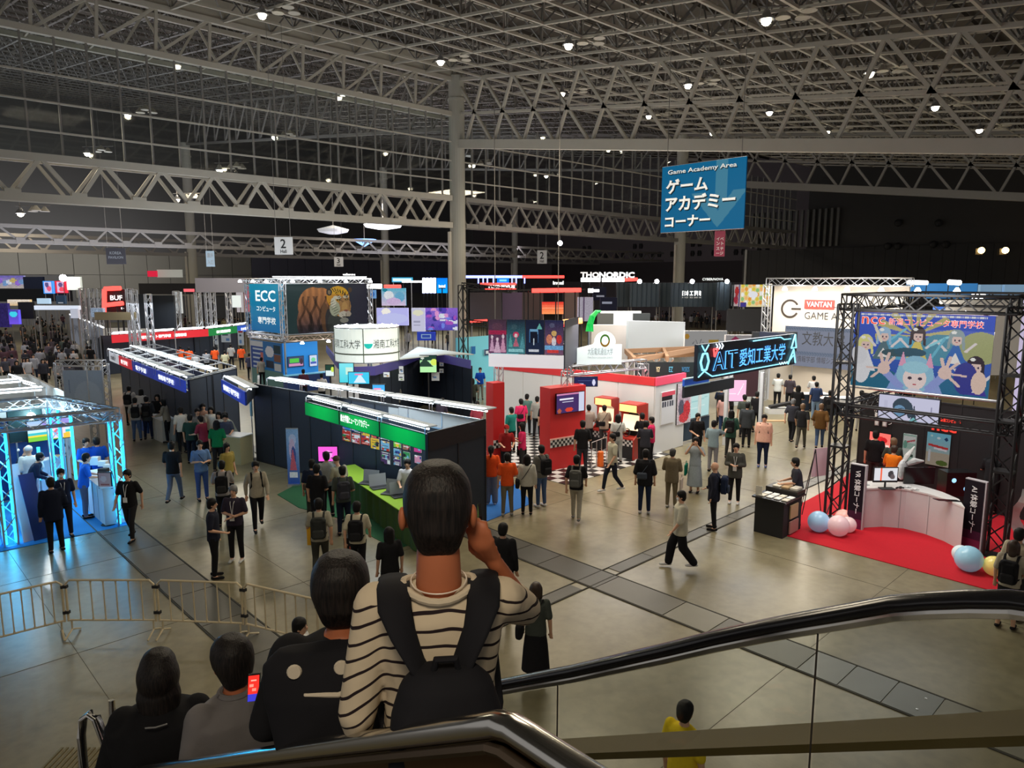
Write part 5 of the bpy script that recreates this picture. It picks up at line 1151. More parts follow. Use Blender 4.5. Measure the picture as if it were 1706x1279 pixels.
# things on the counter
def ctop(px,py):return at(px,py,1.02)
p = ctop(1474,812); t = thing('monitor','desktop monitor showing a black and white picture on the curved counter','monitor',p)
MB().obox(p-d2*.17-Vector((0,0,0)),d2,d2.cross(Z),Z,.34,.2,.015).build('foot',black,t); MB().bar(p,p+Z*.15,.025).build('stand',black,t)
o = p-d2*.30+Z*.13; MB().obox(o-d2.cross(Z)*.03,d2,Z,d2.cross(Z),.6,.38,.03).build('bezel',black,t); painted('screen',o+d2*.02+Z*.05+d2.cross(Z)*.004,d2,Z,.56,.31,30,18,blobs((205,205,210),[('r',.3,.5,.04,.5,(230,90,50)),('e',.72,.5,.12,.3,(60,55,58)),('e',.8,.3,.1,.2,(90,80,82))]),SCREEN,t)
p = ctop(1502,800); t = thing('rabbit_cutout','white rabbit-eared cut-out ornament behind the desktop monitor','ornament',p); MB().ball(p+Z*.28,.26,.1,.26,14,8).build('head',white,t); MB().tube([p+Z*.45,p+Z*.65+d2*.1,p+Z*.88+d2*.26],[.06,.09,.02],8,(1,.5)).build('ear',white,t); MB().tube([p+Z*.42+d2*.1,p+Z*.50+d2*.28,p+Z*.50+d2*.52],[.05,.09,.02],8,(1,1)).build('ear',white,t)
p = ctop(1526,806); t = thing('monitor','dark monitor seen from behind on the curved counter','monitor',p); MB().obox(p-d2*.3,d2,Z,-d2.cross(Z),.75,.42,.05).build('back_cover',screen_dark,t); MB().obox(p-d2*.05,d2,Z,-d2.cross(Z),.2,.04,.12).build('foot',black,t)
for i,(x,y,lab)in enumerate(((1443,808,'white game controller at the left end of the curved counter'),(1512,812,'white cable-like controller beside the desktop monitor'),(1525,816,'white controller right of the middle of the curved counter'),(1500,813,'small dark dial on the curved counter'))):
    p = ctop(x,y); t = thing('game_controller',lab,'controller',p); mm = black if i==3 else white; MB().ball(p+Z*.025,.07,.04,.025,10,6).build('body',mm,t); MB().tube([p-d2*.06+Z*.02,p-d2*.09-Vector((.04,0,0))+Z*.01],.02,6).build('grip',mm,t); MB().tube([p+d2*.06+Z*.02,p+d2*.09-Vector((.04,0,0))+Z*.01],.02,6).build('grip',mm,t)
p = ctop(1580,834); t = thing('drawing_tablet','flat black drawing tablet at the right end of the curved counter','tablet',p); MB().obox(p-d2*.22,d2+Vector((-.2,-.1,0)),Vector((.3,.7,0)),Z,.5,.16,.012).build('body',screen_dark,t)
p = at(1560,800,.0); p = ctop(1573,806); t = thing('gaming_computer','black tower computer with blue-lit fan behind the counter','computer',Vector((p.x+.5,p.y,0))); q = Vector((p.x+.6,p.y+.1,.55)); MB().obox(q,d2,Z,-d2.cross(Z),.75,.62,.4).build('case',screen_dark,t); MB().obox(Vector((q.x,q.y,0)),d2,Z,-d2.cross(Z),.8,.55,.45).build('pedestal',black,t)
for k,(dx,dz)in enumerate(((.18,.42),(.5,.2))):
    c = q+d2*dx+Z*dz+d2.cross(Z)*.01; m_ = MB(); m_.add([c]+[c+d2*.06*math.cos(2*PI*i/14)+Z*.06*math.sin(2*PI*i/14)for i in range(14)],[(0,1+i,1+(i+1)%14)for i in range(14)]); m_.build('lit_fan',mat('fan_glow',(.3,.6,.9),.4,emit=1.2 if 1 else 0),t)
# sign columns
def sign_column(px0,px1,pyb,hgt,chars,lab,ybt):
    a = at(px0,pyb); q = at(px1,ybt); d = Gc(q-a).normalized(); w = (q-a).length; n = d.cross(Z)
    t = thing('sign_column',lab,'sign',a)
    MB().obox(a,d,Z,-n,w,hgt,.12).build('column_body',mat('pale_edge',(.5,.48,.52),.5),t)
    painted('column_print',a+n*.004+Z*.02,d,Z,w-.03,hgt-.04,10,40,blobs(((130,40,80),(22,16,28)),[('r',.5,.7,.5,.5,(24,18,28)),('r',.5,.22,.5,.06,(70,28,55))]),None,t)
    text(chars,a+d*(w*.33)+Z*(hgt-.14)+n*.012,-Z,d,.15,glyph_w,t,width=1.08,bold=.02,depth=.0)
    return t
sign_column(1410,1436,878,1.62,'VR 体験コーナー','dark sign column with vertical white characters at the left of the counter',884)
sign_column(1598,1633,910,1.62,'AI 体験コーナー','dark sign column with vertical white characters at the right of the counter',921)
# balloons, a faint glow put into their colour
for i,(x,y,r_,c,lab)in enumerate(((1364,869,.255,(165,205,240),'pale blue balloon on the red carpet at the foot of the left truss'),(1397,876,.25,(240,205,212),'pink balloon in front of the left truss'),(1413,874,.19,(244,212,214),'smaller pink balloon behind the pink one'),(1405,862,.20,(250,190,180),'coral balloon tucked against the left truss'),
(1614,931,.27,(160,210,235),'large pale blue balloon at the foot of the right sign column'),(1601,922,.18,(215,235,240),'small white-blue balloon beside the large pale blue one'),(1656,943,.205,(245,225,130),'yellow balloon at the right edge of the red carpet'))):
    q = ray(x,y); tt = (r_*.98-CZ)/q.z; c_ = Vector((q.x*tt,q.y*tt,r_)); t = thing('balloon',lab,'balloon',(c_.x,c_.y,0),'balloons on the red carpet')
    bmt = mat('balloon_%d'%i,lin(c),.25,emit=.12); MB().ball(c_,r_,n=20,m=14).build('body',bmt,t,smooth=True); MB().lathe(c_+Vector((r_*.75,0,-r_*.68)),[(.03,0),(.012,.05)],6).build('knot',bmt,t)
# concession desk and its leaflets
p0,p1,p2 = at(1258,880),at(1304,889),at(1333,872)
t = thing('leaflet_desk','black desk with rows of leaflets at the corner of the red carpet','desk',p0); e1,e2 = Gc(p1-p0),Gc(p2-p1)
e1n = NY; e2n = NX
MB().obox((15.72,7.98,0),NY,Z,NX,.72,.86,.95).build('body',black,t); MB().obox((15.66,8.04,.86),NY,Z,NX,.84,.04,1.1).build('desktop',mat('gloss_black',(.015,.015,.018),.25),t)
MB().obox((16.35,8.04,.9),NY,Z,NX,.80,.10,.45).build('raised_tray',mat('dark_wood',(.03,.025,.022),.4),t)
k = 0
for i in range(4):
    for j in range(2):
        q = Vector((15.75+j*.24,7.92-i*.19,.905)); k+=1
        board_ = MB().obox(q,NY,NX,Z,.14,.2,.02); ob = board_.build('leaflet_stack',paper if(i+j)%3 else mat('cream_paper',(.7,.66,.56),.7),None,'%s pile of leaflets on the black desk, %s from its left end'%(('front','rear')[j],('first','second','third','fourth')[i]),'leaflets','leaflet piles on the black desk')
for i in range(3):
    q = Vector((16.42,7.9-i*.22,1.005)); MB().obox(q,NY,NX,Z,.17,.3,.03+.01*i).build('brochure_stack',mat('tan_paper',lin((190,160,120)),.7)if i==1 else mat('cream_paper',(.7,.66,.56)),None,'brochure pile on the raised tray of the black desk, %s'%('left','middle, tan','right')[i],'brochures','brochure piles on the tray')
q = Vector((15.74,7.99,.9)); t2 = thing('price_card','cream tent card at the left corner of the black desk','card',q); MB().obox(q,NY+NX*.3,Z,NX,.15,.24,.015).build('card',mat('cream_paper',(.7,.66,.56)),t2)
q = Vector((16.68,7.255,.25)); MB().obox(q,NX,Z,Vector((0,-1,0)),.01,.01,.01)
t3 = thing('paper_bag','tan paper bags stored on the open side of the black desk','bag',(16.2,7.2,.3)); MB().obox((16.0,7.245,.05),NX,Z,NY,.45,.3,.03).build('lower_bag',mat('pink_tan_bag',lin((180,130,120)),.7),t3); MB().obox((16.0,7.245,.42),NX,Z,NY,.4,.33,.03).build('upper_bag',mat('tan_paper',(.5,.4,.3)),t3)
# easel between desk and truss
p = at(1352,858); t = thing('easel','thin black easel with a pale pink board beside the left truss','easel',p)
for dx,dy in((-.25,0),(.3,.1),(.0,.5)):MB().bar(p+d2*dx+Vector((dy,dy,0)),p+Z*1.75,.012,5).build('leg',black,t)
q = p+Z*1.0+Vector((.05,.05,0)); MB().obox(q-d2*.05,d2*.9+Vector((.25,.25,0)),Z+d2*.05,d2.cross(Z),.55,.75,.015).build('board',mat('pink_board',lin((225,195,205)),.6),t)
# white shelves with figures at right, racks
sh = thing('display_shelf','black shelf unit with framed pictures and small goods at the right of the booth','shelf',(21,2.9,0))
S0 = Vector((20.7,3.1,0));
for z in(.55,1.0,):MB().obox(S0+Z*z,NY,Z,NX,3.2,.04,.6).build('shelf_board',black if z<.9 else desk_white,sh)
for k in(0,1.1,2.2,3.2):MB().obox(S0+NY*k,NY,Z,NX,.05,1.0,.6).build('upright',black,sh)
for k in range(5):
    q = S0+NY*(.15+.6*k)+Z*(1.04)+NX*.15; board('picture',('first','second','third','fourth','fifth')[k]+' framed greenish picture from the left on the shelf unit','picture',(q,NY,.48,.5),blobs((120,140,90),[('e',.5,.5,.3,.3,(200,205,190)),('e',.4,.4,.15,.2,(90,100,70))],k,.2),12,12,paintmat('lit_poster',.35),edge=black,group='framed pictures on the shelf unit')
for k in range(4):MB().obox(S0+NY*(.2+.8*k)+Z*.60+NX*.05,NY,Z,NX,.5,.12,.3).build('goods_box',mat('rose_box',lin((200,160,165)),.6),None,('first','second','third','fourth')[k]+' rose-coloured box from the left on the lower shelf','box','rose boxes on the lower shelf')
t = thing('spiral_panel','tall white curved sculpture-like panel behind the right truss','panel',at(1640,905)); f = MB()
for s_ in(0,1):
    P_ = [Vector((18.6+.0,3.35,0))+Vector((.3*math.sin(k*.5)+.5*s_,-.35*s_-.15*math.cos(k*.6),.14*k))for k in range(12)]
    for k in range(11):f.add([P_[k],P_[k]+NY*.4*(1-k/14),P_[k+1]+NY*.4*(1-(k+1)/14),P_[k+1],P_[k]+NX*.02,P_[k]+NY*.4*(1-k/14)+NX*.02,P_[k+1]+NY*.4*(1-(k+1)/14)+NX*.02,P_[k+1]+NX*.02],[(0,1,2,3),(7,6,5,4),(0,3,7,4),(1,5,6,2)])
f.build('curved_sheet',white,t,kind='stuff'); MB().box((18.3,2.6,0),(19.3,3.4,.02)).build('base',white,t)
# ================================================================== FAR BOOTHS
def bgb(x0,y0,x1,y1,dep,name,label,cat,c=None,fn=None,emit=.0,nx=24,ny=14,th=.25,leg=True,group=None,txt=None,r=None):
    R = rectD(x0,y0,y1,x1,dep=dep,r=r); o,r_,w,h = R; n = r_.cross(Z)
    t = thing(name,label,cat,(o.x,o.y,0 if leg else o.z),group)
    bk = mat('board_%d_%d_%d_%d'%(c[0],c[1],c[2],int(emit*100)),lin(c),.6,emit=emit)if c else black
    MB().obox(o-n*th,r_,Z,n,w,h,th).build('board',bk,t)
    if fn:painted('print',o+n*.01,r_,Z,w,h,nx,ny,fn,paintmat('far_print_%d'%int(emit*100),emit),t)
    if leg and o.z>.3:
        for k in(.06,.94):MB().bar(Gc(o)+r_*w*k-n*th*.5,Gc(o)+r_*w*k-n*th*.5+Z*o.z,.035,4).build('post',truss_dark,t)
    if txt:
        for s_,fx,fy,fw,fh,m_ in txt:text(s_,o+r_*w*fx+Z*h*fy+n*.03,r_,Z,h*fh,m_,t,width=w*fw,bold=.03)
    return t,R
gl_b = mat('lit_cyan_letters',(.3,.8,1),.5,emit=1.5); gl_r = mat('lit_red_letters',(1,.1,.08),.5,emit=2); gl_w = mat('lit_far_letters',(1,1,1),.5,emit=1.6)
# dark curtain booth with white school name
slate = (46,58,68)
for x0,x1,d0,lab in((1027,1049,54,'left end'),(1049,1098,53,'left bay, two floodlights'),(1098,1118,54,'narrow recess'),(1118,1193,52,'name bay with white lettering'),(1193,1216,51,'right end turned aside')):
    t,R = bgb(x0,471 if x0!=1193 else 470,x1,511 if x0!=1193 else 517,d0,'curtain_wall','slate grey curtain wall far right of the column, %s'%lab,'curtain',slate,txt=[('日本工学院',.24,.46,.42,.22,gl_w),('NIHON KOGAKUIN',.24,.36,.42,.06,glyph_w)]if x0==1118 else None)
    o,r,w,h = R; f = MB(); n = r.cross(Z)
    for k in range(int(w/.35)):f.bar(o+r*(.2+k*.35)+n*.03,o+r*(.2+k*.35)+n*.03+Z*h,.05,5)
    f.build('curtain_fold',mat('slate_curtain',lin(slate),.9),t,kind='stuff')
for x in(1062,1090,1148,1205):
    p = atD(x,471,51); q = p-FW*.9; q.z = p.z+.1; t = thing('flood_lamp','small cool floodlight over the slate curtain wall, %s'%{1062:'leftmost',1090:'second',1148:'above the white name',1205:'rightmost'}[x],'lamp',q); MB().ball(q,.16,n=8,m=5).build('bulb',spot_m,t); MB().bar(q,p+FW*.3,.03).build('arm',alu,t)
    area(q+Vector((0,0,.0)),.3,.3,45,(.85,.95,1),p-Z*2.2+FW*.2)
bgb(1216,470,1222,514,50.5,'vertical_sign','narrow black sign with tiny vertical white text right of the slate curtain','sign',(18,18,22),blobs((18,18,22),[('r',.5,.5,.18,.4,(170,170,170))],nz=.4),.2,6,40)
bgb(1222,474,1232,510,50,'side_panel','red and white printed side panel left of the yellow game picture','banner',None,blobs((210,190,190),[('e',.5,.7,.4,.2,(205,60,60)),('e',.4,.3,.4,.2,(190,60,80))],nz=.3),.5,8,20)
bgb(1232,474,1284,511,49,'game_picture','large lit picture in yellow and white with many small round figures','banner',(60,50,110),blobs((238,220,160),[('e',.08+.12*(i%8),.15+.2*(i//8)+.05*(i%2),.055,.09,((240,160,70),(245,245,240),(230,205,70),(150,200,130),(250,190,120))[i%5])for i in range(40)]+[('e',.42,.55,.16,.14,(240,240,245)),('r',.12,.1,.1,.1,(70,60,140))]),.75,60,40)
# far white booths centre right
bgb(1000,518,1068,545,44,'exhibition_booth','bright white booth block below the slate curtain wall','booth',(214,222,222),None,.25,txt=[('UNITY',.2,.6,.12,.1,glyph_g)])
bgb(1055,522,1083,539,42,'display_case','dark glazed display block at the right of the bright white booth','display',(38,44,46))
bgb(995,522,1022,545,41,'exhibition_booth','booth front with dark shelf strip left of the bright white booth','booth',(60,62,58))
t = thing('green_swoosh','bright green curved swoosh sign standing on a white booth','sign',at(985,560)); P_ = [atD(982,552,36),atD(983,540,36),atD(987,527,36),atD(994,519,36),atD(1001,518,36)]
MB().tube(P_,[.22,.24,.25,.2,.08],6,(1,.5)).build('swoosh',mat('lit_green',lin((0,190,80)),.5,emit=.5),t); MB().bar(Gc(P_[0]),P_[0],.06).build('post',alu,t)
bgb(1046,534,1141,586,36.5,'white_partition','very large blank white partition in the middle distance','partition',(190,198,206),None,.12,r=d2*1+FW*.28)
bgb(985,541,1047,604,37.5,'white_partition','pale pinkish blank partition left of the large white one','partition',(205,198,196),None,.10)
bgb(1140,551,1211,588,36,'printed_wall','white wall with line drawings and a yellow label behind the neon sign','wall',(225,222,220),blobs((222,220,218),[('l',.1+.08*i,.2+.5*((i*7)%5)/5,.15+.08*i,.3+.4*((i*3)%5)/5,(150,150,155),.01)for i in range(9)]+[('r',.68,.5,.12,.09,(225,180,40)),('e',.05,.75,.06,.12,(240,180,60))]),.3,60,30)
bgb(1208,558,1262,590,35,'printed_wall','white wall with an orange figure and magenta triangle behind the neon sign','wall',(215,208,208),blobs((214,206,206),[('e',.5,.4,.18,.35,(226,170,130)),('e',.5,.5,.1,.15,(240,215,200)),('t',.3,.85,.15,.12,(200,50,110))]),.3,40,30)
bgb(1211,515,1285,552,46,'exhibition_booth','dark grey booth block below the yellow game picture','booth',(58,60,68))
bgb(1254,553,1328,585,33.5,'dark_panel','black panel rising behind the right end of the neon sign','panel',(22,26,32))
# open timber ceilinged booth with dark fascia
tb = thing('exhibition_booth','booth with open timber beams and dark green fascia carrying small logos','booth',at(1100,670))
A_,B_ = atD(1045,588,29),atD(1168,583,30); C_,D__ = atD(1060,603,26),atD(1168,600,26.5)
for p,q in((A_,B_),(A_,C_),(C_,B_),(A_.lerp(B_,.5),C_.lerp(D__,.5)),(A_+Z*-.25,B_-Z*.25)):MB().obox(p,(q-p),Z,(q-p).cross(Z),(q-p).length,.18,.12).build('timber_beam',mat('warm_timber',lin((165,128,98)),.6),tb)
R = rectD(1058,603,628,1165,dep=26,r=d2+FW*.12); o,r,w,h = R; MB().obox(o,r,Z,-r.cross(Z),w,h,.08).build('fascia',mat('deep_green_fascia',lin((34,44,46)),.5),tb)
for k,(c,s_)in enumerate((((230,140,150),'♦'),((235,215,170),'YGY'),((90,170,200),'EZ'),((60,120,160),'WORDS'))):text(s_,o+r*w*(.12+.2*k)+Z*h*.35+r.cross(Z)*.02,r,Z,h*.35,mat('logo_%d'%k,lin(c),.5,emit=.3),tb,width=w*(.06 if k!=3 else .12),bold=.02)
for q in(C_,D__,A_,B_):MB().bar(Gc(q),q,.07,4).build('post',white,tb)
for x,y in((1069,585),(1094,585),(1112,583)):
    pass
# mid-distance left-centre: violet lit screens
def art(seed,bg):return lambda U,V:blobs(bg,[(random.Random(seed+i).choice('eetl')if 0 else 'e',random.Random(seed+i).random(),random.Random(seed*3+i).random(),.04+.1*random.Random(i+seed*5).random(),.05+.12*random.Random(i*2+seed).random(),random.Random(seed*7+i).choice([(235,160,220),(120,140,240),(230,235,250),(90,70,190),(180,90,200),(60,60,150)]))for i in range(26)],seed,.1)(U,V)
for i,a_ in enumerate((
(628,513,680,542,40,'lit_screen','pale violet lit screen right of the tiger tower',(190,190,245),blobs((188,188,246),[('e',.3,.8,.14,.2,(250,245,235)),('e',.5,.4,.5,.3,(196,200,246))]),.8),
(686,513,708,552,39.5,'lit_panel','tall white lit panel with grey text between violet screens',(220,220,240),blobs((214,214,240),[('e',.5,.8,.4,.12,(240,240,210)),('r',.4,.42,.25,.04,(170,170,195)),('r',.4,.27,.25,.04,(170,170,195))]),.7),
(709,513,762,550,39.2,'lit_screen','large violet and magenta illustrated screen left of the column',(90,70,180),art(5,((90,80,190),(150,110,220))),.7),
(695,553,725,567,38.5,'booth_counter','blue lit counter front below the violet illustrated screen',(50,70,200),blobs((50,75,205),[('r',.5,.5,.28,.25,(180,215,245)),('r',.5,.5,.22,.15,(60,90,200))]),.5),
(636,480,676,509,58,'lit_screen','cyan and pink illustrated screen above the pale violet screen',(120,190,220),blobs(((225,205,235),(90,190,215)),[('e',.3,.6,.2,.25,(235,240,245)),('e',.75,.5,.2,.3,(110,180,215)),('e',.5,.25,.3,.2,(215,190,230)),('e',.15,.9,.1,.1,(30,140,160))],nz=.1),.7),
(616,483,626,497,57,'lit_screen','small blue screen at the right edge of the tiger tower',(110,170,230),blobs((120,175,230),[('e',.5,.5,.3,.3,(60,120,200))]),.6),
(653,462,687,470,72,'lit_sign','cyan lit sign board with white lettering high in the distance',(70,190,220),blobs((50,150,190),[('r',.5,.5,.45,.28,(205,240,250))]),1.2),
(728,463,745,488,60,'lit_sign','bright cyan-blue square sign left of the big column',(10,130,230),blobs(((0,150,240),(0,110,220)),[]),1.3),
(828,463,848,471,66,'lit_sign','small bright blue sign on the neon-lined booth',(20,120,230),blobs((10,120,235),[('r',.5,.5,.3,.2,(120,200,250))]),1.3),
(903,503,940,523,48,'lit_screen','orange-red lit panel in the centre distance',(220,70,50),blobs(((250,150,90),(215,45,40)),[('r',.5,.5,.5,.03,(250,150,110)),('r',.5,.7,.5,.02,(250,120,90))],nz=.1),1.0),
(962,495,988,535,47,'white_panel','white panel with rows of faint figures right of the orange panel',(205,195,210),blobs((200,192,208),[('r',.4,.5,.05,.5,(110,90,120))],nz=.15),.5),
(988,478,1010,500,55,'dark_panel','dark panel with small logo left of the slate curtain wall',(24,26,46),blobs((24,26,46),[('r',.55,.3,.3,.06,(190,190,205))]),.4),
(1000,495,1028,517,50,'dark_panel','navy panel below the white block letters',(20,24,48),blobs((20,24,48),[('r',.4,.6,.3,.08,(190,195,215))]),.4))):
    x0,y0,x1,y1,dp,nm_,lab,c,fn,em_ = a_; bgb(x0,y0,x1,y1,dp,nm_,lab,'sign' if 'sign' in nm_ else('counter' if 'counter' in nm_ else 'screen' if 'screen' in nm_ else 'panel'),c,fn,em_,40,24)
text('intel',atD(730,480,59.7),d2,Z,.35,gl_w,bpy.data.objects.get('lit_sign.001'),width=.6)if 0 else None
# tall grey-mauve curtain wall with thin black rods and red top edge
for x0,x1,c,dp,lab in((783,836,(66,58,64),50,'left bay with warm downlights'),(836,870,(88,74,104),50.5,'violet-lit bay'),(870,905,(70,60,62),50.5,'plain bay'),(940,964,(96,84,82),50.3,'right bay')):
    bgb(x0,487,x1,532,dp,'curtain_wall','tall mauve-grey curtain wall right of the column, %s'%lab,'curtain',c,None,.06)
f = MB(); t = thing('truss_frame','row of thin black truss uprights in front of the mauve curtain wall','truss',at(860,600));
for x in(836,873,880,900,926,940,958):a,b = atD(x,560,46),atD(x,484,46); f.bar(Gc(a),b,.04,4)
f.bar(atD(783,484,46),atD(975,482,46),.07,4); f.build('rod',black_truss,t,kind='stuff')
red_strip = mat('red_light_strip',(1,.05,.04),.5,emit=3.0); blue_strip = mat('blue_light_strip',(.25,.3,1),.5,emit=3.0); wstrip = mat('white_light_strip',(1,1,1),.5,emit=5.0); orange_strip = mat('orange_strip',(1,.35,.1),.5,emit=2.5)
def strip(x0,y0,x1,y1,dep,r_,m_,lab,nm_='light_strip'):
    a,b = atD(x0,y0,dep),atD(x1,y1,dep); t = thing(nm_,lab,'light',a.lerp(b,.5)); MB().bar(a,b,r_,6).build('tube',m_,t)
    for q in(a.lerp(b,.03),a.lerp(b,.97)):MB().bar(q,Gc(q),.03,3).build('post',black_truss,t)
for x0,y0,x1,y1,dp,r_,m_,lab in((886,484,968,483,46,.14,red_strip,'long red light strip on the mauve curtain wall'),(938,537,970,534,40,.16,orange_strip,'orange-red glowing strip right of the game poster row'),(938,541,962,540,40,.12,red_strip,'red strip just under the orange one'),(783,535,812,534,44,.08,red_strip,'thin red strip near the column base'),
(748,461,870,461,66,.12,blue_strip,'long blue-violet neon line right of the big column'),(870,461,940,461,66,.12,red_strip,'red end of the long neon line'),(800,473,860,473,62,.10,red_strip,'short red neon line over small lettering'),(808,482,860,482,62,.07,red_strip,'lower thin red neon line'),
(968,466,1000,466,60,.16,wstrip,'white strip light below the block letters, left'),(1003,466,1040,466,60,.16,wstrip,'white strip light below the block letters, middle'),(1040,466,1062,465,60,.14,red_strip,'red strip light right of the white ones'),(980,484,998,484,55,.16,wstrip,'white strip light over the small logo panel'),
(600,476,636,477,60,.2,wstrip,'white strip light right of the tiger tower'),(640,477,668,477,60,.14,red_strip,'pink-red strip light above the cyan screen'),(670,469,726,469,62,.08,wstrip,'thin white line left of the vertical tubes'),
(1512,470,1545,471,40,.12,wstrip,'strip light on the blue upper wall, left'),(1580,470,1600,471,40,.14,wstrip,'strip light on the blue upper wall, right'),(1620,493,1640,493,34,.12,wstrip,'bright lamp bar in front of the blue upper wall')):strip(x0,y0,x1,y1,dp,r_,m_,lab)
vt_ = mat('violet_tube',(.55,.6,1),.5,emit=4)
for i,x in enumerate((706,712,718,724)):strip(x,463,x,488,61,.13,vt_,'vertical blue-white light tube left of the bright blue sign, %s'%('first','second','third','fourth')[i],'light_tube')
for i,x in enumerate((797,805,812,822,853,860,874)):strip(x,463,x,472,64,.06,blue_strip,'short upright blue neon line, %s from the left of seven'%('first','second','third','fourth','fifth','sixth','last')[i],'light_tube')
def letters(s_,x0,x1,y0,dep,hpx,m_,lab,bold=.06):
    a = atD(x0,y0,dep); w = (x1-x0)*dep/FPX; t = thing('block_letters',lab,'letters',a); text(s_,a,d2,Z,hpx*dep/FPX,m_,t,width=w,bold=bold)
    MB().bar(Gc(a)+d2*w*.5,a+d2*w*.5,.05,4).build('post',black_truss,t); MB().bar(a-Z*.05,a+d2*w-Z*.05,.05,4).build('base_rail',black_truss,t)
letters('THQ',967,998,464,60,11,mat('far_red_q',(.9,.85,.82),.5,emit=.9),'white block letters of the left word above the strip lights'); letters('NORDIC',998,1057,463,60,10,gl_w,'white block letters of the right word above the strip lights')
letters('intel',921,939,474,64,6,glyph_we,'small white lettering in the dark left of the block letters'); letters('TLY/NEXUS',812,858,480,63,5,gl_w,'small white lettering between two red neon lines'); letters('walkerone',571,592,459,70,4,gl_w,'tiny white lettering above the tiger tower',.03); letters('CYBER/NOVA',1170,1205,467,60,4,glyph_we,'tiny white lettering above the slate curtain wall',.02)
letters('intel',731,742,479,59.3,5,gl_w,'white lettering in front of the bright blue square sign')
# black truss tower right of the column
t = thing('truss_frame','black truss tower with two cross arms just right of the big column','truss',at(771,600)); q = atD(771,475,38); box_truss(t,Gc(q),q,.35,black_truss,.5,r=.025); box_truss(t,q,atD(850,484,40),.25,black_truss,.5,r=.02); box_truss(t,atD(771,536,38),atD(812,540,38),.25,black_truss,.5,r=.02)
# right, behind the red-carpet booth
bgb(1512,472,1628,497,42,'blue_wall','blue lit upper wall behind the right banner truss','wall',(70,150,225),None,.35); bgb(1632,474,1668,497,43,'blue_wall','pale blue screen right of the blue upper wall','screen',(150,190,225),None,.35); bgb(1672,474,1706,497,43,'blue_wall','second pale blue screen at the far right edge','screen',(150,190,225),None,.35)
bgb(1500,476,1510,497,34.5,'pink_panel','narrow pink panel at the right end of the cream wall','panel',(225,170,165),None,.2)
bgb(1560,500,1712,625,30,'cream_wall','cream panelled wall behind the right end of the illustrated banner','wall',(205,198,188),None,.10); bgb(1694,500,1712,700,22,'lilac_banner','pale lilac lit banner cut by the right edge of the picture','banner',(180,175,215),blobs(((150,130,210),(225,225,240)),[]),.35)
bgb(1560,508,1575,516,29,'blue_sign','small blue sign above the illustrated banner','sign',(50,100,190),None,.3)
# far left cluster
dk_ = (16,18,26)
for x0,y0,x1,y1,dp,nm_,lab,c,fn,em_ in(
(-30,459,40,480,62,'billboard','lit fantasy billboard at the far left edge',(150,150,200),blobs(((190,180,170),(110,100,190)),[('e',.25+.1*i,.4+.1*(i%3),.07,.2,((220,225,240),(200,180,110),(150,110,210),(120,160,210))[i%4])for i in range(8)],nz=.15),.7),
(40,461,72,482,62,'dark_panel','dark bluish panel right of the fantasy billboard',(24,36,66),None,.1),
(-30,481,118,502,60,'dark_panel','long dark band below the billboards at far left',(20,26,36),None,.0),
(73,468,88,489,59,'lit_screen','small portrait screen with blue edge at far left',(60,150,240),blobs((60,150,240),[('r',.5,.5,.36,.42,(200,190,230)),('e',.6,.4,.25,.2,(225,90,120)),('e',.4,.7,.2,.2,(90,80,130))]),1.0),
(93,468,110,488,59,'lit_screen','small portrait screen with red edge at far left',(230,50,70),blobs((235,45,70),[('r',.5,.5,.34,.42,(215,180,215)),('e',.6,.3,.25,.2,(235,80,100)),('e',.5,.7,.2,.2,(100,80,130))]),1.0),
(112,461,134,483,58,'white_panel','glaring white panel beside the red-edged screen',(215,220,210),None,.7),
(62,497,82,506,57,'lit_screen','small white lit sign below the portrait screens, left',(170,200,225),None,.8),
(94,492,108,506,57,'lit_screen','small slate blue sign below the portrait screens, right',(60,84,110),blobs((60,84,110),[('r',.5,.15,.3,.06,(220,225,235))]),.4),
(13,499,50,509,55,'lit_sign','amber and white lit canopy sign at far left',(220,190,140),blobs(((225,190,140),(235,225,215)),[],nz=.2),.8),
(32,503,55,531,52,'dark_panel','dark brown-black block in the far left crowd',(26,24,30),None,.0),
(16,516,31,540,50,'lit_screen','cyan and violet screen low at far left',(90,80,220),blobs(((110,80,220),(60,60,160)),[('e',.5,.7,.4,.2,(60,200,225))]),1.0),
(-20,505,14,545,50,'lit_screen','dim violet screen at the left picture edge',(52,40,110),blobs((52,40,110),[],nz=.3),.5),
(57,509,131,516,47,'canopy','white lit canopy over the far left aisle gate',(200,210,225),None,.7),
(118,514,130,530,47,'gate_side','white side wall of the far left aisle gate',(185,190,205),None,.5),
(152,513,172,528,46,'lit_screen','white cluttered lit panel left of the red neon frame',(150,165,185),blobs((150,168,190),[],nz=.5),.6),
(178,482,216,526,47,'black_board','black board with white brush lettering inside the red neon frame',(24,20,26),None,.0),
(326,463,409,487,56,'grey_banner','plain grey hanging banner left of the tiger tower',(140,140,155),None,.05),
(232,472,400,490,66,'dark_header','dark header band behind the left truss towers',(20,20,24),None,.0),
(395,476,416,520,62,'pink_white_panel','pink and white lit panel at the left edge of the tower',(220,170,175),blobs((225,215,218),[('r',.8,.5,.2,.5,(230,120,130))]),.5),
(292,486,302,522,60,'white_panel','narrow white lit panel right of the dark curtain',(200,205,205),blobs((200,205,205),[],nz=.3),.6),
(385,492,400,512,60,'white_panel','round-ish white lit panel in the crowd right of the grey banner',(205,215,215),None,.8),
(306,481,322,486,61,'red_panel','small pink-red lit strip above the left crowd',(230,100,110),None,.8)):
    bgb(x0,y0,x1,y1,dp,nm_,lab,'screen' if 'screen' in nm_ else('sign' if 'sign' in nm_ or 'bill' in nm_ else 'canopy' if 'canopy' in nm_ else 'panel'),c,fn,em_,24,16,leg=y1<540)
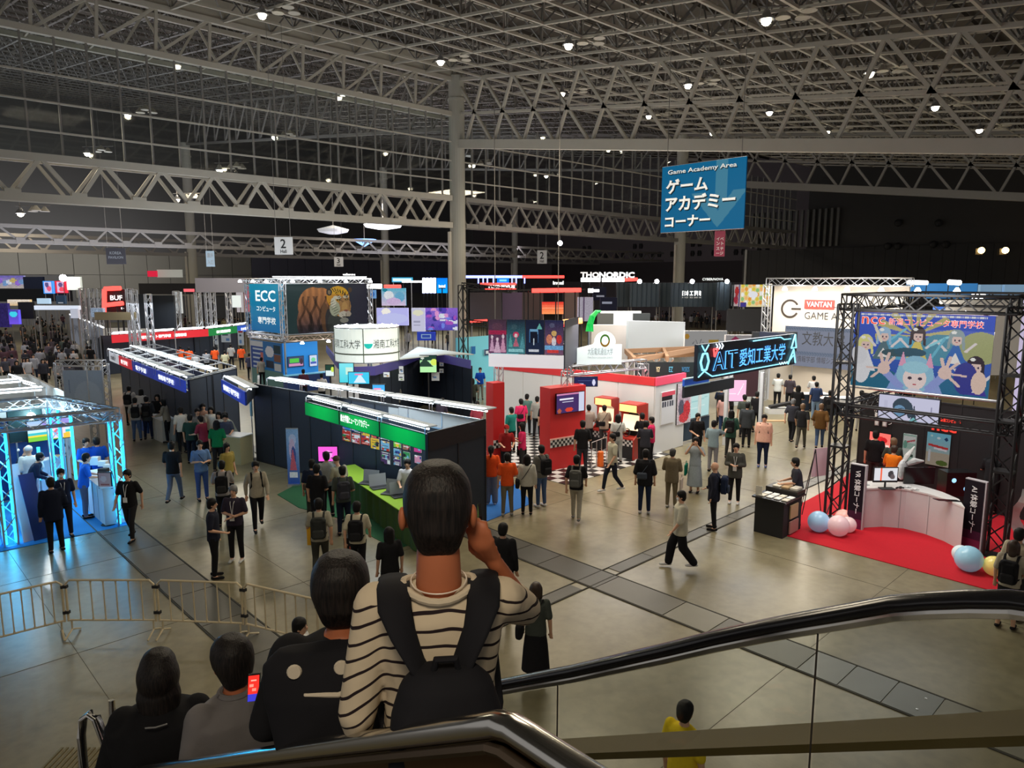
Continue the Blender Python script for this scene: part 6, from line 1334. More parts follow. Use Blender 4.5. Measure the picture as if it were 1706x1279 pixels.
bgb(226,490,245,547,46,'black_curtain','narrow black curtain between left truss towers','curtain',(20,28,36)); bgb(250,492,290,547,46.5,'black_curtain','wide black curtain between left truss towers','curtain',(14,24,34))
for i,(x,y0,y1,dp)in enumerate(((136,480,520,50),(151,481,520,54),(165,481,515,55),(215,481,530,44),(222,483,547,43),(246,490,547,44),(293,485,522,50),(329,487,545,52),(345,487,540,54),(353,487,540,52),(380,487,530,56))):
    q = atD(x,y0,dp); t = thing('truss_tower','aluminium truss tower in the left distance, %s from the left'%('first','second','third','fourth','fifth','sixth','seventh','eighth','ninth','tenth','eleventh')[i],'truss',Gc(q),'left truss towers'); box_truss(t,Gc(q),q,.32,alu,.5,r=.03)
for x0,y0,x1,y1 in((174,482,174,525),(174,481,201,480),(176,508,205,505)):strip(x0,y0,x1,y1,46.5,.14,red_strip,{201:'red neon line along the top of the black board',174:'upright red neon line left of the black board',205:'red neon line crossing the middle of the black board'}[x1])
letters('BUF',184,204,500,46.6,8,gl_w,'white brush letters on the black board',.02)
letters('E+',202,207,515,46.6,3,gl_w,'tiny white mark low on the black board',.02)
# brown stall roof + white gate bits in the left row; white opening and red sign on the back wall
bgb(246,451,261,461,88,'red_sign','small red lit sign high on the far pale wall','sign',(205,30,60),None,.9,leg=False); bgb(262,449,303,462,89,'white_opening','white lit opening right of the small red sign','opening',(205,205,195),None,.35,leg=False)
bgb(158,520,225,533,44,'timber_stall','low timber-topped stall behind the printed white wall','stall',(120,108,80))
# hanging round stage lights over the left hall
for i,(x,y,w_,lab)in enumerate(((638,376,32,'large white glowing disc lamp hanging left of the column'),(555,384,26,'dim white disc lamp left of the large one'))):
    c = atD(x,y,70); t = thing('disc_lamp',lab,'lamp',c); MB().lathe(c,[(.1,.5),(w_*70/FPX,.12),(w_*70/FPX*.9,-.15),(w_*70/FPX*.3,-.35)],24).build('dome',mat('disc_glow_%d'%i,(.9,.93,1),.4,emit=1.5 if i==0 else .25),t); MB().bar(c+Z*.4,Gc(c)+Z*(roofz(c.y)),.04).build('cable',truss_dark,t)
c = atD(607,404,75); t = thing('blue_lattice_lamp','blue-lit lattice ring hanging under the truss left of the column','lamp',c); f = MB()
for k in range(14):a0,a1 = 2*PI*k/14,2*PI*(k+1)/14; f.bar(c+Vector((1.2*math.cos(a0),1.2*math.sin(a0),.3)),c+Vector((1.2*math.cos(a1),1.2*math.sin(a1),.3)),.06,4); f.bar(c+Vector((1.2*math.cos(a0),1.2*math.sin(a0),.3)),c-Z*.4,.05,4)
f.build('lattice',mat('blue_lattice_glow',(.2,.4,1),.4,emit=1.5),t,kind='stuff'); MB().bar(c+Z*.3,Gc(c)+Z*roofz(c.y),.04).build('cable',truss_dark,t)
for i,x in enumerate((1635,1675)):
    q = atD(x,417,58); t = thing('warm_floodlight','warm amber floodlight on the dark right wall, %s one'%('left','right')[i],'lamp',q); MB().ball(q,.26,n=8,m=5).build('bulb',mat('amber_glow',(1,.6,.2),.4,emit=14),t); MB().obox(q+FW*.25-RT*.3-Z*.3,RT,Z,FW,.6,.5,.3).build('housing',black,t); MB().bar(q+FW*.3,atX(x,405,75),.04).build('arm',truss_dark,t)
q = atD(933,405,62); t = thing('white_floodlight','cool white floodlight high on the far mauve wall right of the column','lamp',q); MB().ball(q,.22,n=8,m=5).build('bulb',spot_m,t); MB().bar(q,Gc(q)+Z*roofz(q.y),.03).build('stem',truss_dark,t)
q = atD(105,463,57); t = thing('white_floodlight','glaring white floodlight above the portrait screens at far left','lamp',q); MB().ball(q,.28,n=8,m=5).build('bulb',spot_m,t); MB().bar(q,Gc(q),.03).build('stand',truss_dark,t)
# ================================================================== PEOPLE
SKIN = mat('skin',lin((206,160,132)),.55,spec=.3); SKIN2 = mat('skin_tan',lin((178,128,100)),.55,spec=.3)
HAIRK = mat('black_hair',(.006,.0055,.006),.62,bump=.12,nscale=160,spec=.25); HAIRB = mat('brown_hair',(.035,.018,.010),.5); HAIRG = mat('grey_hair',(.16,.16,.165),.6); HAIRT = mat('tan_hair',(.16,.09,.045),.5)
def ecap(mb,p,q,r1,r2,fx=1.0,fy=1.0,n=12):
    """tapered capsule with rounded ends; fx, fy flatten it across / front to back"""
    p,q = Vector(p),Vector(q); d = q-p; L = d.length; d = d.normalized()if L>1e-6 else Vector((0,0,1))
    a = Vector((1,0,0))if abs(d.x)<.9 else Vector((0,1,0)); y = d.cross(a).normalized(); x = y.cross(d)
    V = []; prof = [(-90,0),(-55,0),(-25,0),(0,0),(0,1),(25,1),(55,1),(90,1)]
    for ang,e in prof:
        r = r2 if e else r1; c = (q if e else p)+d*math.sin(math.radians(ang))*r; rr = max(.002,math.cos(math.radians(ang))*r)
        for k in range(n):
            t = 2*PI*k/n; V.append(c+x*math.cos(t)*rr*fx+y*math.sin(t)*rr*fy)
    F = []
    for i in range(len(prof)-1):
        for k in range(n):F.append((i*n+k,i*n+(k+1)%n,(i+1)*n+(k+1)%n,(i+1)*n+k))
    F+=[tuple(range(n))[::-1],tuple(range((len(prof)-1)*n,len(prof)*n))]
    mb.add(V,F)
def torso(mb,rings,n=16):
    V = []
    for(x,y,z,rx,ry)in rings:
        for k in range(n):
            t = 2*PI*k/n; c,s = math.cos(t),math.sin(t); V.append((x+rx*(abs(c)**.85)*(1 if c>0 else-1),y+ry*(abs(s)**.85)*(1 if s>0 else-1),z))
    F = []
    for i in range(len(rings)-1):
        for k in range(n):F.append((i*n+k,i*n+(k+1)%n,(i+1)*n+(k+1)%n,(i+1)*n+k))
    F+=[tuple(range(n))[::-1],tuple(range((len(rings)-1)*n,len(rings)*n))]
    mb.add(V,F)
def fuse(mb,name,vox,smooth=2,dec=None,post=None):
    """weld overlapping closed shapes into one continuous skin"""
    me = mb.mesh(name+'_raw'); o = bpy.data.objects.new('tmp',me); COL.objects.link(o)
    m = o.modifiers.new('r','REMESH'); m.mode = 'VOXEL'; m.voxel_size = vox; m.use_smooth_shade = True
    if smooth:s = o.modifiers.new('s','SMOOTH'); s.factor = .5; s.iterations = smooth
    if dec:d = o.modifiers.new('d','DECIMATE'); d.ratio = dec
    out = bpy.data.meshes.new_from_object(o.evaluated_get(bpy.context.evaluated_depsgraph_get())); out.name = name
    bpy.data.objects.remove(o); bpy.data.meshes.remove(me)
    out.polygons.foreach_set('use_smooth',[True]*len(out.polygons))
    return out
# pose = joint places for a 1.72 m figure facing -Y, x to its left-hand side
def pose(ra=None,la=None,rl=None,ll=None,lean=0.0,turn=0.0):
    J = dict(hipR=Vector((-.09,0,.90)),hipL=Vector((.09,0,.90)),shR=Vector((-.175,0,1.40)),shL=Vector((.175,0,1.40)))
    J['kneeR'],J['ankR'] = [Vector(v)for v in(rl or((-.10,-.01,.49),(-.11,.01,.08)))]
    J['kneeL'],J['ankL'] = [Vector(v)for v in(ll or((.10,-.01,.49),(.11,.01,.08)))]
    J['elbR'],J['wrR'] = [Vector(v)for v in(ra or((-.235,.03,1.12),(-.245,-.03,.87)))]
    J['elbL'],J['wrL'] = [Vector(v)for v in(la or((.235,.03,1.12),(.245,-.03,.87)))]
    J['lean'] = lean; J['turn'] = turn; J['hs'] = 1.0; J['nz'] = 0.0
    return J
def leanv(v,lean):
    if not lean or v[2]<.9:return Vector(v)
    v = Vector(v); h = v.z-.9; return Vector((v.x,v.y-math.sin(lean)*h,.9+math.cos(lean)*h))if True else v
POSES = {
'stand':pose(),
'walk':pose(((-.24,.12,1.14),(-.24,.10,.89)),((.24,-.05,1.13),(.23,-.20,.92)),((-.09,-.16,.52),(-.10,-.22,.10)),((.09,.05,.50),(.10,.30,.16))),
'walk2':pose(((-.24,-.06,1.13),(-.22,-.22,.93)),((.24,.12,1.14),(.24,.12,.89)),((-.09,.04,.50),(-.10,.24,.14)),((.09,-.13,.52),(.10,-.16,.09))),
'phone':pose(((-.24,-.02,1.13),(-.10,-.26,1.18)),((.24,-.02,1.13),(.08,-.26,1.16))),
'desk':pose(((-.24,-.10,1.14),(-.16,-.34,1.08)),((.24,-.10,1.14),(.16,-.34,1.08)),lean=.16),
'hold':pose(((-.25,.02,1.12),(-.12,-.20,1.02)),None,((-.10,-.02,.49),(-.12,.01,.08)),((.10,.02,.49),(.12,.06,.08))),
'photo':pose(((-.27,-.10,1.22),(-.10,-.20,1.50)),((.27,-.10,1.22),(.10,-.20,1.50))),
'folded':pose(((-.25,.0,1.12),(.02,-.17,1.10)),((.25,.0,1.12),(-.02,-.18,1.06))),
'bend':pose(((-.24,-.12,1.12),(-.18,-.36,1.0)),((.24,-.12,1.12),(.18,-.36,1.0)),((-.11,-.03,.49),(-.12,.02,.08)),((.11,.02,.49),(.12,.05,.08)),lean=.42),
'point':pose(((-.30,-.16,1.30),(-.28,-.42,1.36)),((.24,.02,1.12),(.14,-.2,1.05))),
}
def hand(mb,wr,elb,s=1.0,curl=.6):
    """palm, four fingers of different length with a knuckle bend, and a thumb from the side of the palm"""
    d = (wr-elb).normalized(); side = Vector((1,0,0))if abs(d.x)<.8 else Vector((0,1,0)); x = (side-d*side.dot(d)).normalized(); y = d.cross(x)
    palm = wr+d*.085*s; ecap(mb,wr+d*.01*s,palm,.026*s,.032*s,1.15,.55,8)
    inn = -y if(-y).y<y.y else y
    for k,(off,ln)in enumerate(((-.030,.062),(-.010,.074),(.010,.070),(.029,.055))):
        a = palm+x*off*s+d*.012*s; b = a+(d*math.cos(curl*.6)+inn*math.sin(curl*.6))*ln*.55*s; c = b+(d*math.cos(curl*1.6)+inn*math.sin(curl*1.6))*ln*.5*s
        ecap(mb,a,b,.0105*s,.0095*s,n=6); ecap(mb,b,c,.0095*s,.0075*s,n=6)
    sg = -1 if wr.x<0 else 1
    t0 = wr+d*.03*s-x*sg*.022*s*1; t1 = t0+(d*.6-x*sg*.6+inn*.5).normalized()*.045*s; ecap(mb,t0,t1,.013*s,.011*s,n=6); ecap(mb,t1,t1+(d*.8+inn*.4).normalized()*.03*s,.011*s,.008*s,n=6)
BODY = {}; CLO = {}
def body_mesh(pn,vox=.016,dec=.35,wide=1.0):
    k = (pn,wide,vox)
    if k in BODY:return BODY[k]
    J = POSES[pn]if isinstance(pn,str)else pn; ln = J['lean']; L = lambda v:leanv(v,ln)
    mb = MB()
    rr = [(0,0,.84,.13,.09),(0,0,.92,.155,.105),(0,0,1.02,.145,.10),(0,0,1.14,.135,.095),(0,0,1.28,.16,.105),(0,0,1.37,.165,.10),(0,.005,1.43,.11,.075),(0,.008,1.46,.06,.055)]
    torso(mb,[(L((x,y,z)).x,L((x,y,z)).y,L((x,y,z)).z,rx*wide,ry*wide)for x,y,z,rx,ry in rr])
    ecap(mb,L((0,.01,1.42)),L((0,.0,1.52)),.055,.052)
    hs = J['hs']; hc = L((0,-.012,1.60+J['nz'])); tn = J['turn']
    if J['nz']:ecap(mb,L((0,.01,1.46)),L((0,.0,1.54+J['nz'])),.060,.056)
    def hp(x,y,z):c,s = math.cos(tn)*hs,math.sin(tn)*hs; return hc+Vector((x*c-y*s,x*s+y*c,z*hs))
    mb.ball(hp(0,.008,.02),.076*hs,.092*hs,.10*hs,16,10); ecap(mb,hp(0,-.03,-.055),hp(0,-.012,.01),.048*hs,.068*hs,1,1)
    mb.ball(hp(0,-.098,-.008),.013*hs,.018*hs,.022*hs,8,6)  # nose
    for s in(-1,1):mb.ball(hp(.077*s,.005,-.005),.011*hs,.02*hs,.03*hs,8,6)
    for s in 'RL':
        sh,el,wr = L(J['sh'+s]),L(J['elb'+s]),L(J['wr'+s]); ecap(mb,sh,el,.052,.040); ecap(mb,el,wr,.039,.026); hand(mb,wr,el)
        hi,kn,an = J['hip'+s],J['knee'+s],J['ank'+s]; ecap(mb,hi,kn,.088*wide,.058); ecap(mb,kn,an,.056,.038); ecap(mb,an+Vector((0,.02,-.03)),an+Vector((0,-.13,-.045)),.038,.034)
    me = fuse(mb,'body',vox,1,dec); BODY[k] = me; return me
def clothes_mesh(pn,typ,wide=1.0,vox=.019,dec=.45):
    k = (pn,typ,wide,vox)
    if k in CLO:return CLO[k]
    J = POSES[pn]if isinstance(pn,str)else pn; ln = J['lean']; L = lambda v:leanv(v,ln); mb = MB()
    if typ in('tee','long','jacket','loose'):
        g = {'tee':.018,'long':.018,'jacket':.032,'loose':.040}[typ]; hem = {'tee':.84,'long':.84,'jacket':.76,'loose':.78}[typ]
        rr = [(0,0,hem,.165,.115),(0,0,.95,.163,.112),(0,0,1.05,.152,.107),(0,0,1.16,.145,.105),(0,0,1.28,.165,.11),(0,0,1.38,.175,.10),(0,.005,1.435,.115,.078),(0,.008,1.465,.060,.056)]
        torso(mb,[(L((x,y,z)).x,L((x,y,z)).y,L((x,y,z)).z,(rx+g*(.4 if z>1.4 else 1))*wide,(ry+g*(.4 if z>1.4 else 1))*wide)for x,y,z,rx,ry in rr])
        for s in 'RL':
            sh,el,wr = L(J['sh'+s]),L(J['elb'+s]),L(J['wr'+s])
            if typ=='tee':e = sh.lerp(el,.82); ecap(mb,sh,e,.066*min(wide,1.15),.062)
            elif typ=='loose':ecap(mb,sh,el,.075,.08)
            else:ecap(mb,sh,el,.058+g*.5,.048+g*.4); ecap(mb,el,el.lerp(wr,J.get('sl',.92)),.050+g*.3,.038+g*.2)
    elif typ in('trousers','wide','shorts'):
        torso(mb,[(0,0,.80,.16*wide,.11*wide),(0,0,.90,.165*wide,.115*wide),(0,0,.99,.150*wide,.105*wide)])
        g = {'trousers':0,'wide':.035,'shorts':.02}[typ]
        for s in 'RL':
            hi,kn,an = J['hip'+s],J['knee'+s],J['ank'+s]
            if typ=='shorts':ecap(mb,hi,hi.lerp(kn,.92),.100*wide,.085)
            else:ecap(mb,hi,kn,.098*wide,.068+g); ecap(mb,kn,an+(kn-an).normalized()*.03,.067+g,.052+g)
    elif typ in('skirt','dress','miniskirt'):
        z0 = {'skirt':.25,'dress':.22,'miniskirt':.58}[typ]; top = 1.0
        torso(mb,[(0,0,z0,.24 if z0<.5 else .21,.20),(0,0,.6,.21,.16),(0,0,.88,.175,.125),(0,0,top,.145,.105)],20)
    me = fuse(mb,typ,vox,2,dec); CLO[k] = me; return me
HAIRM = {}
HAIRR = [(.055,-.085,.05,.03),(.045,-.065,.068,.052),(.034,-.03,.081,.077),(.022,.01,.088,.088),(.014,.045,.090,.098),(.012,.085,.084,.095),(.012,.12,.064,.074),(.012,.14,.034,.04)]
def hair_mesh(kind,lean=0.0,turn=0.0):
    k = (kind,lean,turn)
    if k in HAIRM:return HAIRM[k]
    hc = leanv((0,-.012,1.60),lean); mb = MB()
    def hp(x,y,z):c,s = math.cos(turn),math.sin(turn); return hc+Vector((x*c-y*s,x*s+y*c,z))
    torso(mb,[tuple(hp(0,y,z))+(a,b)for y,z,a,b in HAIRR],18)
    for a in range(7):mb.ball(hp(.07*math.sin((a-3)*.5),-.062*math.cos((a-3)*.5)+.01,.075),.026,.026,.030,8,6)
    if kind in('bob','long'):
        for s in(-1,1):ecap(mb,hp(.07*s,.01,.04),hp(.08*s,.02,-.11),.04,.032)
        ecap(mb,hp(0,.06,.0),hp(0,.075,-.12 if kind=='bob' else-.30),.085,.07,1,.55)
    if kind=='tail':ecap(mb,hp(0,.10,.03),hp(0,.13,-.17),.038,.022)
    if kind=='cap':
        mb = MB(); mb.ball(hp(0,.01,.055),.092,.102,.085,18,11); mb.box(tuple(hp(-.06,-.17,.05)),tuple(hp(.06,-.06,.062)))
    if kind=='bun':mb.ball(hp(0,.10,.10),.04,n=10,m=7)
    me = fuse(mb,'hair',.011,1,.5); HAIRM[k] = me; return me
def face_mesh(lean,turn):
    k = ('face',lean,turn)
    if k in HAIRM:return HAIRM[k]
    hc = leanv((0,-.012,1.60),lean); mb = MB()
    def hp(x,y,z):c,s = math.cos(turn),math.sin(turn); return hc+Vector((x*c-y*s,x*s+y*c,z))
    for s in(-1,1):mb.ball(hp(.031*s,-.079,.012),.013,.008,.007,8,5); ecap(mb,hp(.018*s,-.083,.032),hp(.045*s,-.074,.033),.004,.004,n=5)
    ecap(mb,hp(-.018,-.086,-.048),hp(.018,-.086,-.048),.005,.005,n=5)
    me = mb.mesh('face_features'); HAIRM[k] = me; return me
FACE = mat('dark_face_features',(.03,.012,.01),.5); MASKM = mat('white_face_mask',(.75,.77,.8),.7)
SHOEM = {}
def shoes(pn,col,t):
    if pn not in SHOEM:
        J = POSES[pn]; SHOEM[pn] = []
        for s in 'RL':
            mb = MB(); an = J['ank'+s]; ecap(mb,an+Vector((0,.03,-.032)),an+Vector((0,-.16,-.043)),.046,.036,1,.8,8)
            me = mb.mesh('shoe'); me.polygons.foreach_set('use_smooth',[True]*len(me.polygons)); SHOEM[pn].append(me)
    for me in SHOEM[pn]:mobj('shoe',me,cloth(col),t)
BAGM = {}
def mobj(name,me,m,parent):
    if not me.materials:me.materials.append(None)
    o = bpy.data.objects.new(name,me); COL.objects.link(o); o.parent = parent
    o.material_slots[0].link = 'OBJECT'; o.material_slots[0].material = m
    return o
def rbox(name,c,sx,sy,sz,r=.04,extra=None):
    k = (name,c,sx,sy,sz)
    if k in BAGM:return BAGM[k]
    mb = MB(); x,y,z = c
    for dz in(-1,1):
        for dx in(-1,1):ecap(mb,(x+dx*(sx/2-r),y-sy/2+r,z+dz*(sz/2-r)),(x+dx*(sx/2-r),y+sy/2-r,z+dz*(sz/2-r)),r,r,n=8)
    mb.box((x-sx/2+r,y-sy/2,z-sz/2+r),(x+sx/2-r,y+sy/2,z+sz/2-r)); mb.box((x-sx/2,y-sy/2+r*.5,z-sz/2+r),(x+sx/2,y+sy/2-r*.5,z+sz/2-r)); mb.box((x-sx/2+r,y-sy/2+r*.5,z-sz/2),(x+sx/2-r,y+sy/2-r*.5,z+sz/2))
    if extra:extra(mb)
    me = fuse(mb,name,.015,2,.5); BAGM[k] = me; return me
def strap_mesh(kind):
    if kind in BAGM:return BAGM[kind]
    mb = MB()
    if kind=='backpack_straps':
        for s in(-1,1):mb.tube([(.10*s,.15,1.36),(.105*s,.05,1.45),(.11*s,-.07,1.44),(.115*s,-.135,1.34),(.13*s,-.13,1.15),(.15*s,-.02,1.04),(.13*s,.12,1.02)],.022,6,(1,.4))
    else:mb.tube([(-.13,.05,1.47),(-.05,-.15,1.33),(.08,-.16,1.12),(.19,-.06,.98),(.12,.15,1.08),(-.03,.15,1.30),(-.13,.05,1.47)],.014,6,(1,.5))
    me = mb.mesh('strap'); BAGM[kind] = me; return me
def mesh_of(mb,name):
    me = mb.mesh(name); return me
def person(px,py,h,face,label,top=(.02,.02,.02),bot=(.02,.02,.03),ps='stand',tt='tee',bt='trousers',hair='short',hm=None,shoe=(.02,.02,.02),wide=1.0,skin=None,
foot=False,mask=False,bag=None,bagc=(.015,.015,.015),group=None,lean=None,z=0.0,loc=None,lanyard=False,name='person'):
    """px, py: top of the head in the photograph (or the feet if foot=True); face: 0 looks at the camera, 180 away, 90 to the picture's right"""
    p = Vector(loc)if loc else(at(px,py,z)if foot else at(px,py,z+h));
    t = thing(name,label,'person',(p.x,p.y,z),group)
    cd = math.atan2(p.y,p.x)  # direction from the camera to the person
    t.rotation_euler = (0,0,cd-PI/2+math.radians(face)); s = h/1.735; t.scale = (s,s,s)
    J = POSES[ps]; sk = skin or SKIN
    bo = mobj('body',body_mesh(ps,wide=wide),sk,t)
    if bt in('dress',):mobj('dress_skirt',clothes_mesh(ps,bt,wide),cloth(bot),t)
    elif bt in('skirt','miniskirt'):mobj('skirt',clothes_mesh(ps,bt,wide),cloth(bot),t)
    else:mobj('trousers' if bt!='shorts' else 'shorts',clothes_mesh(ps,bt,wide),cloth(bot),t)
    mobj({'tee':'shirt','long':'shirt','jacket':'jacket','loose':'shirt'}[tt],clothes_mesh(ps,tt,wide),cloth(top),t)
    if hair!='bald':mobj('cap' if hair=='cap' else 'hair',hair_mesh(hair,J['lean'],J['turn']),hm or HAIRK,t)
    shoes(ps,shoe,t)
    if abs(((face+180)%360)-180)<110:mobj('face_features',face_mesh(J['lean'],J['turn']),FACE,bo)
    if mask:
        if 'mask' not in BAGM:mb = MB(); mb.ball((0,-.078,1.562),.055,.030,.042,12,8); BAGM['mask'] = mb.mesh('mask')
        mobj('face_mask',BAGM['mask'],MASKM,t)
    if lanyard:
        if 'lan' not in BAGM:mb = MB(); mb.tube([(-.06,-.02,1.47),(-.035,-.14,1.36),(0,-.16,1.10)],.006,4).tube([(.06,-.02,1.47),(.035,-.14,1.36),(0,-.16,1.10)],.006,4); mb.box((-.05,-.17,.98),(.05,-.163,1.10)); BAGM['lan'] = mb.mesh('lanyard')
        mobj('lanyard',BAGM['lan'],paper,t)
    if bag:
        bp_ = {'backpack':'backpack','shoulder':'shoulder_bag','tote':'tote_bag','hip':'crossbody_bag'}[bag]
        b = thing(bp_,'%s carried by the %s'%({'backpack':'backpack','shoulder':'shoulder bag','tote':'bag','hip':'crossbody bag'}[bag],label),'bag',(p.x,p.y,z)); b.rotation_euler = t.rotation_euler; b.scale = t.scale
        w_ = b['label'].split(); b['label'] = ' '.join(w_[:16])
        if bag=='backpack':pk = mobj('pack',rbox('pack',(0,.235,1.18),.30,.17,.44,.06),cloth(bagc),b); mobj('strap',strap_mesh('backpack_straps'),cloth(bagc),b); mobj('pocket',rbox('pocket',(0,.33,1.08),.22,.06,.18,.025),cloth(tuple(v*1.3+.004 for v in bagc)),pk)
        elif bag=='hip':mobj('pack',rbox('hippack',(.08,.17,1.06),.26,.08,.18,.035),cloth(bagc),b); mobj('strap',strap_mesh('cross'),cloth(bagc),b)
        elif bag=='shoulder':mobj('pack',rbox('shpack',(.26,.03,.92),.12,.32,.26,.04),cloth(bagc),b); mobj('strap',strap_mesh('cross'),cloth(bagc),b)
        else:mobj('pack',rbox('tote',(-.26,-.06,.72),.06,.34,.34,.02),cloth(bagc),b); mobj('handle',BAGM.setdefault('toteh',mesh_of(MB().tube([(-.26,-.16,.87),(-.26,-.10,.98),(-.26,-.02,.98),(-.26,.04,.87)],.008,5),'handle')),cloth(bagc),b)
    return t
K = (.012,.012,.014); NVY = (.012,.018,.045); WH = (.62,.60,.55); GRY = (.18,.18,.18); DG = (.05,.05,.055); BEI = (.36,.32,.25); KH = (.16,.13,.08); JE = (.06,.10,.20); ORG = lin((232,88,38)); PINK = lin((205,45,95)); TEAL = lin((30,120,110)); LB = lin((96,128,176)); RED_ = (.35,.02,.02)
WS = (.6,.6,.6)
P_ = person
# --- left open floor
P_(285,735,1.72,160,'man in black t-shirt and patterned blue trousers walking away on the open left floor',K,(.10,.13,.20),'walk')
P_(332,733,1.70,10,'man in pale blue polo shirt and blue jeans looking down as he walks',LB,(.05,.10,.30),'phone',bag='hip',bagc=NVY)
P_(377,738,1.62,40,'person in yellow-patterned blouse behind the pale-shirted man with backpack',lin((150,132,70)),K,'stand',hair='bob',bag=None)
P_(368,768,1.66,175,'person with white and black harness straps seen from behind, left of centre floor',(.3,.28,.28),K,'desk','tee',bag='backpack',bagc=(.02,.02,.02))
P_(425,768,1.72,5,'man in beige shirt with backpack straps and black trousers walking towards us',BEI,K,'walk','long',bag='backpack',bagc=K,mask=False)
P_(388,808,1.70,-20,'grey-haired man in dark purple shirt with white badge and white shoes',(.035,.028,.045),K,'folded',hm=HAIRG,shoe=WS,lanyard=True)
P_(352,830,1.68,80,'man in navy polo shirt facing the grey-haired man, hands in front',(.018,.020,.034),K,'hold')
P_(211,782,1.70,-30,'man in black t-shirt walking past the blue-lit booth, looking sideways',K,(.015,.018,.03),'walk2',lanyard=True,bag=None)
P_(83,795,1.72,190,'man in black jacket seen from behind in front of the blue carpet',(.010,.014,.03),K,'hold','jacket')
P_(100,780,1.68,10,'young man in navy polo with face mask on the blue carpet',NVY,(.012,.015,.035),'stand',mask=True,lanyard=True)
P_(134,755,1.70,95,'person in bright blue t-shirt and grey jeans standing at the white counter',lin((40,110,215)),(.14,.16,.22),'desk',mask=True)
P_(140,728,1.72,20,'staff member in bright blue t-shirt with mask behind the white counter',lin((25,90,200)),NVY,'desk',mask=True,lanyard=True)
P_(160,728,1.70,190,'blurred figure in bright blue t-shirt beyond the white counter',lin((20,75,180)),NVY,'stand')
P_(24,740,1.66,70,'bald masked man in dark coat bending at the left edge booth',(.03,.04,.07),NVY,'bend','jacket',hair='bald',mask=True)
P_(44,752,1.68,85,'dark-haired man in navy jacket bending beside the bald man',(.014,.022,.05),NVY,'bend','jacket',shoe=K)
# --- behind left counters
rows_ = [
(213,643,165,(.45,.42,.40),K,'desk','tee','short','backpack','person in pale shirt leftmost of the group at the first left counter'),
(232,648,150,(.5,.48,.45),K,'desk','tee','bob',None,'person in white blouse second at the first left counter'),
(243,660,170,(.04,.045,.05),NVY,'hold','jacket','short','backpack','man in dark green jacket and jeans at the first left counter'),
(224,662,175,(.4,.38,.36),JE,'hold','tee','short','backpack','person with black backpack over white shirt at the first left counter'),
(262,655,-10,K,K,'desk','tee','bob',None,'person in black behind the first left counter'),
(276,664,250,(.3,.26,.2),K,'desk','long','bob',None,'person in beige leaning over the first left counter'),
(300,678,200,WH,K,'hold','tee','short',None,'man in white t-shirt beside the pale text banner'),
(316,690,160,(.02,.05,.04),(.008,.01,.02),'stand','tee','short',None,'tall man in dark green t-shirt beside the man in white'),
(328,680,10,(.2,.18,.17),K,'stand','tee','short',None,'masked person behind the man in dark green t-shirt'),
(338,692,230,(.25,.03,.06),K,'desk','tee','short',None,'person in crimson top at the second left counter'),
(338,672,0,(.28,.16,.12),K,'stand','tee','short',None,'person in brown top standing behind the second left counter'),
(352,676,-10,WH,K,'desk','tee','bob',None,'first staff member in white shirt behind the second left counter'),
(366,684,-20,(.55,.53,.48),K,'desk','tee','bob',None,'second staff member in cream shirt behind the second left counter'),
(374,688,0,(.05,.06,.1),K,'desk','tee','short',None,'staff member in slate shirt behind the second left counter'),
(388,682,290,(.40,.44,.38),(.1,.1,.1),'bend','jacket','short',None,'person in pale green-grey coat leaning over the second left counter'),
(360,700,165,lin((18,112,70)),K,'hold','tee','long','tote','woman in green top with long black hair at the second left counter')]
for x,y,fc,tp,bt,ps,tt,hr,bg_,lb in rows_:P_(x,y,1.66,fc,lb,tp,bt,ps,tt,hair=hr,bag=bg_)
def counter(px,py,px2,py2,label,m_,h=.95,dpt=.6,topm=None):
    a,b = at(px,py),at(px2,py2); d = (b-a).normalized(); n = d.cross(Z); n = n if n.dot(Vector((a.x,a.y,0)))>0 else-n
    t = thing('counter',label,'counter',a); MB().obox(a,d,n,Z,(b-a).length,dpt,h).build('body',m_,t); MB().obox(a-n*.03-d*.03+Z*h,d,n,Z,(b-a).length+.06,dpt+.06,.035).build('countertop',topm or desk_white,t)
    k = max(1,int((b-a).length/.5))
    for i in range(1,k):MB().bar(a+d*((b-a).length*i/k)-n*.004+Z*.02,a+d*((b-a).length*i/k)-n*.004+Z*(h-.02),.006,4).build('panel_joint',mat('seam_grey',(.3,.3,.3)),t)
    return t,a,d,n
counter(250,728,272,738,'pale draped counter of the first left group',mat('cream_drape',lin((190,186,176)),.8),.85)
counter(372,772,402,775,'cream counter of the second left group',mat('yellow_cream',lin((176,168,130)),.7),.92)
counter(228,712,246,722,'blue draped low table of the first left group',mat('blue_drape',lin((40,80,150)),.8),.75)
# --- around green counter
P_(527,773,1.68,160,'dark-clothed person at the far left of the green counter group',K,K,'hold')
P_(519,765,1.66,170,'man in navy t-shirt with brown crossbody bag by the green counter',(.02,.03,.045),(.05,.05,.04),'hold','tee',bag='hip',bagc=(.10,.07,.05))
P_(543,752,1.72,200,'tall man in light grey shirt at the pink monitor',(.32,.34,.34),K,'hold','long')
P_(571,758,1.70,215,'man in brown cap and cream shirt leaning over the green counter',(.35,.33,.24),K,'bend','tee',hair='cap',hm=cloth((.10,.06,.05)))
P_(570,776,1.68,185,'man with dark grey backpack in navy trousers at the green counter',(.06,.07,.06),(.01,.015,.03),'hold','tee',bag='backpack',bagc=(.035,.035,.045))
P_(680,762,1.66,-10,'staff member in white shirt and lanyard behind the green counter',(.6,.6,.62),NVY,'desk',lanyard=True)
P_(530,830,1.70,175,'man in patterned shirt with dark backpack and yellow bag, walking away',(.35,.33,.26),(.05,.045,.035),'walk','tee',bag='backpack',bagc=(.03,.032,.03))
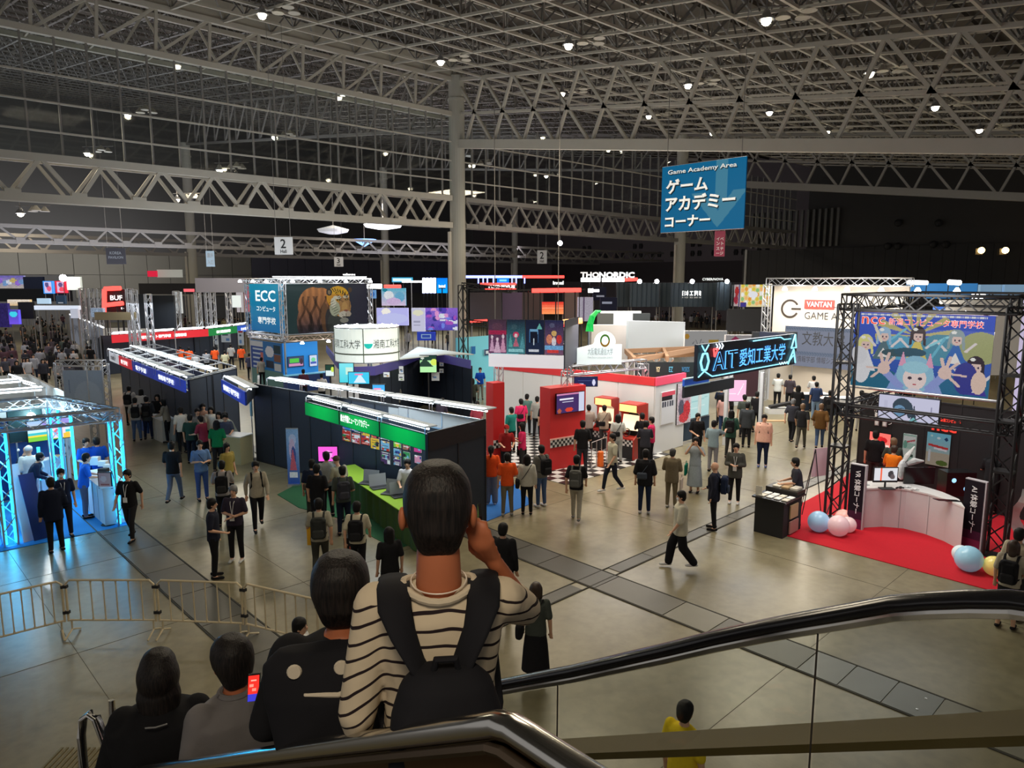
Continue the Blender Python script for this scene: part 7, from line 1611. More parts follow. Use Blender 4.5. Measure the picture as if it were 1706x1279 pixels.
P_(594,835,1.66,170,'person in cream t-shirt with large black backpack walking away with suitcase',(.52,.48,.36),K,'walk2','tee',bag='backpack',bagc=K)
P_(648,878,1.62,195,'long-haired woman all in black behind the striped man',K,K,'stand','tee','wide',hair='long')
t = thing('yellow_bag','yellow bag hanging at the side of the man in patterned shirt','bag',at(516,905,.9)); q = at(512,908,.72); MB().obox(q,d2,Z,-d2.cross(Z),.26,.42,.10).build('bag_body',mat('yellow_cloth',lin((214,160,30)),.8),t); MB().tube([q+d2*.05+Z*.42,q+d2*.09+Z*.62,q+d2*.2+Z*.42],.012,5).build('handle',mat('yellow_cloth',(1,1,1)),t)
t = thing('suitcase','black wheeled suitcase with red label in front of the cream-shirted backpacker','suitcase',at(590,940)); q = at(574,946); MB().obox(q+Z*.06,d2,Z,-d2.cross(Z),.40,.60,.25).build('shell',softblack,t); MB().obox(q+d2*.12+Z*.42+d2.cross(Z)*.008,d2,Z,d2.cross(Z),.16,.06,.004).build('label_sticker',mat('red_label',(.5,.08,.05)),t); MB().tube([q+d2*.1+Z*.66,q+d2*.1+Z*1.0,q+d2*.3+Z*1.0,q+d2*.3+Z*.66],.01,6).build('handle',alu,t)
for k in(0,.36):MB().ball(q+d2*k+Z*.04,.04,n=8,m=5).build('wheel',rubber,t)
# --- centre walkway
P_(818,742,1.64,175,'long-haired staff member in orange t-shirt and blue-grey wide trousers',ORG,(.16,.19,.25),'stand','tee','wide',hair='tail',shoe=WS)
P_(845,754,1.66,185,'staff member in orange t-shirt and khaki trousers',ORG,(.16,.14,.10),'hold',hair='short',shoe=(.3,.3,.28))
P_(878,757,1.60,178,'woman in cream blouse with black shoulder bag and black trousers',(.50,.48,.42),K,'stand','long',hair='bob',bag='shoulder',bagc=K)
P_(902,741,1.70,215,'man in grey shirt with black backpack looking left',(.13,.13,.12),JE,'phone',bag='backpack',bagc=K,shoe=WS)
P_(961,758,1.70,172,'man in black shirt with grey backpack and light trousers walking away',K,(.34,.31,.25),'walk2',bag='backpack',bagc=(.09,.09,.085),shoe=(.2,.2,.2))
P_(971,700,1.72,185,'tall person in black with lanyard holding white papers by the red tower',K,(.03,.03,.04),'hold',bag=None)
P_(1021,722,1.72,-60,'man in cream shirt walking right past the red cabinets',(.48,.45,.34),(.012,.016,.035),'walk','tee',shoe=WS)
P_(1076,748,1.72,180,'man in black shirt with dark crossbody bag seen from behind',K,(.018,.025,.05),'stand','loose',bag='hip',bagc=(.05,.06,.08),shoe=(.4,.4,.4))
P_(1121,747,1.62,170,'older person in brown-green jacket with light tote bag',(.15,.12,.075),(.16,.13,.08),'phone','jacket',hm=mat('dark_grey_hair',(.03,.03,.03),.6),bag='tote',bagc=(.5,.42,.36),shoe=(.3,.3,.28))
P_(1160,728,1.62,-10,'woman in pale grey sleeveless dress with hands at her face, green bag',(.28,.32,.35),(.26,.30,.33),'photo','tee','dress',hair='bob',bag='tote',bagc=lin((0,100,80)))
P_(1192,769,1.70,262,'bald man in navy suit with backpack looking down to the left',(.012,.017,.035),K,'hold','jacket',hair='bald',bag='backpack',bagc=(.02,.03,.05))
P_(1227,738,1.68,-5,'person in dark olive jacket with white badge and black trousers',(.06,.06,.052),K,'phone','jacket',shoe=WS,lanyard=True)
P_(1136,817,1.70,-80,'masked person in cream t-shirt and black wide trousers striding right',(.56,.53,.42),(.016,.012,.018),'walk','loose','wide',hair='short',mask=True,shoe=WS)
P_(1274,690,1.74,0,'large man in pink t-shirt with backpack straps looking up',lin((232,182,162)),(.012,.018,.05),'stand','tee',wide=1.28,bag='backpack',bagc=K,shoe=(.1,.14,.3))
P_(893,970,1.58,172,'woman in dark vest and long black skirt with large black shoulder bag',(.06,.065,.06),K,'stand','tee','dress',hair='bob',hm=HAIRB,bag='shoulder',bagc=K)
P_(838,871,1.74,160,'man in black suit jacket, only his upper body visible right of the striped man',(.012,.012,.014),K,'stand','jacket')
P_(498,1029,1.68,70,'man in white shirt whose head shows between railing and queue',(.6,.6,.58),K,'stand','tee')
P_(1142,1168,1.66,150,'person in bright yellow t-shirt just below the near handrail',lin((225,195,40)),K,'stand','tee',hair='short')
P_(1700,880,1.70,150,'man in cream shirt with dark hair at the right picture edge',(.45,.40,.30),(.03,.03,.025),'stand','tee','shorts',hair='short')
P_(1690,900,1.60,170,'dark-haired person in black skirt at the right picture edge',(.40,.36,.28),K,'hold','tee','shorts',hair='bob',hm=HAIRB,bag='backpack',bagc=K)
# --- staff at desk & red carpet booth
P_(1334,762,1.72,275,'staff member in black t-shirt with red print reaching over the leaflet desk',(.03,.03,.032),(.02,.02,.022),'desk','tee')
P_(1460,717,1.76,172,'man in black t-shirt with white back print at the coral screen',(.012,.012,.014),(.04,.03,.03),'stand','tee',hair='short',z=0)
P_(1492,730,1.70,200,'tan-haired man behind the man in orange shirt',(.05,.06,.05),K,'desk',hair='short',hm=HAIRT)
P_(1488,742,1.62,160,'person in orange shirt beside the man in black t-shirt',lin((226,120,30)),K,'desk','tee',hm=HAIRB)
P_(1657,748,1.72,178,'man in black t-shirt with small white print at the framed pictures',(.02,.02,.025),K,'desk','tee')
# --- walkway right, far
far_ = [
(1322,664,160,(.035,.035,.045),K,'walk2','tee','short',None,HAIRG,'grey-haired man in charcoal t-shirt walking away, left of the two'),
(1338,672,172,(.018,.018,.03),(.08,.075,.06),'walk','tee','short',None,HAIRT,'man in black t-shirt and olive trousers walking away beside the grey-haired man'),
(1369,672,180,lin((108,78,44)),JE,'walk','loose','short',None,HAIRT,'man in brown shirt and jeans walking away left of the truss'),
(1418,660,178,(.58,.58,.58),(.015,.02,.04),'walk2','tee','short','backpack',HAIRG,'man in white t-shirt with black backpack walking away behind the truss'),
(1361,636,190,(.03,.05,.12),(.2,.3,.45),'hold','tee','short',None,None,'man in navy t-shirt and pale blue shorts near the white demo wall'),
(1163,688,20,K,K,'hold','tee','short','hip',None,'person in black with orange strap below the neon sign'),
(1190,700,165,(.22,.30,.34),(.2,.2,.22),'point','tee','short',None,None,'person in grey-blue top with arm stretched to the right'),
(1219,683,170,(.03,.08,.06),(.03,.03,.03),'hold','jacket','bob','backpack',None,'person in dark green top below the neon sign'),
(1246,670,175,(.035,.045,.045),K,'stand','jacket','short',None,None,'man in charcoal jacket holding white sheet below the neon sign'),
(1206,656,150,(.50,.28,.25),(.03,.05,.12),'stand','tee','long',None,None,'woman in pink top and short navy skirt with long black hair'),
(1202,643,175,(.02,.03,.05),K,'desk','tee','short','backpack',None,'person with navy backpack at the pink screen'),
(1217,642,185,(.06,.06,.065),K,'desk','tee','short',None,None,'person in charcoal bending at the pink screen'),
(1241,657,190,(.05,.06,.05),K,'hold','tee','short',None,None,'person in dark top holding a white paper bag at the pink screen'),
(1262,652,165,K,K,'stand','tee','short',None,None,'person in black beside the right white post'),
(1297,622,180,(.55,.57,.55),K,'desk','tee','short',None,None,'person in white shirt leftmost at the white demo wall'),
(1312,609,0,(.5,.5,.5),K,'desk','tee','bob',None,None,'staff in white behind the left demo table'),
(1317,624,175,(.05,.04,.05),K,'hold','tee','short',None,None,'person in dark plum top at the left demo table'),
(1330,610,0,(.55,.55,.56),(.5,.5,.5),'stand','long','dress',None,None,'staff in white coat behind the demo tables'),
(1330,642,175,K,K,'desk','tee','bob',None,None,'person in black crouching low at the demo tables'),
(1350,606,5,(.55,.55,.53),K,'stand','tee','short',None,None,'tallest staff member in white at the demo tables'),
(1353,614,0,(.5,.5,.5),K,'desk','tee','short',None,None,'staff in white just below the tallest one'),
(1357,626,190,(.45,.45,.45),K,'desk','tee','short',None,None,'visitor with black hair in front of the white staff'),
(1373,611,-10,(.30,.38,.52),(.02,.03,.06),'desk','tee','short',None,None,'person in pale blue shirt at the right demo table'),
(1402,620,0,(.5,.5,.48),(.4,.4,.38),'stand','tee','short',None,None,'person in white seen through the left truss'),
(1384,650,180,(.02,.02,.03),K,'hold','jacket','short','backpack',None,'person with navy bag left of the truss at the demo wall'),
(1436,650,175,(.5,.5,.5),(.45,.43,.4),'stand','tee','short',None,None,'person in pale trousers behind the lit cartoon screen')]
for x,y,fc,tp,bt,ps,tt,hr,bg_,hm_,lb in far_:P_(x,y,1.66,fc,lb,tp,bt,ps,tt if tt!='dress' else 'tee','trousers' if hr!='dress' else 'dress',hair=hr if hr!='dress' else 'bob',bag=bg_,hm=hm_)
# --- racing stand
for x,y,fc,tp,bt,ps,tt,hr,bg_,lb in[
(868,664,200,PINK,K,'stand','tee','short','hip','person in crimson t-shirt with strap left of the wide red tower'),
(852,678,215,TEAL,K,'point','tee','short',None,'person in teal t-shirt reaching up on the racing stand'),
(843,706,10,(.30,.02,.02),K,'desk','tee','cap',None,'person in red top and red cap on the racing stand'),
(870,704,260,PINK,(.03,.03,.03),'phone','tee','bob','tote','person in crimson t-shirt with white tote bag near the checkered floor'),
(878,656,160,(.10,.20,.18),K,'hold','tee','short',None,'person in dark teal at the back of the racing stand'),
(895,660,175,(.3,.3,.28),K,'hold','tee','short',None,'person in grey t-shirt at the back of the racing stand'),
(908,668,180,K,K,'stand','tee','short',None,'person in black at the back of the racing stand'),
(869,642,150,TEAL,K,'desk','tee','short',None,'person in teal top farthest back on the racing stand'),
(1007,675,180,(.38,.32,.24),(.04,.04,.04),'desk','tee','short','hip','man in khaki vest with shoulder strap playing at an arcade cabinet'),
(981,674,200,(.35,.30,.26),K,'hold','tee','short',None,'person in tan top right behind the wide red tower'),
(1030,690,190,(.5,.52,.50),(.4,.42,.42),'hold','tee','bob','hip','person in white outfit beside the man in khaki vest'),
(1076,701,185,(.03,.03,.035),K,'desk','tee','short',None,'man in black at the rightmost arcade cabinet'),
(1086,694,260,PINK,K,'hold','long','short',None,'person in magenta jacket next to the rightmost arcade cabinet'),
(1072,688,200,K,K,'desk','tee','short',None,'person in black partly hidden by the magenta jacket'),
(800,612,5,lin((20,70,170)),(.2,.19,.17),'hold','tee','short',None,'staff in royal blue polo at the light blue wall'),
(848,618,170,lin((15,45,110)),K,'hold','tee','short',None,'person in navy t-shirt right of the narrow red post'),
(787,630,170,(.05,.06,.05),K,'hold','tee','bob',None,'person in dark clothes with bag near the light blue wall'),
(795,668,10,(.35,.05,.08),K,'stand','tee','short',None,'person in crimson t-shirt just beyond the lit booth tops'),
(745,620,10,(.07,.06,.07),(.05,.05,.05),'stand','tee','short',None,'person in dark grey beside the lettered navy post'),
(684,606,170,(.10,.11,.10),K,'hold','jacket','cap',None,'person in grey camouflage jacket in the dark curved booth'),
(655,606,200,(.25,.25,.25),K,'hold','tee','short',None,'person in grey by the white notices in the dark curved booth'),
(700,618,175,(.08,.08,.085),K,'desk','tee','short','backpack','person in charcoal with backpack below the green screen'),
(660,638,190,(.12,.12,.11),K,'desk','tee','short',None,'person in grey-brown near the blue laptop'),
(731,662,150,(.04,.03,.05),K,'bend','tee','short',None,'person crouching in black at the navy skirted table'),
(535,622,170,(.5,.45,.42),K,'desk','tee','short',None,'person in pink-white top above the lit booth tops'),
(505,615,180,(.10,.03,.05),K,'desk','tee','short',None,'person in maroon at the bright blue wall')]:
    P_(x,y,1.64,fc,lb,tp,bt,ps,tt,hair=hr,bag=bg_,hm=cloth(RED_)if hr=='cap' else None)
# --- left middle distance
for x,y,fc,tp,bt,ps,lb in[
(300,576,180,ORG,K,'desk','person in orange-red shirt, left one of a pair at the red fascia row'),(314,578,175,ORG,K,'desk','person in orange-red shirt, right one of the pair at the red fascia row'),
(357,577,180,ORG,K,'desk','person in orange-red shirt beside the white lit stand'),(401,575,190,ORG,K,'hold','person in orange-red shirt under the blue end of the far row'),
(374,583,180,(.50,.47,.30),K,'bend','person in cream shirt bending at the far green fascia'),(384,573,170,(.4,.4,.38),K,'hold','person in pale shirt left of the orange-red one at the far row'),
(343,582,180,(.25,.26,.28),K,'bend','person in grey bending at the white lit stand'),(325,586,180,(.45,.45,.45),K,'bend','person in white bending right of the orange-red pair'),
(246,566,170,K,K,'hold','dark figure in front of the pinned sheets'),(147,560,175,(.05,.06,.05),K,'stand','person standing beside the printed white wall, green-black clothes'),
(145,576,175,(.12,.13,.12),K,'stand','person in grey-green left of the dark pair by the printed wall'),(150,576,180,K,K,'stand','person in black at the foot of the printed white wall'),
(174,581,170,(.35,.31,.26),K,'stand','person in beige top at the left end of the red-white fascia'),(104,563,180,(.12,.15,.13),K,'walk','person in grey-green walking away down the left aisle'),
(283,602,180,K,K,'hold','dark figure right of the navy row top'),(415,588,160,(.05,.05,.09),K,'stand','person in slate at the blue end of the far row'),
(435,595,180,(.35,.33,.3),K,'stand','person in pale top below the blue price list')]:
    P_(x,y,1.64,fc,lb,tp,bt,ps)
# --- dense crowds (far): same figures, individually placed
rs = random.Random(12)
def crowd(n,xr,yr,lab,grp,pal,hgt=(1.58,1.76)):
    k = 0
    while k<n:
        x,y = rs.uniform(*xr),yr[0]+(yr[1]-yr[0])*rs.random()
        if lab=='the far left aisle' and x>100+(y-566)*.7:continue
        q = at(x,y)
        if q.x>72 and q.y<44:k+=1; continue
        ps = rs.choice(('stand','walk','walk2','hold','phone')); h = rs.uniform(*hgt)
        fc,tp,bt,tt,hr = rs.choice((0,180,170,190,10,90,200)),rs.choice(pal),rs.choice((K,K,(.02,.03,.06),(.05,.05,.05))),rs.choice(('tee','tee','jacket','long')),rs.choice(('short','short','bob','long'))
        m_ = sum(tp)/3; cn = 'dark red' if tp[0]>2.5*tp[1]and m_>.03 else 'yellow' if tp[2]<.6*tp[1]and m_>.1 else 'black' if m_<.02 else 'charcoal' if m_<.07 else 'grey' if m_<.28 else 'pale'
        u_,v_ = int((x-xr[0])/(xr[1]-xr[0])*4.99),int((y-yr[0])/(yr[1]-yr[0])*2.99)
        P_(x,y,h,fc,'%s %s person %s, %s row %s of %s'%(cn,{'tee':'shirted','jacket':'jacketed','long':'long-sleeved'}[tt],{'stand':'standing','walk':'walking','walk2':'striding','hold':'waiting','phone':'with phone'}[ps],('far','middle','near')[v_],('leftmost','left','centre','right','rightmost')[u_],lab),tp,bt,ps,tt,hair=hr,group=grp,foot=True); k+=1
DP = [K,K,(.03,.03,.04),(.05,.05,.07),(.10,.08,.10),(.25,.25,.27),(.08,.04,.05),(.4,.4,.42),(.06,.06,.05)]
crowd(74,(-10,150),(566,655),'the far left aisle','far left aisle crowd',DP)
crowd(16,(60,128),(546,566),'the canopy gate','crowd under the canopy gate',DP+[(.3,.05,.06),(.5,.5,.5)])
crowd(34,(300,420),(545,566),'left truss tower crowd','crowd behind the left truss towers',DP+[(.5,.5,.5),(.45,.42,.2)])
crowd(30,(1060,1200),(535,556),'slate curtain crowd','crowd below the slate curtain wall',DP+[(.4,.38,.36)])
crowd(8,(1225,1285),(548,566),'crowd past neon sign','people beyond the neon sign',DP)
crowd(8,(640,760),(572,590),'violet-lit booths','people in the violet-lit booths',DP)
for i,(x,y)in enumerate(((1069,582),(1094,583),(1111,580),(1116,584),(1004,620))):P_(x,y,1.66,0 if i%2 else 180,'person whose dark head shows above the timber beams, %s'%('first from left','second from left','third from left','fourth from left','in front of the domed sign')[i],(.4,.4,.4),K,'desk')
# ================================================================== BLUE-LIT TRUSS BOOTH (left)
cyan = mat('cyan_led',(.05,.7,1),.4,emit=3.2,ecol=(.02,.50,.95)); bluew = mat('deep_blue_panel',lin((12,50,110)),.5)
MB().prism([(1.6,19.0),(4.95,18.9),(5.0,23.2),(1.6,23.2)],0,.013).build('carpet',mat('sky_blue_carpet',lin((25,125,195)),.95,noise=.08,nscale=20),None,'bright blue carpet of the blue-lit truss booth','carpet')
lt = thing('truss_booth','square aluminium truss booth frame with cyan-lit uprights on blue carpet','booth',(4.8,19.1,0))
CP = [(4.82,19.12),(2.52,19.35),(4.15,22.4),(1.7,22.6)]
for x,y in CP:
    box_truss(lt,(x,y,0),(x,y,2.78),.26,alu,.34,r=.018)
    for dx,dy in((-.09,-.09),(.09,-.09),(-.09,.09)):MB().box((x+dx-.022,y+dy-.022,.05),(x+dx+.022,y+dy+.022,2.6)).build('led_tube',cyan,lt)
for a,b in((0,1),(0,2),(2,3),(1,3)):box_truss(lt,(*CP[a],2.78),(*CP[b],2.78),.26,alu,.34,r=.018)
for x,y in CP:area((x,y+.3 if y<20 else y-.3,1.3),.3,2.2,34,(.03,.5,1),(x,y-4,.3))
pts = [Vector((4.15+.15*k,22.0-.7*k,2.62))for k in range(4)]
f = MB(); rs = random.Random(8)
for k in range(46):
    p = Vector((4.2+.6*k/46,22.2-3.0*k/46,2.7+rs.uniform(-.12,.1))); f.bar(p,p+Vector((rs.uniform(-.3,.3),rs.uniform(-.3,.3),rs.uniform(-.15,.15))),.010,4)
f.build('clamp_cluster',alu,lt,kind='stuff')
# walls behind
panel_run(lt,(1.2,23.3),(4.5,23.3),0,2.3,1.1,bluew,alu)
wl = thing('exhibition_booth','white-walled booth with open top and strip lights behind the blue-lit truss booth','booth',(3,24,0))
lw = mat('white_lit_panel',(.74,.74,.73),.6,noise=.03,nscale=1)
panel_run(wl,(-1.0,28.9),(4.8,28.9),0,2.85,.98,lw,white); panel_run(wl,(4.75,28.8),(4.65,23.6),0,2.85,.98,lw,white); panel_run(wl,(-1.0,23.7),(4.6,23.7),0,2.5,.98,lw,white,frame=False)
for a,b in(((4.2,28.4),(4.3,27.0)),((4.2,26.6),(4.35,25.2)),((3.2,26.9),(4.3,26.9)),((2.6,24.6),(4.4,24.4))):fixture(wl,a,b,.2,2.9)
monitor(rect('Y',23.15,14,679,738,71),'large dark screen high in the blue-lit booth',blobs(((16,40,46),(30,62,66)),[]),m=PRINT)
q = atY(52,693,22.95); t = thing('spot_lamp','glaring white spot lamp in front of the dark screen','lamp',q); MB().ball(q,.10,n=12,m=8).build('bulb',mat('glare_glow',(1,1,1),.4,emit=60),t); MB().bar(q,q+Z*.5,.015).build('stem',alu,t); area(q-Vector((0,.15,0)),.2,.2,22,(.8,.95,1),(3.5,20,0))
monitor(rect('Y',22.9,46,703,737,120),'rainbow landscape screen in the blue-lit booth',blobs(((235,205,60),(150,190,240)),[('r',.5,.12,.5,.12,(120,200,60)),('r',.5,.26,.5,.06,(245,215,60)),('r',.5,.38,.5,.07,(60,190,200)),('r',.5,.52,.5,.1,(200,235,245)),('r',.68,.35,.16,.3,(240,215,225)),('e',.68,.35,.1,.15,(220,110,130)),('e',.7,.85,.4,.15,(150,140,215)),('r',.9,.1,.1,.14,(245,190,60))]))
for x,y0,y1,lab in((64,745,800,'left'),(120,690,800,'right')):
    R = rect('Y',22.8,x,y0,y1,x+6); MB().obox(R[0],NX,Z,Vector((0,1,0)),.07,R[3],.05).build('light_column',cyan,lt)
# counters
t,a,d,n = counter(141,845,176,877,'white three-panel counter at the open corner of the blue-lit booth',desk_white,.95,.55)
t2_,*_ = counter(72,832,113,818,'white cabinet counter deeper in the blue-lit booth',mat('pale_cabinet',(.5,.55,.62),.4),1.05,.6)
for i,(x,y,lab,m_,sz)in enumerate(((150,775,'white folded leaflet holder on the three-panel counter',white,.22),(163,777,'pale paper stack at the back of the three-panel counter',paper,.14),(163,790,'black and white patterned box on the three-panel counter',black,.14),(172,782,'white box beside the patterned box',white,.12),(88,762,'tan tray on the white cabinet counter',mat('tan_paper',(.5,.4,.3)),.05),(92,755,'small white cross ornament on the white cabinet counter',white,.16))):
    q = at(x,y,.99 if i<4 else 1.09); MB().obox(q,d2,d2.cross(Z)*-1,Z,.22,.16,sz).build('counter_item',m_,None,lab,'box')
q = at(181,874); t = thing('sign_stand','black-framed pink notice on a thin pole beside the white counter','stand',q); MB().lathe(q,[(.17,0),(.17,.02),(.02,.03)],14).build('foot',black,t); MB().bar(q,q+Z*.98,.014,6).build('pole',alu,t)
o = q-d2*.15+Z*.95; MB().obox(o-d2*.02-Z*.02,d2,Z,-d2.cross(Z),.34,.42,.03).build('frame',black,t); painted('notice',o+d2.cross(Z)*.006,d2,Z,.30,.38,14,18,blobs((225,180,170),[('e',.4,.6,.25,.2,(240,215,205)),('r',.5,.2,.35,.06,(190,110,100))]),None,t)
t = thing('leaning_board','tall white board leaning inside the left truss upright','board',(2.8,19.3,0)); MB().obox((2.75,19.25,0),Vector((.16,.05,0)),Vector((-.10,.55,1.75)),NX,.22,1.85,.03).build('white_panel',white,t); MB().obox((2.95,19.2,0),Vector((.5,.1,0)),Vector((-.12,.5,1.6)),NX,.3,1.6,.02).build('navy_panel',bluew,t)
t = thing('standee','oval standee with a black and white patched figure behind the counters','standee',at(108,800)); q = at(108,812); m_ = MB(); c = q+Z*1.25; m_.add([c]+[c+d2*.33*math.cos(2*PI*i/20)+Z*.5*math.sin(2*PI*i/20)for i in range(20)]+[c+FW*.03]+[c+FW*.03+d2*.33*math.cos(2*PI*i/20)+Z*.5*math.sin(2*PI*i/20)for i in range(20)],[(0,1+i,1+(i+1)%20)for i in range(20)]+[(21,22+(i+1)%20,22+i)for i in range(20)]+[(1+i,22+i,22+(i+1)%20,1+(i+1)%20)for i in range(20)]); m_.build('oval_panel',mat('standee_white',(.6,.6,.62),.6),t)
for dx,dz,r_ in((-.15,.1,.09),(.15,-.05,.10),(.0,-.28,.13),(.02,.25,.08),(.18,.28,.06)):
    m_ = MB(); c2 = c+d2*dx+Z*dz-FW*.01; m_.add([c2]+[c2+d2*r_*math.cos(2*PI*i/10)+Z*r_*1.3*math.sin(2*PI*i/10)for i in range(10)],[(0,1+i,1+(i+1)%10)for i in range(10)]); m_.build('patch',black,t)
MB().bar(q+Z*.0,q+Z*.8,.02).build('stand',alu,t)
P_(47,742,1.72,190,'white rounded hooded figure behind the bending men',(.6,.62,.62),(.5,.5,.5),'stand','loose','trousers',hair='cap',hm=cloth((.6,.6,.6)))
# ================================================================== CROWD BARRIERS
FP = [(-.35,13.72),(2.44,13.58),(3.56,12.52),(4.72,11.42),(5.9,8.9)]
FP = [at(-60,1003,1.0),at(105,966,1.0),at(258,966,1.0),at(404,971,1.0),at(530,999,1.0)]; FP = [Vector((p.x,p.y,0))for p in FP]
for i in range(4):
    a,b = FP[i],FP[i+1]; d = (b-a).normalized(); a,b = a+d*.03,b-d*.03; n = d.cross(Z); L = (b-a).length
    t = thing('crowd_barrier','cream steel crowd barrier with upright bars, %s'%('cut by the left picture edge','second from the left edge','third from the left edge','ending behind the queue')[i],'barrier',a,'crowd barriers')
    MB().tube([a+Z*.26,a+Z*.93,a+d*.07+Z*1.0,b-d*.07+Z*1.0,b+Z*.93,b+Z*.26],.019,8,upv=n).build('frame',cream,t)
    MB().tube([a+Z*.28,b+Z*.28],.017,8).build('bottom_rail',cream,t)
    k = 7 if i else 9
    for j in range(1,k):q = a+d*L*j/k; MB().tube([q+Z*.28,q+Z*.34,q+Z*.94,q+Z*1.0],[.020,.012,.012,.020],6).build('bar',cream,t)
    for q,s_ in((a,1),(b,-1)):
        MB().tube([q+d*s_*.05+Z*.28,q+d*s_*.05+Z*.12,q+d*s_*.05+n*.22+Z*.02],.016,6).build('foot',cream,t); MB().tube([q+d*s_*.05+Z*.28,q+d*s_*.05+Z*.12,q+d*s_*.05-n*.22+Z*.02],.016,6).build('foot',cream,t)
        for z in(.40,.86):MB().obox(q-n*.03+Z*z-d*.02,d,Z,n,.05,.05,.06).build('joint_clip',black,t)
# ================================================================== ESCALATOR
SL = .577
RZ = [(-2,5.2),(.15,5.2),(.37,5.18),(.52,5.13),(.68,5.065),(.85,4.97),(1.05,4.86),(1.28,4.725),(1.85,4.37),(2.44,4.03),(5.07,2.52),(9,.26)]
def railz(Y):return float(np.interp(Y,[a for a,b in RZ],[b for a,b in RZ]))
es = thing('escalator','descending escalator with black handrail, glass balustrade and metal steps','escalator',(1.6,0,0))
brown_deck = mat('olive_brown_deck',lin((98,82,40)),.7,0,noise=.1,nscale=2); dark_deck = mat('dark_brown_skirt',lin((48,32,18)),.4,.3)
step_m = mat('grooved_step',(.16,.16,.15),.4,.6)
YB = 7.4
Ys = [-1.5,-.6,-.1]+[.1*k for k in range(1,16)]+[2,3,4,5,6,YB]
pr = [Vector((2.3,y,railz(y)))for y in Ys]
pr+=[Vector((2.3,YB+.25,railz(YB)-.10)),Vector((2.3,YB+.7,railz(YB)-.12)),Vector((2.3,YB+.95,railz(YB)-.3)),Vector((2.3,YB+.9,railz(YB)-.6))]
MB().tube(pr,.042,14,(1,.62)).build('handrail',rubber,es,smooth=True)
MB().tube([p-Z*.035 for p in pr[:-2]],.024,8).build('guide_rail',chrome,es)
def glass_run(X,ys,top,drop,par):
    for i in range(len(ys)-1):
        y0,y1 = ys[i]+.006,ys[i+1]-.006; k = 6; f = MB()
        P = [(y0+(y1-y0)*j/k)for j in range(k+1)]
        for j in range(k):
            f.add([(X-.006,P[j],railz(P[j])-.03),(X-.006,P[j+1],railz(P[j+1])-.03),(X-.006,P[j+1],railz(P[j+1])-drop),(X-.006,P[j],railz(P[j])-drop),
(X+.006,P[j],railz(P[j])-.03),(X+.006,P[j+1],railz(P[j+1])-.03),(X+.006,P[j+1],railz(P[j+1])-drop),(X+.006,P[j],railz(P[j])-drop)],[(0,1,2,3),(7,6,5,4)])
        f.build('glass_panel',GLASS,par)
        MB().bar((X,y1+.006,railz(y1)-.03),(X,y1+.006,railz(y1)-drop),.0035,4).build('glass_seam',mat('seam_dark',(.04,.035,.03),.5),par)
glass_run(2.3,[-1.5,-.3,.92,2.1,3.3,4.5,5.7,6.9],0,.74,es)
def deckrun(X0,X1,dz0,m_,nm,th=.05):
    f = MB(); ys = [-1.6]+[-.2+.2*k for k in range(8)]+[2,3,4,5,6,7,7.6]
    def dz(Y):return(5.185-SL*(max(Y,-.28)-.48)*1.0 if 0 else(railz(Y+.0)))
    zz = [max(.05,(5.185-dz0)if y<.1 else(5.185-dz0)-SL*.96*(y-.1))for y in ys]
    for i in range(len(ys)-1):
        y0,y1,a,b = ys[i],ys[i+1],zz[i],zz[i+1]
        f.add([(X0,y0,a),(X1,y0,a),(X1,y1,b),(X0,y1,b),(X0,y0,a-th),(X1,y0,a-th),(X1,y1,b-th),(X0,y1,b-th)],[(0,1,2,3),(7,6,5,4),(0,4,5,1),(2,6,7,3),(1,5,6,2),(0,3,7,4)])
    f.build(nm,m_,es)
deckrun(2.74,2.96,.47,brown_deck,'outer_deck',.04); deckrun(2.26,2.74,.62,dark_deck,'inner_deck',.5)
deckrun(2.20,2.26,.75,mat('skirt_steel',(.3,.3,.3),.35,.8),'skirt_panel',.12); deckrun(.96,1.02,.75,mat('skirt_steel',(.3,.3,.3)),'skirt_panel',.12)
def stepz(Y):return 4.38-SL*(Y-.48)
MB().box((-1.2,-2.5,4.18),(2.2,.3,4.38)).build('top_landing',mat('landing_plate',(.2,.2,.19),.4,.5),es)
for k in range(18):
    y = .3+.4*k; z = stepz(y+.38);
    if z<.1:break
    f = MB().box((1.03,y,z-.22),(2.19,y+.4,z))
    for j in range(24):f.box((1.04+j*.048,y,z),(1.058+j*.048,y+.39,z+.008))
    f.build('step',step_m,es)
# balustrade side nearer the photographer, chrome capped
nb_ = thing('balustrade','chrome-capped brown balustrade crossing the bottom of the picture','railing',(.93,1,0))
def nz(Y):return 5.15 if Y<.98 else 5.15-.583*(Y-.98)
ysn = [-1.2,-.2,.5,.9,.96,1.0,1.08,1.6,2.4,3.4,5,7]
MB().tube([Vector((.92,y,nz(y)+.0))for y in ysn],.030,14,(1.1,1)).build('chrome_cap',chrome,nb_,smooth=True)
for dx,nm in((-.035,'outer_strip'),(.035,'inner_strip')):MB().tube([Vector((.92+dx,y,nz(y)-.035))for y in ysn],.012,6).build(nm,mat('dark_bronze',(.10,.07,.045),.25,.8),nb_)
f = MB()
for i in range(len(ysn)-1):
    y0,y1 = ysn[i],ysn[i+1]; f.add([(.90,y0,nz(y0)-.03),(.90,y1,nz(y1)-.03),(.90,y1,nz(y1)-.85),(.90,y0,nz(y0)-.85),(.935,y0,nz(y0)-.03),(.935,y1,nz(y1)-.03),(.935,y1,nz(y1)-.85),(.935,y0,nz(y0)-.85)],[(0,1,2,3),(7,6,5,4)])
f.build('bronze_panel',mat('bronze_panel',lin((88,64,44)),.22,.75,noise=.12,nscale=2),nb_)
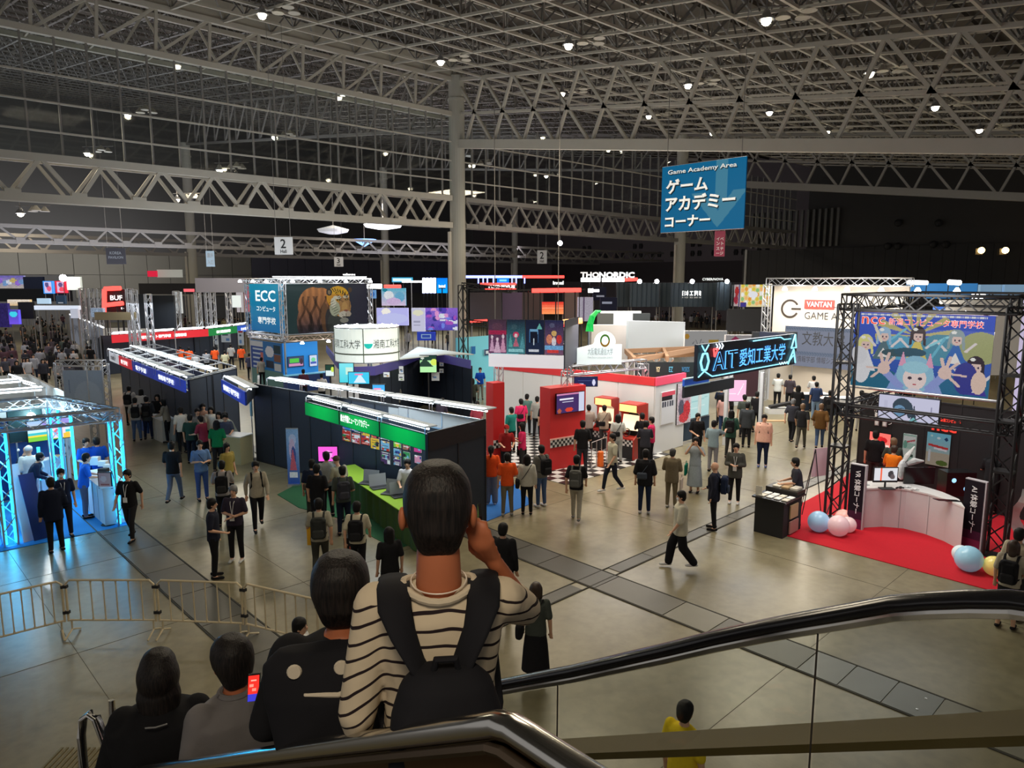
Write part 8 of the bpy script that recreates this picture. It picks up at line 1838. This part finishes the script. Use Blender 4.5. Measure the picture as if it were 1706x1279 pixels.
# lower-left handrail loop, posts and comb plate of the neighbouring escalator
nl = thing('handrail_loop','curved black handrail end with chrome edge at the bottom left','handrail',at(160,1270,1.5))
LP = [atD(x,y,4.4)for x,y in((146,1330),(140,1279),(136,1225),(139,1196),(150,1188),(161,1195),(172,1225),(186,1268),(200,1330))]
MB().tube(LP,.034,12,(1,.6),upv=tuple(RT)).build('handrail',rubber,nl,smooth=True); MB().tube([p-FW*.03 for p in LP],.012,8).build('chrome_edge',chrome,nl)
a_ = atD(186,1166,4.6); MB().bar(a_,atD(190,1300,4.6),.02,10).build('chrome_post',chrome,nl); MB().bar(Vector((a_.x,a_.y,0)),a_-Z*.4,.02,8).build('lower_post',chrome,nl)
cb_ = thing('comb_plate','ribbed metal comb plate at the bottom left corner','plate',at(95,1290)); f = MB(); o = at(60,1290)
for k in range(26):f.obox(o+RT*.07*k-Z*0,Vector((FW.x,FW.y,0)),Z,RT,.5,.02,.03)
f.build('rib',mat('brass_rib',lin((120,108,74)),.35,.6),cb_,kind='stuff')
# ================================================================== THE QUEUE ON THE ESCALATOR (near figures)
def near_person(name_label,px,py,dep,Yh,face,ps,top,bot,tt,hair,vox=.011,hm=None,wide=1.0,skin=None,topmat=None,groupn=None,hs=1.0,longs='trousers',sm=3):
    p = atD(px,py,dep); sz = stepz(math.floor((p.y-.3)/.4)*.4+.3+.38)+.008; h = p.z-sz
    t = thing('person',name_label,'person',(p.x,p.y,sz)); cd = math.atan2(p.y,p.x)
    t.rotation_euler = (0,0,cd-PI/2+math.radians(face)); s = h/(1.735+POSES[ps]['nz']*1.4); t.scale = (s,s,s)
    J = POSES[ps]; mobj('body',body_mesh(ps,vox,.8,wide),skin or SKIN2,t)
    mobj(longs,clothes_mesh(ps,longs,wide,.014,.8),cloth(bot),t); mobj('shirt',clothes_mesh(ps,tt,wide,vox,.9),topmat or cloth(top),t)
    mobj('hair',hair,hm or NH,t); shoes(ps,K,t); mobj('face_features',face_mesh(J['lean'],J['turn']),FACE,t)
    return t,s
POSES['ear'] = pose(((-.27,-.20,1.27),(-.165,-.075,1.48)),((.235,.04,1.10),(.245,-.06,.86))); POSES['ear'].update(hs=1.14,nz=.055,sl=.30)
POSES['phone2'] = pose(((-.26,-.06,1.14),(-.20,-.30,1.22)),((.26,.0,1.14),(.18,-.26,1.02)),lean=.10)
POSES['slouch'] = pose(((-.27,-.04,1.14),(-.18,-.24,1.0)),((.27,-.04,1.14),(.18,-.24,1.0)),lean=.12)
def near_hair(lean=0.0,crop=False,hood=False,w=1.0,dz=0.0):
    hc = leanv((0,-.012,1.60+dz),lean); mb = MB()
    torso(mb,[(hc.x,hc.y+y*1.05,hc.z+z*1.06,a*w,b*w)for y,z,a,b in[(.05,-.10,.040,.022),(.045,-.08,.058,.042)]+[(y_,z_,a_*(.93 if z_<-.02 else 1.02),b_)for y_,z_,a_,b_ in HAIRR[2:]]],28)
    if hood:mb.ball(hc+Vector((0,.03,.01)),.105,.115,.13,20,14); ecap(mb,hc+Vector((0,.06,-.08)),hc+Vector((0,.07,-.14)),.11,.10,1,.7,16)
    rs_ = random.Random(5)
    if not hood:
        for i in range(0):
            a = rs_.uniform(0,2*PI); e = rs_.uniform(-.1,1.4); c = hc+Vector((.084*w*math.cos(a)*math.cos(e),.012+.098*math.sin(a)*math.cos(e)+.012,.050+.082*math.sin(e)))
            if c.y<hc.y-.04 and c.z<hc.z+.05:continue
            ecap(mb,c,c+Vector((rs_.uniform(-.008,.008),.006,-.022)),.010,.006,n=6)
    me = fuse(mb,'hair',.0065,8,.8); return me
NH = mat('near_black_hair',(.010,.008,.008),.55,spec=.3); nt = NH.node_tree; nb2 = nt.nodes['Principled BSDF']; tc = nt.nodes.new('ShaderNodeTexCoord'); mp = nt.nodes.new('ShaderNodeMapping'); mp.inputs['Scale'].default_value = (150,150,14)
nn_ = nt.nodes.new('ShaderNodeTexNoise'); nn_.inputs['Scale'].default_value = 1; bq = nt.nodes.new('ShaderNodeBump'); bq.inputs['Strength'].default_value = .8; bq.inputs['Distance'].default_value = .004
nt.links.new(tc.outputs['Object'],mp.inputs[0]); nt.links.new(mp.outputs[0],nn_.inputs['Vector']); nt.links.new(nn_.outputs['Fac'],bq.inputs['Height']); nt.links.new(bq.outputs[0],nb2.inputs['Normal'])
cr_ = nt.nodes.new('ShaderNodeValToRGB'); cr_.color_ramp.elements[0].position = .35; cr_.color_ramp.elements[0].color = (.004,.003,.003,1); cr_.color_ramp.elements[1].position = .7; cr_.color_ramp.elements[1].color = (.020,.014,.012,1)
nt.links.new(nn_.outputs['Fac'],cr_.inputs[0]); nt.links.new(cr_.outputs[0],nb2.inputs['Base Color'])
# striped shirt material
sm_ = bpy.data.materials.new('cream_shirt_black_stripes'); sm_.use_nodes = True; nt = sm_.node_tree; N = nt.nodes; L_ = nt.links; b = N['Principled BSDF']; b.inputs['Roughness'].default_value = .9; b.inputs['Specular IOR Level'].default_value = .15
tc = N.new('ShaderNodeTexCoord'); sp = N.new('ShaderNodeSeparateXYZ'); nz_ = N.new('ShaderNodeTexNoise'); nz_.inputs['Scale'].default_value = 5; L_.new(tc.outputs['Object'],sp.inputs[0]); L_.new(tc.outputs['Object'],nz_.inputs['Vector'])
ad = N.new('ShaderNodeMath'); ad.operation = 'MULTIPLY_ADD'; ad.inputs[1].default_value = .05; L_.new(nz_.outputs['Fac'],ad.inputs[0]); L_.new(sp.outputs['Z'],ad.inputs[2])
# stripes sag across the back and slope down along the sleeves
ax = N.new('ShaderNodeMath'); ax.operation = 'POWER'; ax.inputs[1].default_value = 2; L_.new(sp.outputs['X'],ax.inputs[0]); a2 = N.new('ShaderNodeMath'); a2.operation = 'MULTIPLY_ADD'; a2.inputs[1].default_value = 1.1; L_.new(ax.outputs[0],a2.inputs[0]); L_.new(ad.outputs[0],a2.inputs[2])
dv = N.new('ShaderNodeMath'); dv.operation = 'DIVIDE'; dv.inputs[1].default_value = .0435; L_.new(a2.outputs[0],dv.inputs[0]); fr_ = N.new('ShaderNodeMath'); fr_.operation = 'FRACT'; L_.new(dv.outputs[0],fr_.inputs[0])
lt_ = N.new('ShaderNodeMath'); lt_.operation = 'LESS_THAN'; lt_.inputs[1].default_value = .20; L_.new(fr_.outputs[0],lt_.inputs[0])
gt2 = N.new('ShaderNodeMath'); gt2.operation = 'LESS_THAN'; gt2.inputs[1].default_value = 1.425; L_.new(sp.outputs['Z'],gt2.inputs[0]); mu = N.new('ShaderNodeMath'); mu.operation = 'MULTIPLY'; L_.new(lt_.outputs[0],mu.inputs[0]); L_.new(gt2.outputs[0],mu.inputs[1])
mx = N.new('ShaderNodeMixRGB'); mx.inputs[1].default_value = (.60,.50,.36,1); mx.inputs[2].default_value = (.022,.014,.016,1); L_.new(mu.outputs[0],mx.inputs[0]); L_.new(mx.outputs[0],b.inputs['Base Color'])
bp_ = N.new('ShaderNodeBump'); bp_.inputs['Strength'].default_value = .5; bp_.inputs['Distance'].default_value = .02; n3 = N.new('ShaderNodeTexNoise'); n3.inputs['Scale'].default_value = 9; L_.new(tc.outputs['Object'],n3.inputs['Vector']); L_.new(n3.outputs['Fac'],bp_.inputs['Height']); L_.new(bp_.outputs[0],b.inputs['Normal'])
SKN = mat('near_skin',lin((172,100,66)),.5,spec=.3,noise=.06,nscale=10)
t,s_ = near_person('man in cream shirt with thin black stripes, hand at his ear, in front of us',728,768,1.92,0,180,'ear',WH,(.03,.03,.04),'long',near_hair(0,w=1.06,dz=.062),.010,wide=.97,skin=SKN,topmat=sm_)
me_s = [o for o in t.children if o.name.startswith('shirt')][0]
# open the neckline: a boat neck shows the nape
MB_n = MB(); MB_n.tube([(.10*math.cos(a),.012+.085*math.sin(a),1.455+.012*math.cos(2*a))for a in[2*PI*k/24 for k in range(25)]],.011,8,cap=False); me = MB_n.mesh('neckband'); mobj('neckband',me,mat('cream_neckband',(.58,.49,.36),.9),t)
nk = MB(); ecap(nk,(0,.022,1.43),(0,.012,1.56),.066,.060,1,1,20); me = nk.mesh('nape'); me.polygons.foreach_set('use_smooth',[True]*len(me.polygons)); mobj('nape',me,SKN,t)
nk = MB(); nk.tube([(.078*math.cos(a),.018+.075*math.sin(a),1.475-.010*math.sin(a))for a in[2*PI*k/30 for k in range(31)]],.0022,5,cap=False); me = nk.mesh('necklace'); mobj('necklace',me,mat('pale_necklace',(.7,.6,.5),.4),t)
ph = thing('phone','phone held to the ear of the man in the striped shirt','phone',t.location.copy()); ph.rotation_euler = t.rotation_euler; ph.scale = t.scale; me = MB().obox((-.130,-.19,1.50),(0,.25,1),(0,1,-.25),(1,0,0),.14,.07,.009).mesh('body'); mobj('body',me,screen_dark,ph)
for sg in(-1,1):
    nk = MB(); nk.ball((.098*sg,.015,1.655),.012,.022,.034,10,8); me = nk.mesh('ear'); me.polygons.foreach_set('use_smooth',[True]*len(me.polygons)); mobj('ear',me,SKN,t)
# his backpack: pack, two wide straps running up in a V, pocket and zip
bpk = thing('backpack','soft black backpack with wide straps worn by the man in the striped shirt','bag',t.location.copy()); bpk.rotation_euler = t.rotation_euler; bpk.scale = t.scale
m_ = MB(); torso(m_,[(-.015,.20,.86,.12,.05),(-.015,.22,.88,.155,.085),(-.015,.225,1.06,.155,.10),(-.015,.215,1.20,.145,.09),(-.015,.20,1.275,.12,.07),(-.015,.19,1.31,.08,.04)],24); me = fuse(m_,'pack',.012,4,.9); mobj('pack',me,softblack,bpk)
m_ = MB(); torso(m_,[(-.015,.30,.90,.11,.03),(-.015,.315,.94,.125,.045),(-.015,.315,1.06,.12,.045),(-.015,.30,1.10,.09,.03)],20); me = fuse(m_,'front_pocket',.012,3,.9); mobj('front_pocket',me,softblack,bpk)
for sg in(-1,1):
    m_ = MB(); pts_ = [(-.015+.035*sg,.19,1.25),(.015*sg+.045*sg,.175,1.31),(.095*sg,.155,1.385),(.118*sg,.12,1.44),(.125*sg,.05,1.468),(.13*sg,-.06,1.455),(.14*sg,-.15,1.36),(.15*sg,-.16,1.20),(.17*sg,-.06,1.04),(.13*sg,.12,.95)]
    m_.tube(pts_,[.034,.040,.044,.046,.046,.044,.036,.03,.02,.015],10,(1,.28)); me = m_.mesh('strap'); me.polygons.foreach_set('use_smooth',[True]*len(me.polygons)); mobj('strap',me,softblack,bpk)
m_ = MB(); m_.tube([(-.10,.335,1.09),(-.015,.352,1.115),(.07,.335,1.09)],.004,6); me = m_.mesh('zip'); mobj('zip',me,mat('zip_black',(.03,.03,.03),.3),bpk)
m_ = MB(); m_.tube([(-.05,.20,1.29),(-.04,.21,1.34),(.01,.21,1.34),(.02,.20,1.29)],.010,8); me = m_.mesh('grab_handle'); mobj('grab_handle',me,softblack,bpk)
# man in black with the smiling black pack
tb,s2 = near_person('black-haired man in black at the left shoulder of the striped man',563,940,2.42,0,176,'slouch',K,K,'jacket',near_hair(.12,w=1.12),.011,wide=1.12,skin=SKN)
pk = thing('backpack','flat black backpack with two cream dots and a cream curved line','bag',tb.location.copy()); pk.rotation_euler = tb.rotation_euler; pk.scale = tb.scale
m_ = MB(); torso(m_,[(.03,.19,.84,.10,.04),(.03,.20,.90,.125,.06),(.035,.17,1.18,.165,.07),(.04,.13,1.36,.20,.075),(.04,.10,1.45,.205,.065),(.04,.075,1.49,.16,.04)],24); me = fuse(m_,'pack',.012,4,.9); mobj('pack',me,softblack,pk)
crm = mat('cream_print',(.62,.54,.42),.7)
for x in(.135,-.01):m_ = MB(); m_.lathe((0,0,0),[(.024,0),(.020,.008)],16); me = m_.mesh('dot'); o = mobj('dot',me,crm,pk); o.location = (x,.165,1.455); o.rotation_euler = (-PI/2+.12,0,0)
m_ = MB(); m_.tube([(.19,.13,1.40),(.10,.185,1.385),(0,.195,1.38),(-.09,.165,1.395)],.0085,8); me = m_.mesh('curved_line'); mobj('curved_line',me,crm,pk)
# man in grey polo with phone
PG = mat('grey_polo',lin((112,108,108)),.85,noise=.08,nscale=14,bump=.25)
tp,s3 = near_person('man in grey polo shirt holding a red-lit phone, in the queue',396,1070,3.35,0,205,'phone2',GRY,(.04,.04,.05),'tee',near_hair(.10,w=1.06),.012,wide=1.22,skin=SKN,topmat=PG)
m_ = MB(); m_.tube([(.072*math.cos(a),.005+.068*math.sin(a)-.06,1.465)for a in[2*PI*k/20 for k in range(21)]],.016,8,cap=False); mobj('collar',m_.mesh('collar'),PG,tp)
pp = atD(419,1152,3.1); t = thing('phone','phone with a glowing red and blue screen in the grey-shirted man\'s hand','phone',pp); MB().obox(pp-RT*.018-Z*.045,RT*.9+FW*.3,Z+FW*.25,-FW,.05,.115,.008).build('body',screen_dark,t)
n_ = (RT*.9+FW*.3).normalized().cross((Z+FW*.25).normalized()); painted('screen',pp-RT*.016-Z*.043-FW*.010,(RT*.9+FW*.3),(Z+FW*.25),.045,.108,8,18,blobs((235,50,40),[('r',.5,.15,.5,.15,(60,60,200)),('r',.3,.6,.2,.05,(250,150,130)),('r',.5,.8,.3,.04,(250,170,150)),('r',.6,.45,.2,.04,(255,140,120))]),SCREEN,t)
# person in black hood
th_,s4 = near_person('person in black hooded top with head bowed at the lower left',258,1098,3.85,0,172,'slouch',K,K,'jacket',near_hair(.12,hood=True),.012,wide=1.30)
m_ = MB(); m_.tube([(-.05,.12,1.44),(0,.14,1.445),(.05,.12,1.44)],.004,5); mobj('neck_print',m_.mesh('neck_print'),mat('grey_print',(.25,.25,.25)),th_)
